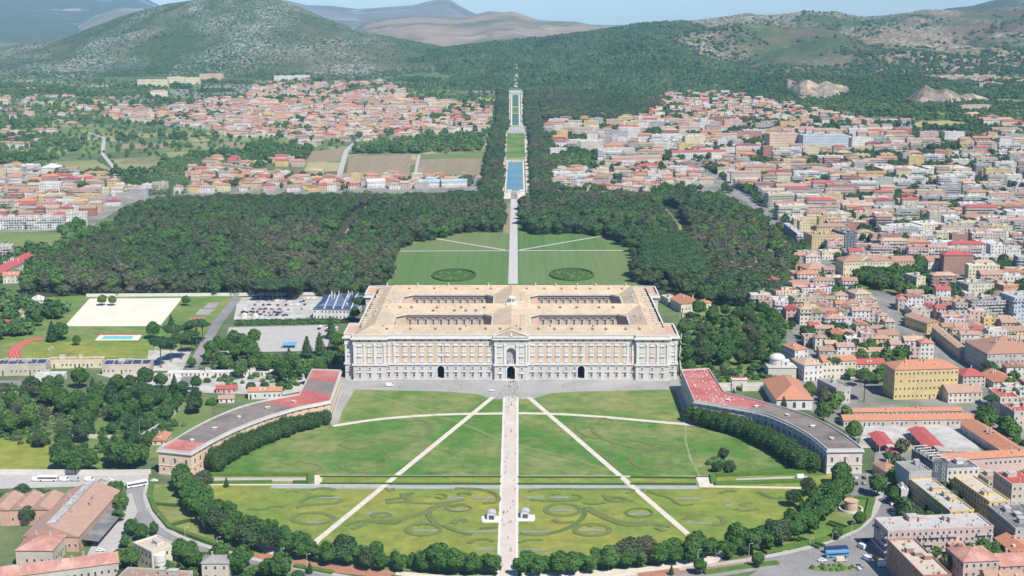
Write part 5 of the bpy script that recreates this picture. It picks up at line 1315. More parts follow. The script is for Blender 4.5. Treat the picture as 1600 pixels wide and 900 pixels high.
B(1336, 480, 1362, 479, 460, 20, 4, 'cream', 'sand', 'hip', 'cream house with sandy roof and dark left wall by the street')
B(1347, 399, 1373, 398, 386, 20, 4, 'white', 'crimson', 'flat', 'white flats with crimson roof above the villa garden', 'apartment_block', 'flats', bal=True)
B(1338, 375, 1366, 374, 364, 14, 3, 'white', 'brown', 'hip', 'white house right of the dark bluish block')
B(1323, 359, 1347, 358, 346, 16, 3, 'peach', 'sand', 'flat', 'square peach building with round window above the white house', 'house', 'house')
B(1518, 500, 1575, 498, 472, 13, 6, 'grey', 'darkgrey', 'flat', 'six-storey grey flats with four columns of balconies', 'apartment_block', 'flats', 'the six-storey grey flats', bal=True)
B(1512, 469, 1552, 467, 446, 22, 4, 'cream', 'grey', 'flat', 'cream office with regular window grid behind grey flats', 'office_block', 'office block', 'the cream office')
B(1583, 502, 1622, 500, 466, 25, 6, 'paleblue', 'lightgrey', 'flat', 'tall bluish white flats at the right edge', 'apartment_block', 'flats', bal=True)
B(1567, 470, 1590, 468, 447, 20, 4, 'orange', 'lightgrey', 'flat', 'narrow block with bright orange wall right of cream office', 'apartment_block', 'flats')
B(1431, 459, 1445, 458, 434, 20, 5, 'paleyellow', 'grey', 'flat', 'slim pale tower block above the red roofs', 'apartment_block', 'flats', 'the slim pale tower block')
RB((1500, 546), (1513, 547), (1456, 510), 9, 2, 'peach', 'sand', 'gable_y', 'long narrow monastery range with sandy roof running away', 'monastery', 'building', 'the long monastery range')
B(1511, 519, 1538, 518, 509, 15, 2, 'yellow', 'brown', 'hip', 'yellow cloister building with brown hipped roof', 'monastery', 'building')
B(1498, 539, 1520, 538, 527, 11, 3, 'yellow', 'lightgrey', 'flat', 'small bright yellow flat-roofed house in the cloister', 'house', 'house')
B(1561, 533, 1602, 531, 519, 14, 3, 'yellow', 'brown', 'gable_x', 'yellow house with brown roof right of the cloister')
B(1448, 522, 1468, 520, 505, 30, 2, 'yellow', 'salmon', 'gable_y', 'gabled house with yellow end wall and salmon roof')
B(1064, 489, 1096, 487, 475, 26, 1, 'cream', 'orange', 'gable_y', 'cream outbuilding with orange roof right of the royal palace', 'outbuilding', 'outbuilding')
B(1097, 482, 1111, 481, 474, 12, 1, 'cream', 'orange', 'gable_x', 'small cream outbuilding beside the gabled outbuilding', 'outbuilding', 'outbuilding')
B(1044, 478, 1060, 477, 468, 18, 1, 'cream', 'cream', 'flat', 'low cream store beside the palace back corner', 'outbuilding', 'outbuilding')
# --- right: middle distance
B(1254, 237, 1325, 236, 212, 30, 6, 'paleblue', 'lightgrey', 'flat', 'huge pale blue hospital block in the middle distance', 'hospital', 'hospital', 'the pale blue hospital')
B(1202, 235, 1250, 234, 210, 28, 6, 'peach', 'lightgrey', 'flat', 'large peach block left of the pale blue hospital', 'hospital', 'hospital')
B(1331, 230, 1365, 229, 216, 24, 4, 'white', 'grey', 'flat', 'white block right of the pale blue hospital', 'office_block', 'block')
B(1365, 229, 1404, 228, 217, 24, 4, 'teal', 'lightblue', 'flat', 'green clad block right of the hospital', 'office_block', 'block', 'the green clad block')
B(1380, 276, 1444, 275, 265, 46, 2, 'peach', 'white', 'flat', 'square peach barracks block, left of the two', 'barracks', 'barracks')
B(1451, 274, 1518, 273, 264, 46, 2, 'peach', 'white', 'flat', 'square peach barracks block, right of the two', 'barracks', 'barracks', 'the square peach barracks')
B(1018, 232, 1068, 231, 211, 14, 6, 'white', 'lightgrey', 'flat', 'long white slab of flats in the right middle distance', 'apartment_block', 'flats', 'the long white slab', bal=True)
B(1070, 232, 1102, 231, 213, 14, 6, 'paleyellow', 'lightgrey', 'flat', 'pale yellow slab of flats beside the long white slab', 'apartment_block', 'flats')
B(1050, 250, 1134, 248, 238, 14, 4, 'white', 'crimson', 'gable_x', 'long flats with bright crimson roof beyond the wood', 'apartment_block', 'flats', 'the crimson-roofed flats')
B(934, 251, 992, 250, 233, 14, 5, 'white', 'crimson', 'flat', 'white flats with reddish roof right of the canal trees', 'apartment_block', 'flats', bal=True)
B(956, 260, 1034, 258, 247, 13, 3, 'peach', 'salmon', 'gable_x', 'long peach flats below the white reddish-roofed flats', 'apartment_block', 'flats')
B(1140, 222, 1190, 221, 207, 14, 4, 'brick', 'salmon', 'flat', 'long reddish flats left of the peach hospital block', 'apartment_block', 'flats')
B(865, 284, 895, 283, 270, 16, 3, 'white', 'white', 'flat', 'white modern villa beside the canal trees', 'villa', 'house', 'the white modern villa')
for k in range(6):
    B(1402 + k * 34, 300 + k * 1 + (k % 2) * 4, 1432 + k * 34, 300 + k + (k % 2) * 4, 286 + k + (k % 2) * 4, 13, 5, 'grey', 'lightgrey', 'flat', f'dark grey flats in the upper grey row, {ORD[k]} from the left', 'apartment_block', 'flats', bal=True, group='rows of dark grey flats')
for k in range(6):
    B(1440 + k * 32, 322 + k * 1.2, 1468 + k * 32, 322 + k * 1.2, 307 + k * 1.2, 13, 5, 'grey', 'lightgrey', 'flat', f'dark grey flats in the lower grey row, {ORD[k]} from the left', 'apartment_block', 'flats', bal=True, group='rows of dark grey flats')
B(1542, 365, 1622, 362, 343, 14, 5, 'cream', 'crimson', 'flat', 'long cream flats with crimson roof at the right edge', 'apartment_block', 'flats', 'the long cream flats', bal=True)
B(1398, 375, 1442, 373, 356, 26, 4, 'white', 'white', 'flat', 'big white courtyard building with many small windows', 'office_block', 'block', 'the white courtyard block')
B(1440, 368, 1478, 366, 352, 30, 5, 'cream', 'white', 'flat', 'cream block with bright white roof among trees', 'apartment_block', 'flats')
B(1295, 349, 1330, 348, 335, 26, 4, 'paleyellow', 'lightgrey', 'flat', 'pale block with grey side and light roof', 'apartment_block', 'flats')
B(1200, 325, 1240, 324, 303, 14, 6, 'paleyellow', 'lightgrey', 'flat', 'yellow and white flats beyond the wood corner', 'apartment_block', 'flats', bal=True)
B(1216, 345, 1262, 344, 322, 14, 5, 'cream', 'white', 'flat', 'cream flats near the far corner of the wood', 'apartment_block', 'flats', bal=True)
# --- left
RB((36, 838), (121, 840), (108, 766), 8, 1, 'salmon', 'salmon', 'gable_y', 'long old railway shed with faded salmon double roof', 'railway_shed', 'shed', 'the long railway shed')
RB((24, 860), (81, 861), (47, 836), 9, 1, 'beige', 'faded', 'hip', 'derelict house with faded red hipped roof before the shed', 'house', 'house')
for k in range(3): B(-16 + k * 32, 822 - k, 15 + k * 32, 822 - k, 797 - k * .5, 24, 1, 'salmon', 'salmon', 'gable_y', f'low brick workshop with salmon gable, {ORD[k]} of three at far left', 'workshop', 'workshop', group='gabled workshops')
RB((237, 864), (280, 856.5), (208, 849), 9, 2, 'cream', 'cream', 'flat', 'cream two-storey villa with flat roof and curved bay', 'villa', 'villa', 'the cream villa')
B(316, 908, 358, 908, 880, 10, 2, 'beige', 'grey', 'hip', 'grey-roofed house among trees at the bottom edge left')
RB((-20, 906), (180, 903), (-20, 889), 7, 1, 'stone', 'faded', 'gable_x', 'long red-roofed shed cut off at the bottom left corner', 'shed', 'shed')
RB((182, 905), (290, 905), (200, 888), 7, 1, 'stone', 'brown', 'flat', 'long brown flat-roofed shed at the bottom edge', 'shed', 'shed')
B(-20, 588, 72, 586, 571, 16, 1, 'beige', 'lightgrey', 'flat', 'long low hall at far left with solar panels', 'school_hall', 'hall', 'the long low halls')
B(75, 576, 160, 575, 564, 9, 1, 'paleyellow', 'brown', 'flat', 'long low pale yellow building behind the running track', 'school_hall', 'hall')
B(160, 586, 234, 585, 571, 16, 1, 'beige', 'lightgrey', 'flat', 'long low hall near the pines with solar panels', 'school_hall', 'hall')
B(55, 597, 100, 596, 588, 10, 1, 'white', 'lightgrey', 'flat', 'small white flat building below the low halls')
B(262, 589, 452, 587, 583.5, 5, 1, 'white', 'white', 'flat', 'long white wall-like gate building left of the palace', 'gate_building', 'building', 'the long white gate building')
B(388, 624, 440, 623, 612, 9, 1, 'white', 'orange', 'gable_x', 'white outbuilding with bright orange roof above the left wing', 'outbuilding', 'outbuilding')
B(338, 615, 370, 614, 608, 8, 1, 'salmon', 'crimson', 'gable_x', 'small dark red roofed outbuilding above the left wing', 'outbuilding', 'outbuilding')
B(342, 630, 366, 629, 624, 8, 1, 'white', 'salmon', 'gable_x', 'small pinkish roofed outbuilding below the dark red one', 'outbuilding', 'outbuilding')
B(238, 696, 254, 691, 689, 16, 1, 'cream', 'orange', 'gable_y', 'tiny orange-roofed hut behind the left wing end', 'hut', 'hut')
RB((489, 483), (552, 484), (511, 461), 9, 2, 'white', 'blue', 'hip', 'hall with big blue solar-panelled roof beside the palace', 'sports_hall', 'hall', 'the blue-roofed hall')
B(50, 475, 68, 474, 470, 16, 1, 'white', 'white', 'gable_y', 'long white marquee at the left wood edge', 'marquee', 'marquee')
B(20, 497, 38, 496, 490, 10, 1, 'cream', 'terracotta', 'hip', 'little tiled clubhouse left of the sand pitch', 'hut', 'house')
B(-6, 513, 16, 513, 505, 10, 1, 'salmon', 'crimson', 'hip', 'small red roofed pavilion at the far left edge', 'hut', 'house')
B(5, 443, 30, 442, 431, 13, 2, 'cream', 'orange', 'gable_x', 'cream house with orange roof at the left wood edge')
B(-14, 408, 20, 407, 386, 14, 5, 'beige', 'lightgrey', 'flat', 'stacked beige flats at the left edge', 'apartment_block', 'flats', bal=True)
RB((-26, 427), (2, 427), (30, 400), 9, 2, 'white', 'crimson', 'gable_y', 'long building with dark crimson roof at left edge', 'apartment_block', 'flats')
B(-12, 359, 40, 358, 341, 14, 5, 'white', 'crimson', 'flat', 'bright white flats with crimson roof, left of the white row', 'apartment_block', 'flats', bal=True)
B(42, 359, 98, 358, 340, 14, 5, 'white', 'crimson', 'flat', 'bright white flats with crimson roof, middle of the white row', 'apartment_block', 'flats', 'the bright white flats', bal=True)
B(104, 355, 137, 354, 334, 14, 5, 'white', 'salmon', 'flat', 'bright white flats, right end of the white row', 'apartment_block', 'flats')
B(64, 170 + 99, 90, 269, 262, 30, 2, 'white', 'white', 'hip_y', 'white vaulted hall in the left middle distance', 'hall', 'hall', 'the white vaulted hall')
B(62, 302, 96, 301, 287, 20, 4, 'white', 'lightgrey', 'flat', 'white office block left of the brick flats', 'office_block', 'block')
B(66, 293, 92, 292, 276, 14, 4, 'brick', 'orange', 'hip', 'brick red flats with orange roof in left distance', 'apartment_block', 'flats')
B(132, 281, 170, 280, 271, 12, 2, 'yellow', 'terracotta', 'hip', 'yellow farmhouse alone beside the meadows', 'farmhouse', 'house', 'the yellow farmhouse')
B(690, 293, 730, 292, 284, 14, 2, 'white', 'lightblue', 'gable_x', 'pale industrial shed with bluish roof above the wood', 'warehouse', 'warehouse')
B(655, 293, 688, 292, 285, 16, 2, 'white', 'lightblue', 'gable_x', 'bluish roofed warehouse left of the pale shed', 'warehouse', 'warehouse')
B(574, 294, 602, 293, 284, 16, 2, 'white', 'white', 'gable_x', 'white roofed warehouse above the left wood', 'warehouse', 'warehouse')
for x0, x1, yb, yt in ((215, 262, 138, 125), (262, 288, 133, 121), (286, 312, 132, 122), (312, 348, 126, 116)):
    B(x0, yb, x1, yb, yt, 22, 3, 'paleyellow' if x0 != 312 else 'peach', 'sand', 'flat', f'sandy convent on the slope below the left hill, {"wing" if x0 != 312 else "church"} near column {["one","two","three","four"][[215,262,286,312].index(x0)]}', 'hill_convent', 'convent')
for b_, l_ in zip(BLD[-4:], ('leftmost wing of the sandy convent below the left hill', 'second wing from the left of the sandy hillside convent', 'third wing from the left of the sandy hillside convent', 'right end of the sandy hillside convent, with flat tower')): b_['label'] = l_
B(235, 152, 262, 151, 143, 16, 3, 'cream', 'salmon', 'hip', 'long cream house below the hillside convent')
B(428, 130 - 4, 483, 126, 119, 16, 2, 'white', 'white', 'flat', 'low white institute at the foot of the hill')
B(460, 124, 484, 124, 118, 14, 2, 'paleyellow', 'cream', 'flat', 'cream building above the low white institute')
B(1502, 176, 1550, 175, 166, 16, 2, 'beige', 'brown', 'hip', 'ruined beige farm buildings in the right distance', 'farmhouse', 'house')
B(1512, 186, 1532, 185, 178, 14, 2, 'paleyellow', 'sand', 'hip', 'pale yellow farmhouse below the ruined farm', 'farmhouse', 'house')
NM = len(BLD)
LMK = []
for b_ in BLD:
    if b_['lm']:
        cx = b_['x'] + b_['w'] / 2; cy = b_['y'] + b_['d'] / 2; LMK.append((b_['lm'], cx, cy))

# --- places where no house stands
for o_ in list(TREES):
    for i in (-1, 0, 1):
        for j in (-1, 0, 1): OCC.add((int(o_[0] // CELL) + i, int(o_[1] // CELL) + j))
def block_line(pts, w):
    P = GP(pts); n = int(sum(math.dist(a, c) for a, c in zip(P, P[1:])) / 3) + 1
    for x, y in pl(P, n):
        k = int(w / CELL) + 1
        for i in range(-k, k + 1):
            for j in range(-k, k + 1):
                if math.hypot(i, j) * CELL < w: OCC.add((int(x // CELL) + i, int(y // CELL) + j))
for pts_, w_ in (([(1330, 442), (1280, 400), (1215, 350), (1165, 310), (1020, 215)], 9), ([(1330, 442), (1420, 520), (1500, 585), (1640, 720)], 7), ([(1400, 430), (1640, 470)], 8), ([(1230, 420), (1330, 442), (1400, 470)], 6), ([(1180, 330), (1400, 322), (1640, 318)], 9), ([(860, 262), (1030, 255), (1230, 262), (1640, 290)], 7),
                 ([(1280, 700), (1365, 672), (1345, 640), (1260, 590), (1232, 520)], 8), ([(532, 279), (531, 272), (541, 236), (560, 218)], 7), ([(1050, 210), (1400, 200), (1640, 225)], 7)): block_line(pts_, w_)
NOPE = [GP(p) for p in ([(1195, 640), (1195, 585), (1245, 585), (1290, 600), (1300, 575), (1390, 592), (1390, 640), (1330, 660), (1290, 660)], [(1300, 640), (1530, 640), (1640, 700), (1640, 760), (1430, 760), (1400, 800), (1300, 760)], [(1360, 760), (1420, 740), (1460, 800), (1400, 880), (1360, 890)],
                         [(1325, 432), (1445, 430), (1470, 452), (1340, 458)], [(1420, 185), (1535, 185), (1540, 222), (1425, 222)], [(1425, 242), (1485, 230), (1520, 242)], [(860, 243), (940, 243), (945, 268), (868, 268)], [(395, 868), (1395, 745), (1395, 1000), (200, 1000)], [(1640, 480), (1570, 488), (1530, 508), (1640, 520)])]
PARKS = []
def gone(px, py): return 0
def district(poly, rz, wr, dr, hs, pal, roofs, gapx, street, dens=1.0, flat=.3, seed=1, name='house', rowgap=(0, 9), fh=3.1):
    P = GP(poly); r_ = random.Random(seed); c, s = math.cos(rz), math.sin(rz); Q = [(x * c + y * s, -x * s + y * c) for x, y in P]
    x0, x1 = min(q[0] for q in Q), max(q[0] for q in Q); y, y1 = min(q[1] for q in Q), max(q[1] for q in Q); k = 0
    while y < y1:
        d = r_.uniform(*dr); x = x0 + r_.uniform(0, 20); run = 0
        while x < x1:
            w = r_.uniform(*wr); st = r_.choice(hs)
            X, Y = x * c - y * s, x * s + y * c; cx, cy = (x + w / 2) * c - (y + d / 2) * s, (x + w / 2) * s + (y + d / 2) * c
            if r_.random() < dens and inpoly(cx, cy, P) and not any(inpoly(cx, cy, N_) for N_ in NOPE):
                a = rz + r_.uniform(-.03, .03); cs = cells(X, Y, w, d, a, -1.6)
                if not (cs & OCC):
                    wc = r_.choice(pal); isf = r_.random() < flat; rc = r_.choice(('lightgrey', 'grey', 'white', 'cream', 'crimson', 'brown', 'lightgrey', 'white') if isf else roofs)
                    rt = 'flat' if isf else r_.choice(('hip', 'gable_x', 'gable_x', 'gable_y', 'hip'))
                    dd = d * r_.uniform(.9, 1)
                    add(X, Y, w, dd, a, st * r_.uniform(.94, 1.08) * fh + .6, st, wc, rc, rt, name=name if st < 5 else 'apartment_block', occ=True, bal=(st > 3 and r_.random() < .6))
                    TOWNPTS.append((cx, cy))
            x += w; run += w
            if run > street[0]: x += street[1]; run = 0
            elif r_.random() < gapx: x += r_.uniform(3, 12)
        k += 1; y += d + (rowgap[0] if k % 2 else rowgap[1]) + (3 if r_.random() < .3 else 0)
TOWNPTS = []
W1_ = ['white', 'cream', 'white', 'peach', 'beige', 'stone', 'white', 'paleyellow', 'pink', 'white', 'grey', 'yellow']; R1_ = ['orange', 'terracotta', 'salmon', 'terracotta', 'salmon', 'sand', 'brown', 'crimson', 'salmon']
W2_ = ['white', 'white', 'cream', 'paleyellow', 'beige', 'grey', 'grey', 'peach', 'white', 'yellow', 'pink', 'brick']
# old town close to the palace garden
district([(1238, 590), (1243, 500), (1300, 490), (1395, 470), (1500, 470), (1860, 480), (1860, 570), (1500, 585), (1490, 566), (1390, 566), (1280, 566)], -.02, (8, 17), (10, 15), (2, 3, 3, 3, 4), W1_, R1_, .03, (110, 5), 1, .3, 1, rowgap=(-.5, 4))
district([(1500, 585), (1860, 570), (1860, 700), (1530, 640), (1500, 625)], -.02, (9, 18), (10, 15), (2, 3, 3), W1_, R1_, .06, (90, 6), .97, .25, 2, rowgap=(-.5, 5))
district([(1165, 500), (1172, 455), (1160, 405), (1180, 392), (1240, 392), (1330, 445), (1400, 472), (1300, 488), (1243, 500)], 0, (10, 22), (11, 15), (2, 3, 4, 3), W1_, R1_, .1, (80, 8), .97, .35, 3, rowgap=(0, 7))
district([(1400, 800), (1430, 762), (1530, 762), (1860, 745), (1860, 1010), (1480, 1010), (1490, 890), (1400, 890)], -.03, (10, 20), (12, 16), (3, 4, 4), W2_, R1_, .3, (70, 9), .55, .5, 4, rowgap=(3, 10))
# middle town
district([(1245, 395), (1215, 350), (1240, 335), (1860, 330), (1860, 470), (1400, 455), (1330, 440)], 0, (13, 42), (12, 16), (3, 4, 5, 5, 6), W2_, R1_, .2, (75, 9), .93, .62, 5, rowgap=(3, 11))
district([(1165, 312), (1100, 290), (1250, 262), (1860, 290), (1860, 330), (1240, 335), (1215, 350)], 0, (16, 46), (12, 15), (3, 4, 5, 6), W2_, R1_, .35, (80, 10), .8, .62, 6, rowgap=(4, 12))
district([(862, 298), (862, 262), (1030, 257), (1250, 262), (1100, 292), (1010, 302)], 0, (10, 24), (11, 14), (2, 3, 3, 4), W1_ + ['white'], R1_, .3, (70, 9), .85, .35, 7, rowgap=(3, 11))
district([(856, 262), (848, 195), (900, 192), (1035, 190), (1200, 200), (1300, 205), (1860, 222), (1860, 290), (1250, 262)], 0, (14, 46), (12, 16), (2, 3, 4, 5, 6), W2_, R1_, .4, (80, 12), .62, .55, 8, rowgap=(6, 17))
district([(930, 190), (1000, 170), (1035, 148), (1130, 148), (1200, 160), (1330, 184), (1420, 195), (1420, 210), (1300, 205), (1200, 200), (1035, 192)], .1, (11, 26), (11, 15), (2, 3, 3, 4), W1_, R1_, .4, (80, 10), .7, .3, 9, rowgap=(5, 18))
district([(1420, 126), (1450, 120), (1680, 122), (1680, 134), (1560, 138), (1500, 132)], 0, (14, 26), (12, 16), (2, 3), W1_, R1_, .6, (90, 12), .5, .2, 10, rowgap=(14, 34))
district([(1530, 226), (1860, 226), (1860, 186), (1540, 190)], 0, (20, 50), (14, 18), (3, 4), W2_, R1_, .6, (90, 14), .5, .3, 11, rowgap=(14, 34))
# villages on the left
district([(350, 214), (300, 190), (280, 170), (330, 158), (400, 150), (520, 142), (640, 150), (765, 172), (765, 204), (640, 216), (560, 222), (470, 214)], .03, (11, 24), (11, 15), (2, 3, 3), W1_ + ['white', 'cream'], R1_, .35, (90, 9), .72, .18, 12, rowgap=(5, 16))
district([(170, 186), (165, 168), (250, 172), (330, 160), (300, 192), (330, 202), (230, 194)], .02, (12, 26), (11, 15), (2, 3), W1_, R1_, .4, (90, 10), .65, .2, 13, rowgap=(7, 22))
district([(560, 142), (480, 142), (390, 148), (400, 130), (600, 128), (640, 146)], 0, (11, 22), (11, 15), (2, 3), W1_, R1_, .5, (90, 12), .4, .2, 14, rowgap=(8, 26))
district([(-60, 196), (-60, 140), (70, 140), (150, 150), (220, 164), (130, 200), (60, 186)], 0, (12, 24), (11, 15), (1, 2, 3), W1_, R1_, .8, (90, 18), .22, .25, 15, rowgap=(14, 40))
district([(560, 298), (380, 300), (290, 302), (300, 292), (400, 274), (520, 276), (750, 280), (755, 292)], 0, (10, 22), (11, 14), (2, 3), W1_, R1_, .2, (90, 8), .85, .2, 16, rowgap=(3, 10))
district([(290, 280), (300, 262), (340, 252), (380, 256), (400, 262), (395, 280), (330, 288)], 0, (12, 24), (11, 15), (2, 3, 4), W1_, R1_, .4, (90, 8), .7, .15, 17, rowgap=(4, 14))
district([(-60, 345), (-60, 270), (40, 262), (110, 270), (180, 290), (290, 300), (200, 312), (145, 335), (100, 350)], .04, (11, 28), (12, 15), (2, 3, 4), W2_, R1_, .3, (80, 10), .72, .35, 18, rowgap=(4, 13))
district([(395, 256), (440, 246), (470, 252), (470, 266), (400, 262)], 0, (12, 22), (11, 14), (2, 3), W1_, R1_, .5, (80, 8), .5, .1, 19, rowgap=(6, 14))
district([(0, 232), (0, 205), (80, 205), (110, 220), (60, 232)], 0, (13, 22), (12, 15), (2, 3), W1_, R1_, .7, (80, 10), .35, .1, 20, rowgap=(10, 24))
district([(455, 226), (458, 208), (600, 208), (545, 222), (500, 232)], 0, (12, 24), (11, 14), (2, 3), W1_, R1_, .6, (80, 8), .45, .1, 21, rowgap=(8, 20))
print('buildings', len(BLD), NM)
# --- sizes in the picture decide which houses stand as single objects
for i, b_ in enumerate(BLD):
    cx, cy = b_['x'] + b_['w'] / 2, b_['y']; px, py, w_ = PX(cx, cy, T(cy) + b_['h'] / 2); b_['px'], b_['py'] = px, py
    b_['size'] = (F / w_) ** 2 * b_['w'] * (b_['h'] + b_['d'] * .35) * (1 if -20 < px < 1620 else .01) if (-120 < px < 1880 and py < 930 and w_ > 0) else 0
BLD = [b_ for i, b_ in enumerate(BLD) if i < NM or b_['size'] > 0]
rest = sorted(range(NM, len(BLD)), key=lambda i: -BLD[i]['size'])
single_ids = list(range(NM)) + rest[:300 - NM]; far_ids = rest[300 - NM:]
WN = {'paleyellow': 'pale yellow', 'paleblue': 'pale blue', 'darkglass': 'dark'}; RN = {'lightgrey': 'light grey', 'darkgrey': 'dark grey', 'faded': 'faded red', 'lightblue': 'light blue', 'sand': 'sandy'}
NUMW = ['one', 'two', 'three', 'four', 'five', 'six', 'seven']
rel = {}
for i in single_ids[NM:]:
    b_ = BLD[i]; cx, cy = b_['x'] + b_['w'] / 2, b_['y'] + b_['d'] / 2; best = None
    for nm, lx, ly in LMK:
        dx, dy = cx - lx, cy - ly; d_ = math.hypot(dx, dy)
        if best is None or d_ < best[0]:
            s_ = ('right of' if dx > 0 else 'left of') if abs(dx) > abs(dy) else ('behind' if dy > 0 else 'in front of'); best = (d_, s_, nm)
    rel.setdefault((best[1], best[2]), []).append((best[0], i))
for (s_, nm), L_ in rel.items():
    for k, (_, i) in enumerate(sorted(L_)):
        b_ = BLD[i]; fl = 'flat' if b_['rt'] == 'flat' else 'pitched'
        b_['label'] = f"{WN.get(b_['wall'], b_['wall'])} house with {RN.get(b_['roof'], b_['roof'])} {fl} roof, {ORD[min(k, 37)]} {s_} {nm}"
        b_['cat'] = 'house' if b_['st'] < 5 else 'flats'
def mats_for(b_, k):
    if k == 'wall': return [WALL[b_['wall']]]
    if k == 'roof': return [ROOF[b_['roof']]]
    if k == 'clutter': return [WALL[b_['wall']], ROOF['lightgrey']]
    if k == 'windows': return [m_wdark, m_wframe]
    return [m_rail, WALL['white']]
PN = {'clutter': 'chimneys_and_huts'}
MANOBJ = {}
for i in single_ids:
    b_ = BLD[i]; P_ = gen(b_['w'], b_['d'], b_['h'], b_['st'], b_['rt'], i, b_['bal'], 2, floors_plain=b_['plain'])
    t = thing(b_['name'], b_['label'], b_['cat'], (b_['x'], b_['y'], T(b_['y'])), b_['rz'], b_['group'] or ('houses of the town' if i >= NM else None)); MANOBJ[b_['label']] = (t, b_)
    for k in ('wall', 'roof', 'clutter', 'windows', 'balconies'):
        if k in P_ and P_[k].v: P_[k].build(PN.get(k, k), mats_for(b_, k), t, kind='stuff' if k in ('clutter', 'windows', 'balconies') else None)
big = MB(); mats_ = []; mi = {}
def mix_(m):
    if m.name not in mi: mi[m.name] = len(mats_); mats_.append(m)
    return mi[m.name]
for i in far_ids:
    b_ = BLD[i]; dist = b_['y'] - CAM.y; P_ = gen(b_['w'], b_['d'], b_['h'], b_['st'], b_['rt'], i, b_['bal'] and dist < 2600, 1 if dist < 3200 else 0)
    for k, v in P_.items():
        if v.v: big.add(v, b_['x'], b_['y'], T(b_['y']), b_['rz'], [mix_(m) for m in mats_for(b_, k)])
big.build('far_town', mats_, kind='stuff')
print('faces far', len(big.f), 'single', len(single_ids), 'far', len(far_ids))
# ================================================================ clipped hedges and parterre scrolls
def hedge(pts, w, h, label, mat=None, sm=0, group='clipped hedges of the lawns', name='hedge', cat='hedge', z=.2):
    o = road(name, pts, w, z, mat or m_hedge_l, sm=sm, h=h, kind=None); return tag(o, label, cat, group)
for a in [([(328, 743.5), (484, 743.5)], 3, 1.6, 'bright hedge along the upper side of the sunken walk, left', None), ([(486, 743), (486, 757)], 4, 1.8, 'short hedge closing the left sunken walk at its inner end', None), ([(328, 756), (425, 754.5)], 2.6, 1.3, 'hedge along the lower side of the left sunken walk', None),
          ([(458, 755), (484, 755)], 2.4, 1.2, 'short dark hedge stub beside the left gravel pad', m_hedge), ([(1118, 744.5), (1185, 742), (1272, 737.5)], 4, 1.8, 'bright hedge along the upper side of the sunken walk, right', None), ([(1117, 757.5), (1262, 753)], 3.4, 1.6, 'hedge along the lower side of the right sunken walk', None),
          ([(1113, 744), (1116, 757)], 3.4, 1.7, 'short hedge closing the right sunken walk at its inner end', None), ([(500, 745.8), (783, 746)], 1.4, .8, 'thin dark hedge below the long left cross path', m_hedge), ([(500, 756.8), (783, 757.3)], 1.4, .8, 'thin dark hedge above the left grey gutter', m_hedge),
          ([(809, 746.6), (970, 747)], 1.4, .8, 'thin dark hedge below the long right cross path', m_hedge), ([(809, 757.3), (975, 757.6)], 1.4, .8, 'thin dark hedge above the right grey gutter', m_hedge), ([(985, 747), (1088, 748)], 1.6, 1.0, 'short dark hedge between diagonal path and right gravel pad', m_hedge), ([(985, 757.4), (1088, 758)], 1.6, 1.0, 'short dark hedge above the gutter end at right', m_hedge),
          ([(237, 758), (233.5, 775), (243, 799), (265, 826), (325, 848), (392, 868)], 2.8, 1.5, 'long bright hedge bounding the left outer verge', None), ([(240, 789), (282, 792)], 1.8, 1.3, 'hedge crossing the left verge near its top', m_hedge), ([(262, 824), (300, 814)], 1.8, 1.3, 'hedge crossing the left verge in its middle', m_hedge),
          ([(1338, 779), (1362, 782), (1356, 808), (1338, 825), (1290, 845), (1195, 865)], 3.4, 1.6, 'long bright hedge bounding the right outer verge', None), ([(1296, 817), (1331, 828)], 1.6, 1.4, 'upper hedge of the near-tower pair crossing the right verge', m_hedge), ([(1293, 820), (1325, 831)], 1.6, 1.4, 'lower hedge of the near-tower pair crossing the right verge', m_hedge),
          ([(1247, 842), (1288, 855)], 1.6, 1.4, 'upper hedge of the lower pair crossing the right verge', m_hedge), ([(1243, 845), (1280, 858)], 1.6, 1.4, 'lower hedge of the lower pair crossing the right verge', m_hedge), ([(1100, 897), (1160, 888), (1215, 881)], 3, 1.3, 'bright hedge along the road at the lower right', None),
          ([(460, 886), (520, 897)], 3, 1.3, 'hedge beside the road at the lower left', None), ([(630, 240 + 664), (612, 902)], 1, 1, 'tiny hedge stub at the bottom edge', None)]:
    hedge(*a[:4], mat=a[4])
def cp(L, ox, oy, s): return [(ox + x / s, oy + y / s) for x, y in L]
def ell(cx, cy, rx, ry, n=20): return [(cx + rx * math.cos(6.2832 * i / n), cy + ry * math.sin(6.2832 * i / n)) for i in range(n + 1)]
SCL = {'lower left parterre': [], 'lower right parterre': [], 'upper left lawn': [], 'upper right lawn': [], 'outer left parterre': [], 'outer right parterre': []}
A4 = (480, 580, 2.811); A5 = (780, 580, 2.811); A3 = (200, 560, 2.647); A7 = (1000, 730, 5.29)
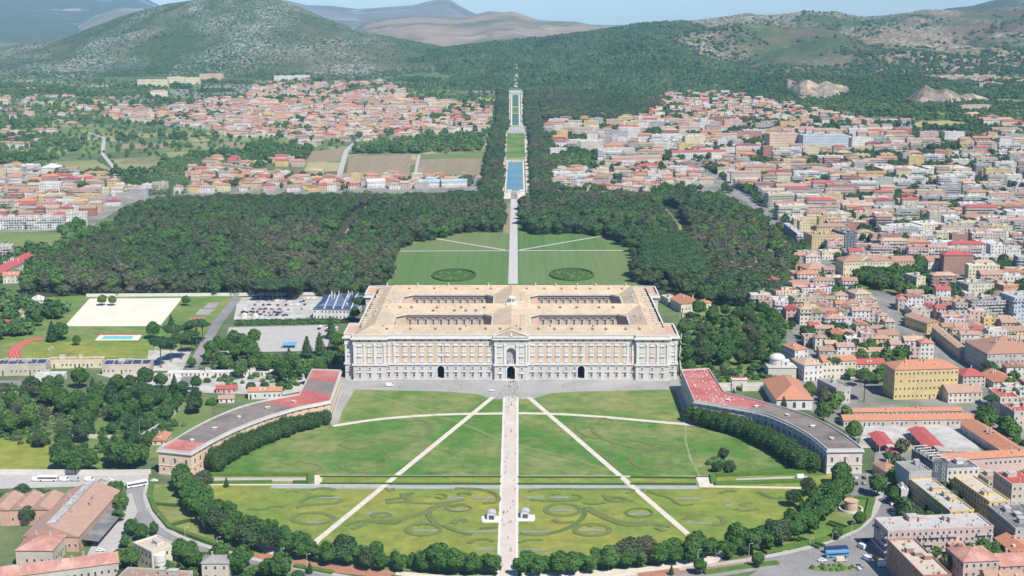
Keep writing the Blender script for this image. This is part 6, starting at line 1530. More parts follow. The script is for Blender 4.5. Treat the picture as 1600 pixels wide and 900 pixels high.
for q, L in (('lower left parterre', [([(650, 518), (760, 520), (820, 535), (845, 560), (835, 580), (775, 585)], 1.6), ([(465, 582), (560, 585), (640, 575), (690, 568)], 1.8), ([(345, 570), (410, 560), (440, 545), (468, 538)], 2.4), ([(345, 583), (400, 578), (465, 577)], 2.0), ([(415, 540), (430, 558), (445, 570)], 2.2),
              ([(620, 580), (560, 600), (490, 635), (410, 655), (330, 665), (250, 657)], 3.0), ([(410, 655), (395, 675), (350, 672), (290, 668)], 2.0), ([(170, 682), (210, 667), (252, 658)], 2.0), ([(200, 698), (240, 680), (272, 664)], 2.2), ([(530, 610), (540, 650), (580, 685)], 2.4), ([(600, 680), (640, 700), (690, 715), (725, 721)], 1.8),
              (ell(510, 699, 74, 27), 1.7), ([(640, 672), (650, 658), (690, 655), (696, 666)], 2.2), (ell(665, 605, 55, 14), 1.2), ([(565, 545), (600, 542), (615, 555), (590, 566), (565, 555)], 1.6), ([(345, 515), (360, 530), (380, 528), (375, 516)], 1.6), ([(710, 760), (740, 742), (800, 742), (820, 752)], 2.0), ([(760, 695), (835, 690)], 1.8), (ell(325, 635, 40, 10), 1.6), ([(640, 598), (660, 588), (700, 590)], 2.2), ([(480, 680), (500, 672), (530, 676)], 3.0), ([(660, 545), (690, 538), (720, 545)], 2.0)]),
             ('lower right parterre', [([(130, 532), (180, 519), (300, 520), (450, 522), (560, 518), (600, 527), (560, 540)], 1.7), ([(320, 545), (362, 550), (358, 566), (300, 573), (200, 573), (135, 568)], 1.8), ([(370, 583), (420, 588), (470, 580)], 2.0), ([(463, 545), (480, 570), (530, 577), (590, 572)], 2.6), ([(465, 560), (520, 556), (560, 566)], 2.4),
              ([(385, 600), (430, 630), (500, 660), (570, 674), (650, 668)], 3.0), ([(380, 600), (375, 640), (330, 680), (270, 705), (215, 717)], 2.6), ([(510, 665), (560, 682), (640, 680), (692, 672)], 2.2), ([(690, 690), (725, 706)], 2.2), ([(690, 676), (750, 686)], 2.0), ([(240, 655), (270, 670), (332, 665)], 2.4), ([(85, 757), (130, 742), (192, 746)], 1.6), (ell(280, 612, 77, 26), 1.8), (ell(408, 700, 77, 27), 1.8), (ell(615, 625, 58, 20), 1.4), ([(235, 545), (270, 541)], 1.6), ([(390, 685), (420, 672), (455, 682)], 2.4), ([(90, 715), (160, 725), (220, 718)], 1.8)]),
             ('upper left lawn', [([(435, 227), (500, 215), (545, 235), (540, 275), (490, 305), (420, 325), (355, 328)], 2.4), ([(140, 325), (200, 347), (260, 340), (330, 320)], 2.2), ([(0, 372), (80, 358), (180, 362), (280, 357), (335, 345), (362, 378), (340, 412), (280, 434), (200, 440), (142, 430), (140, 408)], 1.3), ([(150, 300), (230, 310), (300, 295)], 1.6), ([(-55, 395), (0, 405), (60, 415), (60, 440), (0, 440)], 1.2)]),
             ('upper right lawn', [([(500, 232), (440, 236), (432, 220), (472, 212), (505, 222)], 1.6), ([(430, 300), (360, 280), (330, 248), (345, 220), (400, 208), (470, 208)], 2.0), ([(400, 235), (420, 280), (490, 315), (570, 335), (660, 347), (770, 352)], 2.6), ([(560, 300), (620, 310), (660, 325), (690, 345)], 1.8), ([(730, 400), (762, 405), (755, 432), (700, 441), (620, 427), (570, 395), (590, 365), (640, 353)], 1.6), ([(660, 320), (720, 325), (790, 330)], 1.4), ([(420, 345), (470, 385), (520, 430)], 1.4)]),
             ('outer left parterre', [([(495, 625), (560, 630), (610, 612), (642, 618)], 2.4), ([(695, 618), (760, 607), (850, 605), (890, 587)], 2.4), ([(722, 592), (760, 571), (850, 572)], 2.0), (ell(765, 665, 84, 24), 2.0), ([(655, 555), (690, 550), (705, 556)], 1.4), ([(760, 548), (800, 538), (855, 545)], 2.0)]),
             ('outer right parterre', [([(60, 200), (150, 235), (260, 260), (290, 300), (360, 325), (440, 310)], 1.8), ([(360, 440), (420, 405), (540, 398)], 2.6), ([(600, 485), (660, 488), (700, 465), (680, 425), (650, 410)], 1.8), ([(820, 320), (880, 300), (930, 295)], 1.6), ([(970, 210), (1040, 240), (1130, 270), (1180, 250)], 2.4), ([(660, 220), (730, 200), (800, 205)], 2.0), ([(790, 350), (860, 370), (980, 350)], 1.8)])):
    ax = A4 if 'left' in q and 'outer' not in q else (A3 if q == 'outer left parterre' else (A7 if q == 'outer right parterre' else A5))
    LL = [(cp(p, *ax), w) for p, w in L]; LL.sort(key=lambda a: sum(p[0] for p in a[0]) / len(a[0]))
    for i, (p, w) in enumerate(LL):
        up = 'upper' in q
        hedge(p, w * (1.1 + .25 * (i % 3)), (.2 if up else .3) + i * .011, f'{"faint weedy" if up else "low dark"} scroll hedge, {ORD[i]} from the left in the {q}', m_scroll if (up or i % 3) else m_scroll2, sm=2, group='scroll hedges of the ' + q, name='parterre_scroll', cat='scroll hedge')
for i, (x0, x1, y) in enumerate([(699, 726, 778.5), (738, 770, 778.5), (571, 610, 803), (695, 729, 798), (645, 686, 829.7), (729, 777, 831.5), (742, 772, 859), (497, 530, 778.5), (480, 521, 817)]):
    o = psheet('stone_pond', [(x0, y - 1.2), (x1, y - 1.2), (x1, y + 1.2), (x0, y + 1.2)], .34, m_pool)
for i, (x0, x1, y) in enumerate([(818, 851, 778), (858, 890, 778), (860, 894, 798), (981, 1022, 804), (816, 858, 831.5), (904, 942, 830), (815, 855, 860), (1059, 1097, 780), (1070, 1112, 818), (1133, 1143, 784), (1134, 1144, 790.5)]):
    o = psheet('stone_pond', [(x0, y - 1.2), (x1, y - 1.2), (x1, y + 1.2), (x0, y + 1.2)], .34, m_pool)
psheet('sunken_walk', [(330, 747), (478, 747), (478, 752.5), (330, 752.5)], .24, m_pave); psheet('sunken_walk', [(1150, 748.5), (1262, 744), (1262, 750), (1150, 753)], .24, m_pave)
# oval flower beds behind the palace
fb = random.Random(5)
for cx, cy, lab in ((709.5, 431, 'oval flower bed with dark hedge rim on the left mown lawn'), (893.5, 430, 'oval flower bed with dark hedge rim on the right mown lawn')):
    x0, y0 = G(cx, cy); t = thing('oval_flower_bed', lab, 'flower bed', (x0, y0, .2))
    xr = (G(cx + 35, cy)[0] - G(cx - 35, cy)[0]) / 2; yr = (G(cx, cy - 9.5)[1] - G(cx, cy + 9.5)[1]) / 2
    rim = MB(); n = 40
    for i in range(n):
        a, c = 6.2832 * i / n, 6.2832 * (i + 1) / n
        for r0, r1, z0, z1 in ((1, 1, 0, 1.6), (1, .92, 1.6, 1.6), (.92, .92, 1.6, 0)):
            rim.quad((xr * r0 * math.cos(a), yr * r0 * math.sin(a), z0), (xr * r0 * math.cos(c), yr * r0 * math.sin(c), z0), (xr * r1 * math.cos(c), yr * r1 * math.sin(c), z1), (xr * r1 * math.cos(a), yr * r1 * math.sin(a), z1))
    rim.build('hedge_rim', m_hedge, t)
    b = MB()
    for _ in range(420):
        a, r_ = fb.uniform(0, 6.28), math.sqrt(fb.random()) * .9; q = fb.uniform(.5, 1.1); b.dome(xr * r_ * math.cos(a), yr * r_ * math.sin(a), 0, q, q * 1.2, n=6, k=2)
    b.build('shrubs', m_hedge, t, kind='stuff')
# ================================================================ small buildings with shapes of their own
m_canvas = M('white_canvas', (.7, .68, .64), (.6, .58, .55), .6)
for px, py, lab in ((768, 812, 'silver vaulted kiosk on a white apron left of the avenue'), (820.5, 810, 'silver vaulted kiosk on a white apron right of the avenue')):
    x, y = G(px, py); t = thing('kiosk', lab, 'kiosk', (x, y, .2))
    b = MB(); b.prism([(-4.6, -5), (4.6, -5), (5.4, -2), (5.4, 4.5), (-5.4, 4.5), (-5.4, -2)], 0, .3); b.build('apron', m_white, t)
    b = MB(); b.box(-2.4, 2.4, -1.5, 4, .3, 3.0, top=False)
    for i in range(8):
        a, c = math.pi * i / 8, math.pi * (i + 1) / 8
        b.quad((-2.5 * math.cos(a), -1.8, 3 + 1.5 * math.sin(a)), (-2.5 * math.cos(c), -1.8, 3 + 1.5 * math.sin(c)), (-2.5 * math.cos(c), 4.2, 3 + 1.5 * math.sin(c)), (-2.5 * math.cos(a), 4.2, 3 + 1.5 * math.sin(a)), 1)
    b.face([(-2.4, -1.5, 3)] + [(-2.4 * math.cos(math.pi * i / 8), -1.5, 3 + 1.4 * math.sin(math.pi * i / 8)) for i in range(1, 8)] + [(2.4, -1.5, 3)], 0)
    b.build('hut', [m_metal, M('zinc_roof', (.5, .52, .54), (.4, .42, .44), .5, rough=.4)], t)
    b = MB(); b.quad((-1.4, -1.56, .4), (1.4, -1.56, .4), (1.4, -1.56, 2.8), (-1.4, -1.56, 2.8)); b.build('door', m_glass, t)
def canopy(pxs, h, lab):
    P = [G(*p, h) for p in pxs]; ox, oy = P[0]; P = [(x - ox, y - oy) for x, y in P]; t = thing('parade_canopy', lab, 'canopy', (ox, oy, .3))
    ma = ((P[0][0] + P[1][0]) / 2, (P[0][1] + P[1][1]) / 2); mb_ = ((P[2][0] + P[3][0]) / 2, (P[2][1] + P[3][1]) / 2); b = MB()
    b.quad((*P[0], h - .5), (*ma, h + .9), (*mb_, h + .9), (*P[3], h - .5)); b.quad((*ma, h + .9), (*P[1], h - .5), (*P[2], h - .5), (*mb_, h + .9))
    b.build('canopy_roof', ROOF['crimson'], t)
    for i in range(5):
        for a, c in ((P[0], P[3]), (P[1], P[2])):
            x, y = lerp(a[0], c[0], i / 4) * .97, lerp(a[1], c[1], i / 4) * .98; q = MB(); q.box(x - .15, x + .15, y - .15, y + .15, 0, h - .4); q.build('post', m_metal, t)
canopy([(1374.6, 697.8), (1399.7, 695), (1381, 674), (1355.8, 677)], 5, 'smaller crimson open-sided canopy on the pale barracks yard')
canopy([(1446, 700), (1477, 697.8), (1444.5, 666.6), (1417, 670)], 5, 'larger crimson open-sided canopy on the pale barracks yard')
canopy([(1390, 709), (1410, 708), (1400, 700), (1384, 701)], 4, 'small crimson canopy joined below the smaller one')
psheet('dry_grass_patch', [(1398, 690), (1420, 686), (1436, 704), (1410, 706)], .3, m_yellowfield)
# round brick tower
x, y = G(1329.5, 797); t = thing('round_brick_tower', 'squat round brick tower in a white ring wall beside the right verge', 'tower', (x, y, .2))
b = MB(); b.cyl(0, 0, 0, 5.2, 3.6, n=24, cap=False); b.build('drum', M('tower_brick', (.48, .33, .25), (.56, .42, .34), .6), t); b = MB(); b.cyl(0, 0, 5.2, 5.6, 3.9, n=24); b.build('cap', m_terr, t)
b = MB()
for i in range(28):
    a, c = 6.2832 * i / 28, 6.2832 * (i + 1) / 28
    for r0, r1, z0, z1 in ((6.6, 6.6, 0, 1.1), (6.6, 5.8, 1.1, 1.1), (5.8, 5.8, 1.1, 0)): b.quad((r0 * math.cos(a), r0 * math.sin(a), z0), (r0 * math.cos(c), r0 * math.sin(c), z0), (r1 * math.cos(c), r1 * math.sin(c), z1), (r1 * math.cos(a), r1 * math.sin(a), z1))
b.build('ring_wall', m_white, t)
# domed church and its hall
x, y = G(1200, 593); t = thing('domed_church', 'small stone church with a pale round dome beside the palace garden', 'church', (x, y, .2))
w = G(1243, 592)[0] - x
b = MB(); b.box(0, w, 0, 14, 0, 9.5); b.box(-.5, w + .5, -.5, 14.5, 8.7, 9.3, bottom=True); b.box(.4, w - .4, .4, .9, 9.5, 10.4); b.build('wall', m_stone, t)
b = MB(); b.cyl(w * .38, 9, 9.5, 14, 5.6, n=20, cap=False); b.build('drum', m_pinkw, t); b = MB(); b.dome(w * .38, 9, 14, 6.0, 3.6, n=20, k=5); b.build('dome', m_stone, t)
b = MB(); b.box(w * .5, w * .5 + 6, 3.2, 9, 9.5, 13.4); b.build('dormer_chapel', m_white, t); b = MB(); b.box(w * .5 + 2.4, w * .5 + 3.8, 3.1, 3.2, 10.2, 12.2); b.build('window', m_glass, t)
P0 = G(1213, 641); P1 = G(1266, 637); w = P1[0] - P0[0]; h = 7.5
t = thing('church_hall', 'white hall with one huge orange hipped roof beside the right wing', 'hall', (P0[0], P0[1], .2))
b = MB(); b.box(0, w, 0, 52, 0, h, top=False); b.build('wall', WALL['white'], t); b = MB(); b.gable(0, w, 0, 52, h, 7, 'y', 13, 0, .8); b.build('roof', ROOF['orange'], t)
for i in range(3):
    q = MB(); cx = w * (.24 + .26 * i); q.face([(cx - 1.1, -.08, 1.6), (cx + 1.1, -.08, 1.6), (cx + 1.1, -.08, 4.6)] + [(cx + 1.1 * math.cos(math.pi * j / 6), -.08, 4.6 + 1.1 * math.sin(math.pi * j / 6)) for j in range(1, 6)] + [(cx - 1.1, -.08, 4.6)]); q.build('window', m_glass, t)
# gateway beside the right wing
x, y = G(1143.5, 612); t = thing('garden_gateway', 'pinkish arched stone gateway with low side walls behind the right wing', 'gateway', (x, y, .2))
b = MB(); w = 10.5; arch_front(b, w / 2, 2.3, 0, 4.6, 0, 0, w, 9.2); arch_tunnel(b, w / 2, 2.3, 0, 4.6, 0, 5, back=0); b.f.pop(); b.m.pop()
b.quad((0, 5, 0), (0, 0, 0), (0, 0, 9.2), (0, 5, 9.2)); b.quad((w, 0, 0), (w, 5, 0), (w, 5, 9.2), (w, 0, 9.2)); b.box(-.5, w + .5, -.5, 5.5, 8.5, 9.2, bottom=True); b.box(.6, w - .6, .6, 4.4, 9.2, 9.6)
b.build('arch', m_pinkw, t); b = MB(); b.box(1, w - 1, 1, 4, 9.6, 9.9); b.build('roof', ROOF['crimson'], t)
b = MB(); b.box(-24, 0, 1, 3, 0, 4.2); b.build('side_wall', m_stone, t); b = MB(); b.box(w, w + 11, 1, 3, 0, 4.2); b.build('side_wall', m_stone, t)
# curved bay of the villa, pediment of the pale villa, arcade
def part_on(label, fn):
    for k, (t_, b_) in MANOBJ.items():
        if k and k.startswith(label): fn(t_, b_)
def f_(t_, b_):
    q = MB(); q.face([(b_['w'] * .36, -.6, b_['h'] + .2), (b_['w'] * .64, -.6, b_['h'] + .2), (b_['w'] * .5, -.6, b_['h'] + 4)]); q.box(b_['w'] * .35, b_['w'] * .65, -.7, 0, b_['h'] - .3, b_['h'] + .2, bottom=True); q.gable(b_['w'] * .35, b_['w'] * .65, -.5, 7, b_['h'] + .2, 3.9, 'y', o=.1); q.build('pediment', WALL['paleyellow'], t_)
part_on('long pale yellow villa', f_)
def f_(t_, b_):
    for i in range(10):
        q = MB(); cx = 5 + i * (b_['w'] - 10) / 9; q.face([(cx - 1.8, -.12, 0), (cx + 1.8, -.12, 0), (cx + 1.8, -.12, 4)] + [(cx + 1.8 * math.cos(math.pi * j / 6), -.12, 4 + 1.8 * math.sin(math.pi * j / 6)) for j in range(1, 6)] + [(cx - 1.8, -.12, 4)]); q.build('arch', m_dark, t_)
part_on('massive stone palace', f_)
def f_(t_, b_):
    for i in range(2):
        q = MB(); q.cyl(b_['w'] * .3, -.2, i * 4, i * 4 + 3.6, 3.2, n=16); q.build('bay', m_white, t_)
part_on('cream two-storey villa', f_)
def solar(t_, b_):
    for i in range(int(b_['w'] / 7)):
        q = MB(); x0 = 1.2 + i * 7; q.face([(x0, 1.5, b_['h'] + .3), (x0 + 6, 1.5, b_['h'] + .3), (x0 + 6, b_['d'] * .6, b_['h'] + 1.5), (x0, b_['d'] * .6, b_['h'] + 1.5)]); q.build('solar_panel', m_solar, t_)
part_on('long low hall at far left', solar); part_on('long low hall near the pines', solar)
def f_(t_, b_):
    rh = min(b_['w'], b_['d']) * .2 + .3
    for i in range(4):
        q = MB(); x0 = 2.5 + i * (b_['w'] - 4) / 4; x1 = x0 + (b_['w'] - 4) / 4 - 1.6
        q.face([(x0 + .5, 1.2, b_['h'] + .45), (x1, 1.2, b_['h'] + .45), (x1, b_['d'] / 2 - 1, b_['h'] + rh * .95), (x0 + 1.8, b_['d'] / 2 - 1, b_['h'] + rh * .95)]); q.build('solar_panel', m_solar, t_)
        q = MB(); q.face([(x1 + .3, 1.2, b_['h'] + .5), (x1 + 1.1, 1.2, b_['h'] + .5), (x1 + 1.1, b_['d'] / 2 - .5, b_['h'] + rh), (x1 + .3, b_['d'] / 2 - .5, b_['h'] + rh)]); q.build('white_strip', m_white, t_)
part_on('hall with big blue', f_)
def f_(t_, b_):
    q = MB(); q.box(b_['w'] * .42, b_['w'] * .56, 2, b_['d'] - 2, b_['h'] + 3.5, b_['h'] + min(b_['w'], b_['d']) * .2 + 1.0)
    for i in range(9): q.box(b_['w'] * .45, b_['w'] * .53, 6 + i * (b_['d'] - 12) / 9, 9 + i * (b_['d'] - 12) / 9, b_['h'] + 4, b_['h'] + min(b_['w'], b_['d']) * .2 + 1.6)
    q.build('roof_lantern', M('lantern_strip', (.5, .48, .45), (.3, .29, .28), .5), t_)
    q = MB(); q.quad((b_['w'] + .4, 4, 5), (b_['w'] + 9, 4, 4), (b_['w'] + 9, b_['d'] * .72, 4), (b_['w'] + .4, b_['d'] * .72, 5)); q.build('platform_canopy', ROOF['darkgrey'], t_)
part_on('long old railway shed', f_)
def f_(t_, b_):
    for i in range(6):
        q = MB(); y = 1 + i * (b_['d'] - 2) / 5; q.box(0, b_['w'], y, y + .4, b_['h'] + 2.6, b_['h'] + 3.0); q.build('roof_beam', m_metal, t_)
        q = MB(); q.box(.2 + i * 0, .5, y, y + .4, b_['h'], b_['h'] + 2.6); q.box(b_['w'] - .5, b_['w'] - .2, y, y + .4, b_['h'], b_['h'] + 2.6); q.build('roof_post', m_metal, t_)
part_on('dark glass office', f_)
# blue canopy, tents, fountains, cascade
x, y = G(441, 545); t = thing('blue_awning', 'bright blue flat awning on the lower car park', 'awning', (x, y, .3)); b = MB(); b.box(0, 11, 0, 8, 3, 3.5, bottom=True); b.build('cover', M('blue_fabric', (.08, .35, .6), (.1, .4, .65), .5), t)
for xx in (0, 10.7):
    for yy in (0, 7.7): b = MB(); b.box(xx, xx + .3, yy, yy + .3, 0, 3); b.build('post', m_metal, t)
for i, (px, py) in enumerate([(383, 496), (400, 497), (505, 497), (520, 498), (535, 498)]):
    x, y = G(px, py); t = thing('white_tent', f'small pointed white tent by the car park hedge, {ORD[i]} from the left', 'tent', (x, y, .3), 0, 'tents by the car park'); b = MB(); b.box(-2, 2, -2, 2, 0, 2.4, top=False); b.cyl(0, 0, 2.4, 4.2, 2.9, .05, n=4); b.build('canvas', m_canvas, t)
for (px, py, lab, s) in ((805, 253, 'dark rock fountain at the head of the blue basin', 1), (806, 201.5, 'curved fountain wall between the two canal sections', 1.6), (806.5, 144, 'fountain group at the foot of the cascade', 1.2)):
    x, y = G(px, py); t = thing('fountain', lab, 'fountain', (x, y, T(y)))
    b = MB()
    for i in range(14):
        a = math.pi * (i + .5) / 14; X, Yy = 15 * s * math.cos(a), 6 * s * math.sin(a); b.box(X - 1.3, X + 1.3, Yy - 1, Yy + 1, 0, 3.2 * s)
    b.build('wall', m_stone2, t)
    for i in range(5):
        b = MB(); X = (i - 2) * 5 * s; b.cyl(X, 0, 0, 1.2, 1.4, n=7); b.cyl(X, 0, 1.2, 3.6, .9, .3, n=6); b.dome(X, 0, 3.5, .5, .6, n=6, k=2); b.build('statue', m_white, t)
x, y = G(805.5, 301.5)
for i, dx in enumerate((-9, 9)):
    t = thing('basin_house', 'small stone pavilion ' + ('left' if dx < 0 else 'right') + ' of the path below the blue basin', 'pavilion', (x + dx, y - 4, T(y)))
    b = MB(); b.box(-2.6, 2.6, -2, 2, 0, 4.2); b.gable(-2.6, 2.6, -2, 2, 4.2, 1.2); b.build('wall', m_stone, t)
b = MB(); prev = None
for i in range(15):
    px, py = 806.4 + (.5 if i % 2 else -.4) + i * .12, 139.5 - i * 2.7; q = on_hill(px, py, 9)
    if q is None: continue
    if prev:
        w_ = 7 - i * .3; b.box(prev[0] - w_, prev[0] + w_, prev[1], q[1] + 1, prev[2] - 14, prev[2] + (q[2] - prev[2]) * .3, bottom=True)
    prev = q
if b.v: tag(b.build('cascade', M('cascade_rock', (.36, .36, .34), (.55, .56, .55), .08)), 'pale stepped cascade climbing the wooded hill behind the gardens', 'cascade')
# goal posts
for px, py, lab, r in ((79, 548, 'white goal frame at the left end of the grass pitch', .3), (244, 548, 'white goal frame at the right end of the grass pitch', .3)):
    x, y = G(px, py); t = thing('football_goal', lab, 'goal', (x, y, .3)); b = MB()
    for p, q in (((0, -3.6, 0), (0, -3.6, 2.6)), ((0, 3.6, 0), (0, 3.6, 2.6)), ((0, -3.6, 2.6), (0, 3.6, 2.6)), ((0, -3.6, 2.6), (2, -3.6, 0)), ((0, 3.6, 2.6), (2, 3.6, 0))): b.tube(p, q, .16, .16, 5)
    b.build('frame', m_white, t)
# street lamps
def lamp(px, py, h, lab, grp):
    x, y = G(px, py); t = thing('street_lamp', lab, 'lamp', (x, y, T(y)), 0, grp); b = MB(); b.tube((0, 0, 0), (0, 0, h), .12, .08, 6); b.build('pole', m_metal, t); b = MB(); b.tube((0, 0, h), (1.4, 0, h + .3), .07, .06, 5); b.box(1.2, 2.0, -.15, .15, h + .2, h + .4, bottom=True); b.build('lamp_head', m_metal, t)
for i, (px, py) in enumerate([(1090, 886), (1118, 892), (1170, 876), (1222, 888), (1265, 868), (1300, 858), (1330, 842), (1372, 806), (1380, 775)]): lamp(px, py, 9, f'tall street lamp on the right ring road, {ORD[i]} from the left', 'lamps of the right ring road')
for i, (px, py) in enumerate([(228, 800), (246, 830), (290, 850), (340, 866), (440, 884), (480, 893)]): lamp(px, py, 9, f'tall street lamp on the left ring road, {ORD[i]} from the left', 'lamps of the left ring road')
lamp(219, 690, 15, 'very tall white floodlight mast in the meadow left of the wing', None); lamp(124, 690, 13, 'floodlight mast at the dark grove edge', None)
# ================================================================ vehicles
def car_parts(L, w, h, kind):
    bd = MB(); 
    if kind == 'car': prof = [(-L / 2, .35), (L / 2, .35), (L / 2, .75), (L * .28, .95), (-L * .42, .98), (-L / 2, .8)]; cab = [(-L * .38, .96), (L * .22, .96), (L * .08, h), (-L * .26, h)]
    elif kind == 'van': prof = [(-L / 2, .4), (L / 2, .4), (L / 2, 1.1), (L * .36, 1.35), (L * .26, h), (-L / 2, h)]; cab = None
    else: prof = [(-L / 2, .45), (L / 2, .45), (L / 2, h - .3), (L / 2 - .3, h), (-L / 2, h)]; cab = None
    def ext(b, pr, w0, m=0):
        n = len(pr); a = [(x, -w0 / 2, z) for x, z in pr]; c = [(x, w0 / 2, z) for x, z in pr]; b.face(a, m); b.face(c[::-1], m)
        for i in range(n): j = (i + 1) % n; b.face([a[j], a[i], c[i], c[j]], m)
    ext(bd, prof, w); gl = MB()
    if kind == 'car':
        ext(bd, [(x, z) for x, z in cab], w * .8); ext(gl, [(-L * .36, 1.0), (L * .21, 1.0), (L * .085, h - .1), (-L * .25, h - .1)], w * .84)
    elif kind == 'van': gl.box(L * .27, L * .37, -w / 2 - .02, w / 2 + .02, 1.25, h - .35); gl.quad((L * .37, -w * .42, 1.35), (L * .37, w * .42, 1.35), (L * .275, w * .42, h - .15), (L * .275, -w * .42, h - .15))
    else: gl.box(-L * .47, L * .47, -w / 2 - .03, w / 2 + .03, 1.5, h - .7); gl.box(L / 2 - .05, L / 2 + .03, -w * .43, w * .43, 1.2, h - .6)
    wh = MB(); r = .34 if kind != 'bus' else .5
    n = 10; k = 0
    for i in range(n):
        a, c = 6.2832 * i / n, 6.2832 * (i + 1) / n; wh.quad((r * math.cos(a), -.12, r * math.sin(a)), (r * math.cos(c), -.12, r * math.sin(c)), (r * math.cos(c), .12, r * math.sin(c)), (r * math.cos(a), .12, r * math.sin(a)))
    wh.face([(r * math.cos(6.2832 * i / n), -.12, r * math.sin(6.2832 * i / n)) for i in range(n)]); wh.face([(r * math.cos(6.2832 * i / n), .12, r * math.sin(6.2832 * i / n)) for i in range(n)][::-1])
    return bd, gl, wh, r
PAINT = {k: M('paint_' + k, c, c, 1, rough=.35, spec=.5) for k, c in dict(white=(.75, .75, .74), black=(.02, .02, .022), grey=(.2, .2, .21), silver=(.45, .46, .47), red=(.4, .03, .03), blue=(.05, .12, .3), cream=(.66, .55, .38), skyblue=(.12, .33, .6), darkblue=(.03, .05, .12), yellow=(.7, .5, .05)).items()}
CM = {}
for k, dims in dict(car=(4.3, 1.8, 1.45), van=(5.4, 2.1, 2.4), bus=(12, 2.55, 3.3)).items():
    bd, gl, wh, r_ = car_parts(*dims, k); CM[k] = (bd, gl.mesh('windows', m_glass), wh.mesh('wheel', m_dark), r_, dims)
BODY = {}
def car(k, px, py, rz, col, label, grp=None, w=None):
    bd, gl, wh, r_, (L, wd_, h) = CM[k]
    if (k, col) not in BODY: BODY[(k, col)] = bd.mesh('body', PAINT[col])
    x, y = G(px, py) if w is None else w
    t = thing({'car': 'parked_car', 'van': 'van', 'bus': 'coach'}[k], label, {'car': 'car', 'van': 'van', 'bus': 'bus'}[k], (x, y, T(y) + .28), R(rz), grp)
    link('body', BODY[(k, col)], t); link('windows', gl, t)
    for sx in (-.32, .32):
        for sy in (-1, 1): link('wheel', wh, t, (L * sx, sy * (wd_ / 2 - .08), r_))
    return t
car('van', 609, 604, 5, 'white', 'white van on the piazza in front of the left palace half'); car('car', 768, 612, 0, 'white', 'white car on the piazza left of the avenue'); car('van', 1252, 748, 5, 'white', 'white van at the outer end of the right sunken walk')
car('bus', 1306, 864, 8, 'darkblue', 'dark coach, rearmost of three parked at lower right'); car('bus', 1308, 871, 8, 'skyblue', 'sky blue coach, middle of three parked at lower right'); car('van', 1314, 878, 8, 'cream', 'cream minibus in front of the blue coach')
car('van', 1346, 857, 118, 'white', 'white van parked left of the pink flats'); car('van', 1354, 876, 118, 'white', 'white minibus below the white van, by the pink flats'); car('car', 1344, 886, 115, 'grey', 'dark car left of the white minibus'); car('car', 1340, 890, 115, 'silver', 'silver car beside the dark one by the roundabout'); car('van', 1380, 886, 0, 'white', 'white lorry-like van at the corner of the pink flats')
car('car', 1285, 878, 5, 'white', 'white car behind the planted island'); car('car', 1352, 846, 118, 'black', 'black car in the shade of the pink flats'); car('car', 1366, 874, 120, 'black', 'black car under the pink flats wall'); car('car', 1402, 873, 0, 'white', 'white car in front of the pink flats door')
for i, (px, py, c) in enumerate([(1338, 749, 'silver'), (1350, 748, 'black'), (1361, 748, 'black'), (1372, 748, 'white'), (1338, 757, 'black'), (1350, 757, 'grey'), (1362, 757, 'blue'), (1346, 766, 'grey')]): car('car', px, py, 90 if i % 2 else 80, c, f'{ {"black": "black", "silver": "silver", "white": "white", "grey": "grey", "blue": "blue"}[c]} car on the lot beside the right wing end, {ORD[i]} of eight', 'cars beside the right wing')
for i, (px, py, c) in enumerate([(1393, 790, 'silver'), (1395, 798, 'white'), (1396, 805, 'white'), (1394, 812, 'grey'), (1400, 782, 'black')]): car('car', px, py, 95, c, f'{c} car parked beside the tall tree below the grey slab, {ORD[i]} in the row', 'cars below the grey slab')
car('bus', 214, 761, 32, 'white', 'white and red bus on the road left of the wing end'); car('car', 241, 753, 0, 'white', 'white car at the corner below the left wing'); car('car', 157, 862, 10, 'white', 'white car in the yard beside the long shed')
for i, (px, c, k) in enumerate([(58, 'white', 'van'), (75, 'white', 'bus'), (101, 'white', 'van'), (118, 'silver', 'van'), (140, 'white', 'van'), (160, 'silver', 'car'), (172, 'white', 'car')]): car(k, px, 752, 0, c, f'{c} {"bus" if k == "bus" else k} on the station road, {ORD[i]} from the left', 'vehicles on the station road')
cr = random.Random(4); n_ = 0
for ri, (py, xs) in enumerate(((467, range(402, 500, 9)), (472, range(395, 484, 9)), (478, range(390, 480, 11)), (484, range(382, 478, 11)), (489, range(378, 444, 4)), (493, range(376, 450, 5)))):
    for px in xs:
        if cr.random() < .1: continue
        c = cr.choice(['black', 'black', 'grey', 'white', 'silver', 'blue', 'red', 'black']); car('car', px + cr.uniform(-3, 3), py + cr.uniform(-1, 1), cr.choice((90, 85, 0)), c, f'{c} car in the {ORD[ri]} row from the wood in the palace car park', f'{c} cars in the palace car park')
for i in range(26):
    px, py = cr.uniform(498, 528), cr.uniform(510, 530); c = cr.choice(['black', 'grey', 'white', 'silver']); car('car', px, py, 70, c, f'{c} car in the shade beside the palace left corner', f'{c} cars at the palace corner')
for i in range(26):
    f = i / 26; x, y = G(lerp(1232, 1322, f), lerp(412, 445, f)); c = cr.choice(['black', 'grey', 'white', 'silver', 'blue', 'red']); car('car', 0, 0, 90 + 8, c, f'{c} car on the wide street below the pediment villa', f'{c} cars on the wide town street', w=(x + cr.choice((-3, 3.5)), y))
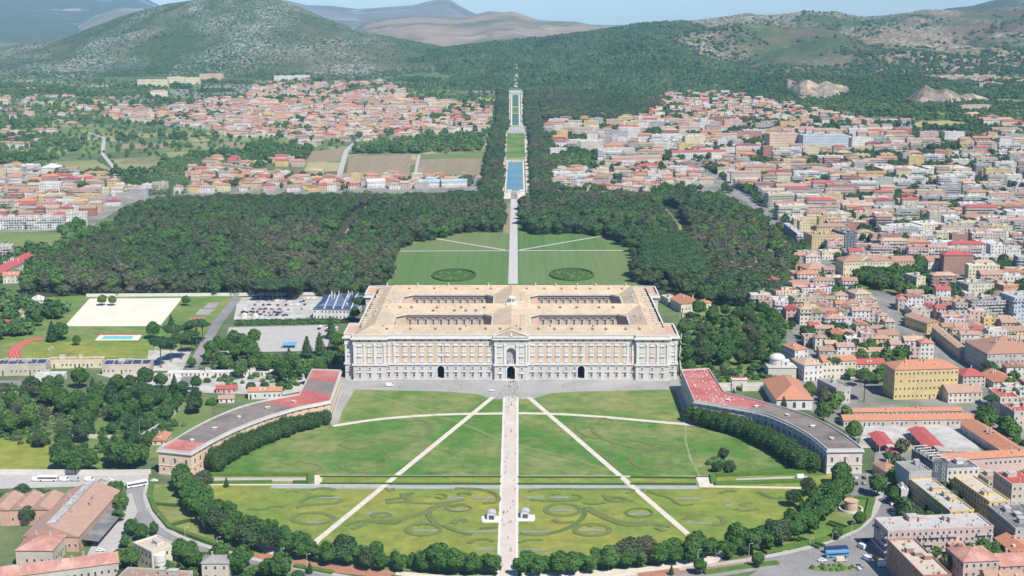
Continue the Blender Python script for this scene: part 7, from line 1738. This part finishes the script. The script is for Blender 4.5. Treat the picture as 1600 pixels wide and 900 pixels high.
# planted island
isl = thing('planted_island', 'oval traffic island with round shrubs before the coaches', 'traffic island', (*G(1302, 889), .25)); b = MB(); b.prism([(9.5 * math.cos(a * .5236) * 1.35, 3.4 * math.sin(a * .5236)) for a in range(12)], 0, .25); b.build('kerb_bed', m_lawn_y, isl)
for i in range(18):
    q = MB(); a = i * .35; rr1 = cr.uniform(.7, 1.3); q.dome(11 * math.cos(a) * cr.uniform(.5, 1), 2.8 * math.sin(a), .25, rr1, rr1 * 1.4, n=8, k=3); q.build('shrub', m_hedge if i % 2 else m_hedge_l, isl)
# ================================================================ people
def person_mesh(seed):
    r_ = random.Random(seed); st = .22 + .08 * r_.random()
    V = [(0, 0, .95), (0, 0, 1.2), (0, 0, 1.42), (0, 0, 1.53), (0, .02, 1.66), (0, .01, 1.76),
         (.1, 0, .9), (.11, st, .5), (.11, st * .9, .08), (.11, st + .16, .04), (-.1, 0, .9), (-.11, -st * .4, .5), (-.11, -st * 1.1, .08), (-.11, -st + .1, .04),
         (.19, 0, 1.4), (.24, -.08, 1.15), (.24, .04, .92), (.23, .09, .83), (-.19, 0, 1.4), (-.24, .08, 1.15), (-.24, .16, .93), (-.23, .2, .84)]
    E = [(0, 1), (1, 2), (2, 3), (3, 4), (4, 5), (0, 6), (6, 7), (7, 8), (8, 9), (0, 10), (10, 11), (11, 12), (12, 13), (2, 14), (14, 15), (15, 16), (16, 17), (2, 18), (18, 19), (19, 20), (20, 21)]
    rad = [.15, .145, .15, .06, .1, .08, .095, .07, .05, .045, .095, .07, .05, .045, .06, .048, .038, .04, .06, .048, .038, .04]
    me = bpy.data.meshes.new('p'); me.from_pydata(V, E, []); o = bpy.data.objects.new('p', me); COL.objects.link(o)
    md = o.modifiers.new('s', 'SKIN'); 
    for i, s_ in enumerate(me.skin_vertices[0].data): s_.radius = (rad[i], rad[i] * .8); s_.use_root = (i == 0)
    o.modifiers.new('d', 'SUBSURF').levels = 1
    dg = bpy.context.evaluated_depsgraph_get(); m2 = bpy.data.meshes.new_from_object(o.evaluated_get(dg)); bpy.data.objects.remove(o); return m2
CL = [M('clothes_' + k, c, c, 3) for k, c in dict(dark=(.03, .03, .04), navy=(.04, .06, .14), white=(.6, .6, .58), red=(.35, .05, .05), grey=(.2, .2, .2), tan=(.35, .26, .17)).items()]
m_skin = M('skin', (.5, .32, .24), (.48, .3, .22), 4); m_trou = M('dark_trousers', (.03, .035, .05), (.05, .05, .06), 3)
pbase = [person_mesh(1), person_mesh(2)]; PMS = []
for bm_ in pbase:
    for ci, (c, nm) in enumerate(zip(CL, ('dark', 'navy', 'white', 'red', 'grey', 'tan'))):
        m2 = bm_.copy(); m2.materials.clear(); m2.materials.append(c); m2.materials.append(m_trou); m2.materials.append(m_skin)
        for p in m2.polygons: z = p.center.z; p.material_index = 2 if z > 1.5 else (1 if z < .9 and abs(p.center.x) < .2 else (2 if z < .9 else 0))
        PMS.append((m2, nm))
def person(px, py, where, grp):
    m2, nm = cr.choice(PMS); x, y = G(px, py); o = link('person', m2, None, (x, y, T(y) + .33), rz=cr.uniform(0, 6.28)); tag(o, f'person in {nm} top walking {where}', 'person', f'{grp}, {nm} top')
for i in range(46):
    py = 622 + 270 * cr.random() ** 1.8; person(cr.uniform(lerp(789, 781, (py - 620) / 280), 806.5), py, 'on the central avenue', 'people on the avenue')
for i in range(44): person(798 + cr.gauss(0, 8), cr.uniform(596, 624), 'on the piazza before the great door', 'people before the great door')
for px, py in [(625, 607), (978, 607), (984, 608), (913, 600), (1044, 600), (598, 606), (880, 606), (720, 604), (1004, 770), (1002, 768), (1005, 767), (760, 626)]: person(px, py, 'away from the crowd on the open ground', 'scattered people')
for px, py in [(802, 376), (803, 390), (800, 400), (803, 412), (801, 425), (804, 366), (802, 350), (868, 392), (642, 393)]: person(px, py, 'on the garden paths behind the palace', 'people in the back garden')
# garden walls
def wall(pts, h, t_, lab, mat=None, grp=None, name='wall'):
    o = road(name, pts, t_, 0.1, mat or m_stone, h=h, kind=None); return tag(o, lab, 'wall', grp)
wall([(135, 464), (372, 462.5), (560, 461)], 3.0, .8, 'long pale boundary wall between the sports ground and the wood', m_white)
wall([(-20, 741), (180, 742), (236, 741)], 3.0, .6, 'long low wall along the station road at left')
wall([(100, 683), (215, 688), (262, 660), (280, 640)], 2.6, .6, 'garden wall curving up behind the left wing')
wall([(1110, 603), (1140, 603), (1200, 602)], 2.2, .6, 'low wall along the garden right of the palace')
wall([(148, 524), (222, 524)], 1.2, .4, 'reddish low wall behind the swimming pool', ROOF['crimson'])
wall([(1068, 480), (1062, 560), (1064, 590)], 2.0, .6, 'low wall beside the palace right flank')

# ================================================================ trees of the town and the plain
YARD = GP([(1335, 706), (1335, 655), (1505, 655), (1560, 712), (1440, 716)])
def free(x, y): return (int(x // CELL), int(y // CELL)) not in OCC and not inpoly(x, y, YARD) and not any(inpoly(x, y, q) for q in FLD)
FLD = [GP(p) for p in ([(541, 276), (545, 243), (643, 241), (640, 277)], [(649, 274), (655, 243), (756, 238), (750, 273)], [(473, 269), (482, 254), (533, 254), (528, 268)], [(478, 253), (483, 237), (536, 232), (531, 252)], [(85, 253), (150, 250), (180, 268), (170, 273), (105, 265)], [(172, 248), (253, 246), (240, 270), (193, 269)], [(255, 239), (310, 236), (306, 243), (262, 249)], [(-30, 361), (105, 364), (98, 385), (60, 394), (-30, 396)],
       [(1425, 192), (1475, 188), (1525, 194), (1480, 202), (1430, 198)], [(1440, 242), (1485, 232), (1512, 242)], [(532, 279), (541, 236), (546, 236), (538, 279)])]
town_m = [lowcrown('street_crown', lobes_round(s, 4.2, 7, 5.4, 6, .8), 260, .75, ml_green, s, trunk=(4, .25)) for s in (61, 62)] + [lowcrown('street_crown', lobes_round(63, 3.6, 8, 5.6, 6, .9), 260, .7, ml_park, 63, trunk=(4, .25))]
pts = []
OLD = GP([(1238, 590), (1243, 500), (1300, 490), (1395, 470), (1640, 470), (1640, 580), (1500, 590), (1390, 566)])
ct = lambda x, y: free(x, y) and noise.noise(Vector((x * .012, y * .012, 1))) > (.3 if inpoly(x, y, OLD) else .0)
pts += scatter([(1238, 590), (1165, 500), (1160, 400), (1165, 312), (850, 300), (848, 192), (1035, 150), (1200, 160), (1330, 184), (1860, 225), (1860, 1010), (1400, 1010), (1395, 700), (1290, 640)], 9, keep=ct, smin=.7, smax=1.35, nv=3, seed=20)
pts += scatter([(-60, 345), (-60, 270), (40, 262), (180, 290), (560, 298), (755, 292), (750, 280), (400, 274), (300, 262)], 11, keep=ct, smin=.7, smax=1.2, nv=3, seed=21)
pts += scatter([(1330, 436), (1395, 434), (1440, 434), (1460, 450), (1370, 456)], 7.5, smin=1.0, smax=1.6, nv=3, seed=22)
pts += scatter([(1395, 418), (1440, 418), (1440, 432), (1395, 434)], 8, keep=free, smin=1.0, smax=1.7, nv=3, seed=23)
for i, (px, py, r_) in enumerate([(1235, 315, 14), (1362, 320, 16), (1430, 300, 12), (1500, 270, 16), (1560, 260, 22), (1350, 270, 16), (1290, 325, 14), (1380, 245, 14), (1010, 250, 14), (950, 245, 12), (950, 262, 10), (1070, 270, 10), (1270, 460, 12), (1230, 330, 10), (1360, 350, 16), (1440, 360, 18), (1480, 345, 16), (1220, 300, 12), (1580, 520, 18), (1240, 470, 10), (1200, 410, 10), (1196, 436, 10), (1225, 440, 8), (1530, 262, 18), (1400, 262, 12)]):
    pts += scatter([(px + r_ * math.cos(a), py + r_ * .35 * math.sin(a)) for a in [k * .785 for k in range(8)]], 9, keep=free, smin=.9, smax=1.6, nv=3, seed=200 + i)
wood('town_trees', pts, town_m); print('town trees', len(pts))
plain_m = [lowcrown('field_crown', lobes_round(s, 4.6, 6.5, 4.4, 6, .8), 120, 1.2, ml_far, s, seg=(6, 4)) for s in (71, 72)] + [lowcrown('field_crown', lobes_round(73, 5.4, 8, 5.4, 6, .8), 130, 1.3, ml_green, 73, seg=(6, 4))] + [lowcrown('field_crown', lobes_round(74, 5.2, 8, 5.2, 6, .8), 130, 1.3, ml_hill, 74, seg=(6, 4))]
pr_ = random.Random(9); pts = []
def dens(t): return lambda x, y: free(x, y) and noise.fractal(Vector((x * .005, y * .005, 7)), .8, 2, 4) > t
pts += scatter([(-80, 275), (-80, 132), (100, 126), (400, 128), (640, 120), (780, 140), (775, 240), (540, 240), (400, 274), (180, 290), (60, 262)], 15, keep=dens(.2), smin=.7, smax=1.5, nv=4, seed=30)
pts += scatter([(-80, 275), (-80, 132), (100, 126), (400, 128), (640, 120), (780, 140), (775, 240), (540, 240), (400, 274), (180, 290), (60, 262)], 33, keep=free, smin=.4, smax=1.0, nv=4, seed=31)
pts += scatter([(190, 308), (186, 282), (240, 270), (262, 250), (318, 246), (305, 268), (285, 290), (290, 303)], 9, jit=.12, keep=free, smin=.55, smax=.8, nv=2, seed=32)
pts += scatter([(555, 240), (600, 222), (750, 214), (755, 236), (650, 240)], 12, keep=free, smin=.8, smax=1.5, nv=4, seed=33)
pts += scatter([(1040, 150), (1262, 128), (1680, 128), (1680, 190), (1540, 190), (1330, 182), (1200, 160)], 15, keep=dens(-.08), smin=.8, smax=1.6, nv=4, seed=34)
pts += scatter([(1540, 190), (1330, 182), (1420, 186), (1560, 224), (1640, 226), (1640, 190)], 15, keep=dens(.08), smin=.8, smax=1.6, nv=4, seed=35)
pts += scatter([(0, 330), (140, 352), (150, 366), (100, 392), (40, 440), (-60, 450), (-60, 395), (100, 390)], 11, keep=dens(.0), smin=.8, smax=1.5, nv=4, seed=36)
pts += scatter([(866, 292), (850, 220), (905, 240), (935, 262), (940, 285)], 11, keep=dens(-.1), smin=.7, smax=1.2, nv=4, seed=37)
pts += scatter([(-60, 545), (-60, 470), (40, 466), (120, 466), (100, 500), (90, 520), (20, 530)], 12, keep=lambda x, y: free(x, y) and noise.noise(Vector((x * .02, y * .02, 2))) > .0, smin=.8, smax=1.6, nv=4, seed=38)
wood('field_trees', pts, plain_m); print('plain', len(pts))
# shrubs and low undergrowth in the gardens beside the palace
shr_m = [lowcrown('shrub_crown', [(0, 0, 1.3, 2.1, 2.1, 1.6), (1, .6, 1.2, 1.4, 1.4, 1.2), (-1, -.4, 1.1, 1.4, 1.4, 1.2)], 160, .45, m, s) for s, m in ((81, ml_green), (82, ml_park), (83, ml_far))]
fr_ = lambda x, y: free(x, y)
pts = scatter([(-20, 606), (330, 604), (330, 640), (250, 690), (120, 720), (-20, 680)], 6.5, keep=lambda x, y: noise.noise(Vector((x * .03, y * .03, 5))) > -.12 and fr_(x, y), smin=.7, smax=2.0, nv=3, seed=40)
pts += scatter([(1066, 500), (1232, 490), (1238, 596), (1070, 598)], 8, keep=fr_, smin=.6, smax=1.6, nv=3, seed=41)
pts += scatter([(330, 560), (530, 556), (520, 582), (440, 612), (300, 600)], 9, keep=fr_, smin=.6, smax=1.7, nv=3, seed=42)
pts += scatter([(368, 503), (560, 500), (560, 505), (368, 509)], 3.2, jit=.2, smin=.7, smax=1.0, nv=3, seed=43)
pts += scatter([(1108, 722), (1135, 712), (1150, 735), (1145, 745), (1115, 742)], 5, smin=.6, smax=1.3, nv=3, seed=44)
pts += scatter([(-20, 775), (60, 770), (100, 770), (60, 800), (-20, 800)], 6, keep=fr_, smin=.7, smax=1.6, nv=3, seed=45)
pts += scatter([(160, 900), (215, 860), (240, 880), (320, 885), (480, 900), (470, 915), (160, 915)], 7, keep=fr_, smin=.7, smax=1.6, nv=3, seed=46)
wood('garden_shrubs', pts, shr_m)
# ---------------------------------------------------------------- air
hz = MB(); hz.box(-13000, 13000, -1200, 21500, -60, 1150, bottom=True)
mh = bpy.data.materials.new('haze'); mh.use_nodes = True; n_ = mh.node_tree.nodes
for n in list(n_):
    if n.type == 'BSDF_PRINCIPLED': n_.remove(n)
pv = n_.new('ShaderNodeVolumePrincipled'); pv.inputs['Color'].default_value = (.36, .64, 1, 1); pv.inputs['Density'].default_value = 3e-5; pv.inputs['Anisotropy'].default_value = -.35
mh.node_tree.links.new(pv.outputs[0], n_['Material Output'].inputs['Volume'])
hz.build('haze', mh, kind='stuff')
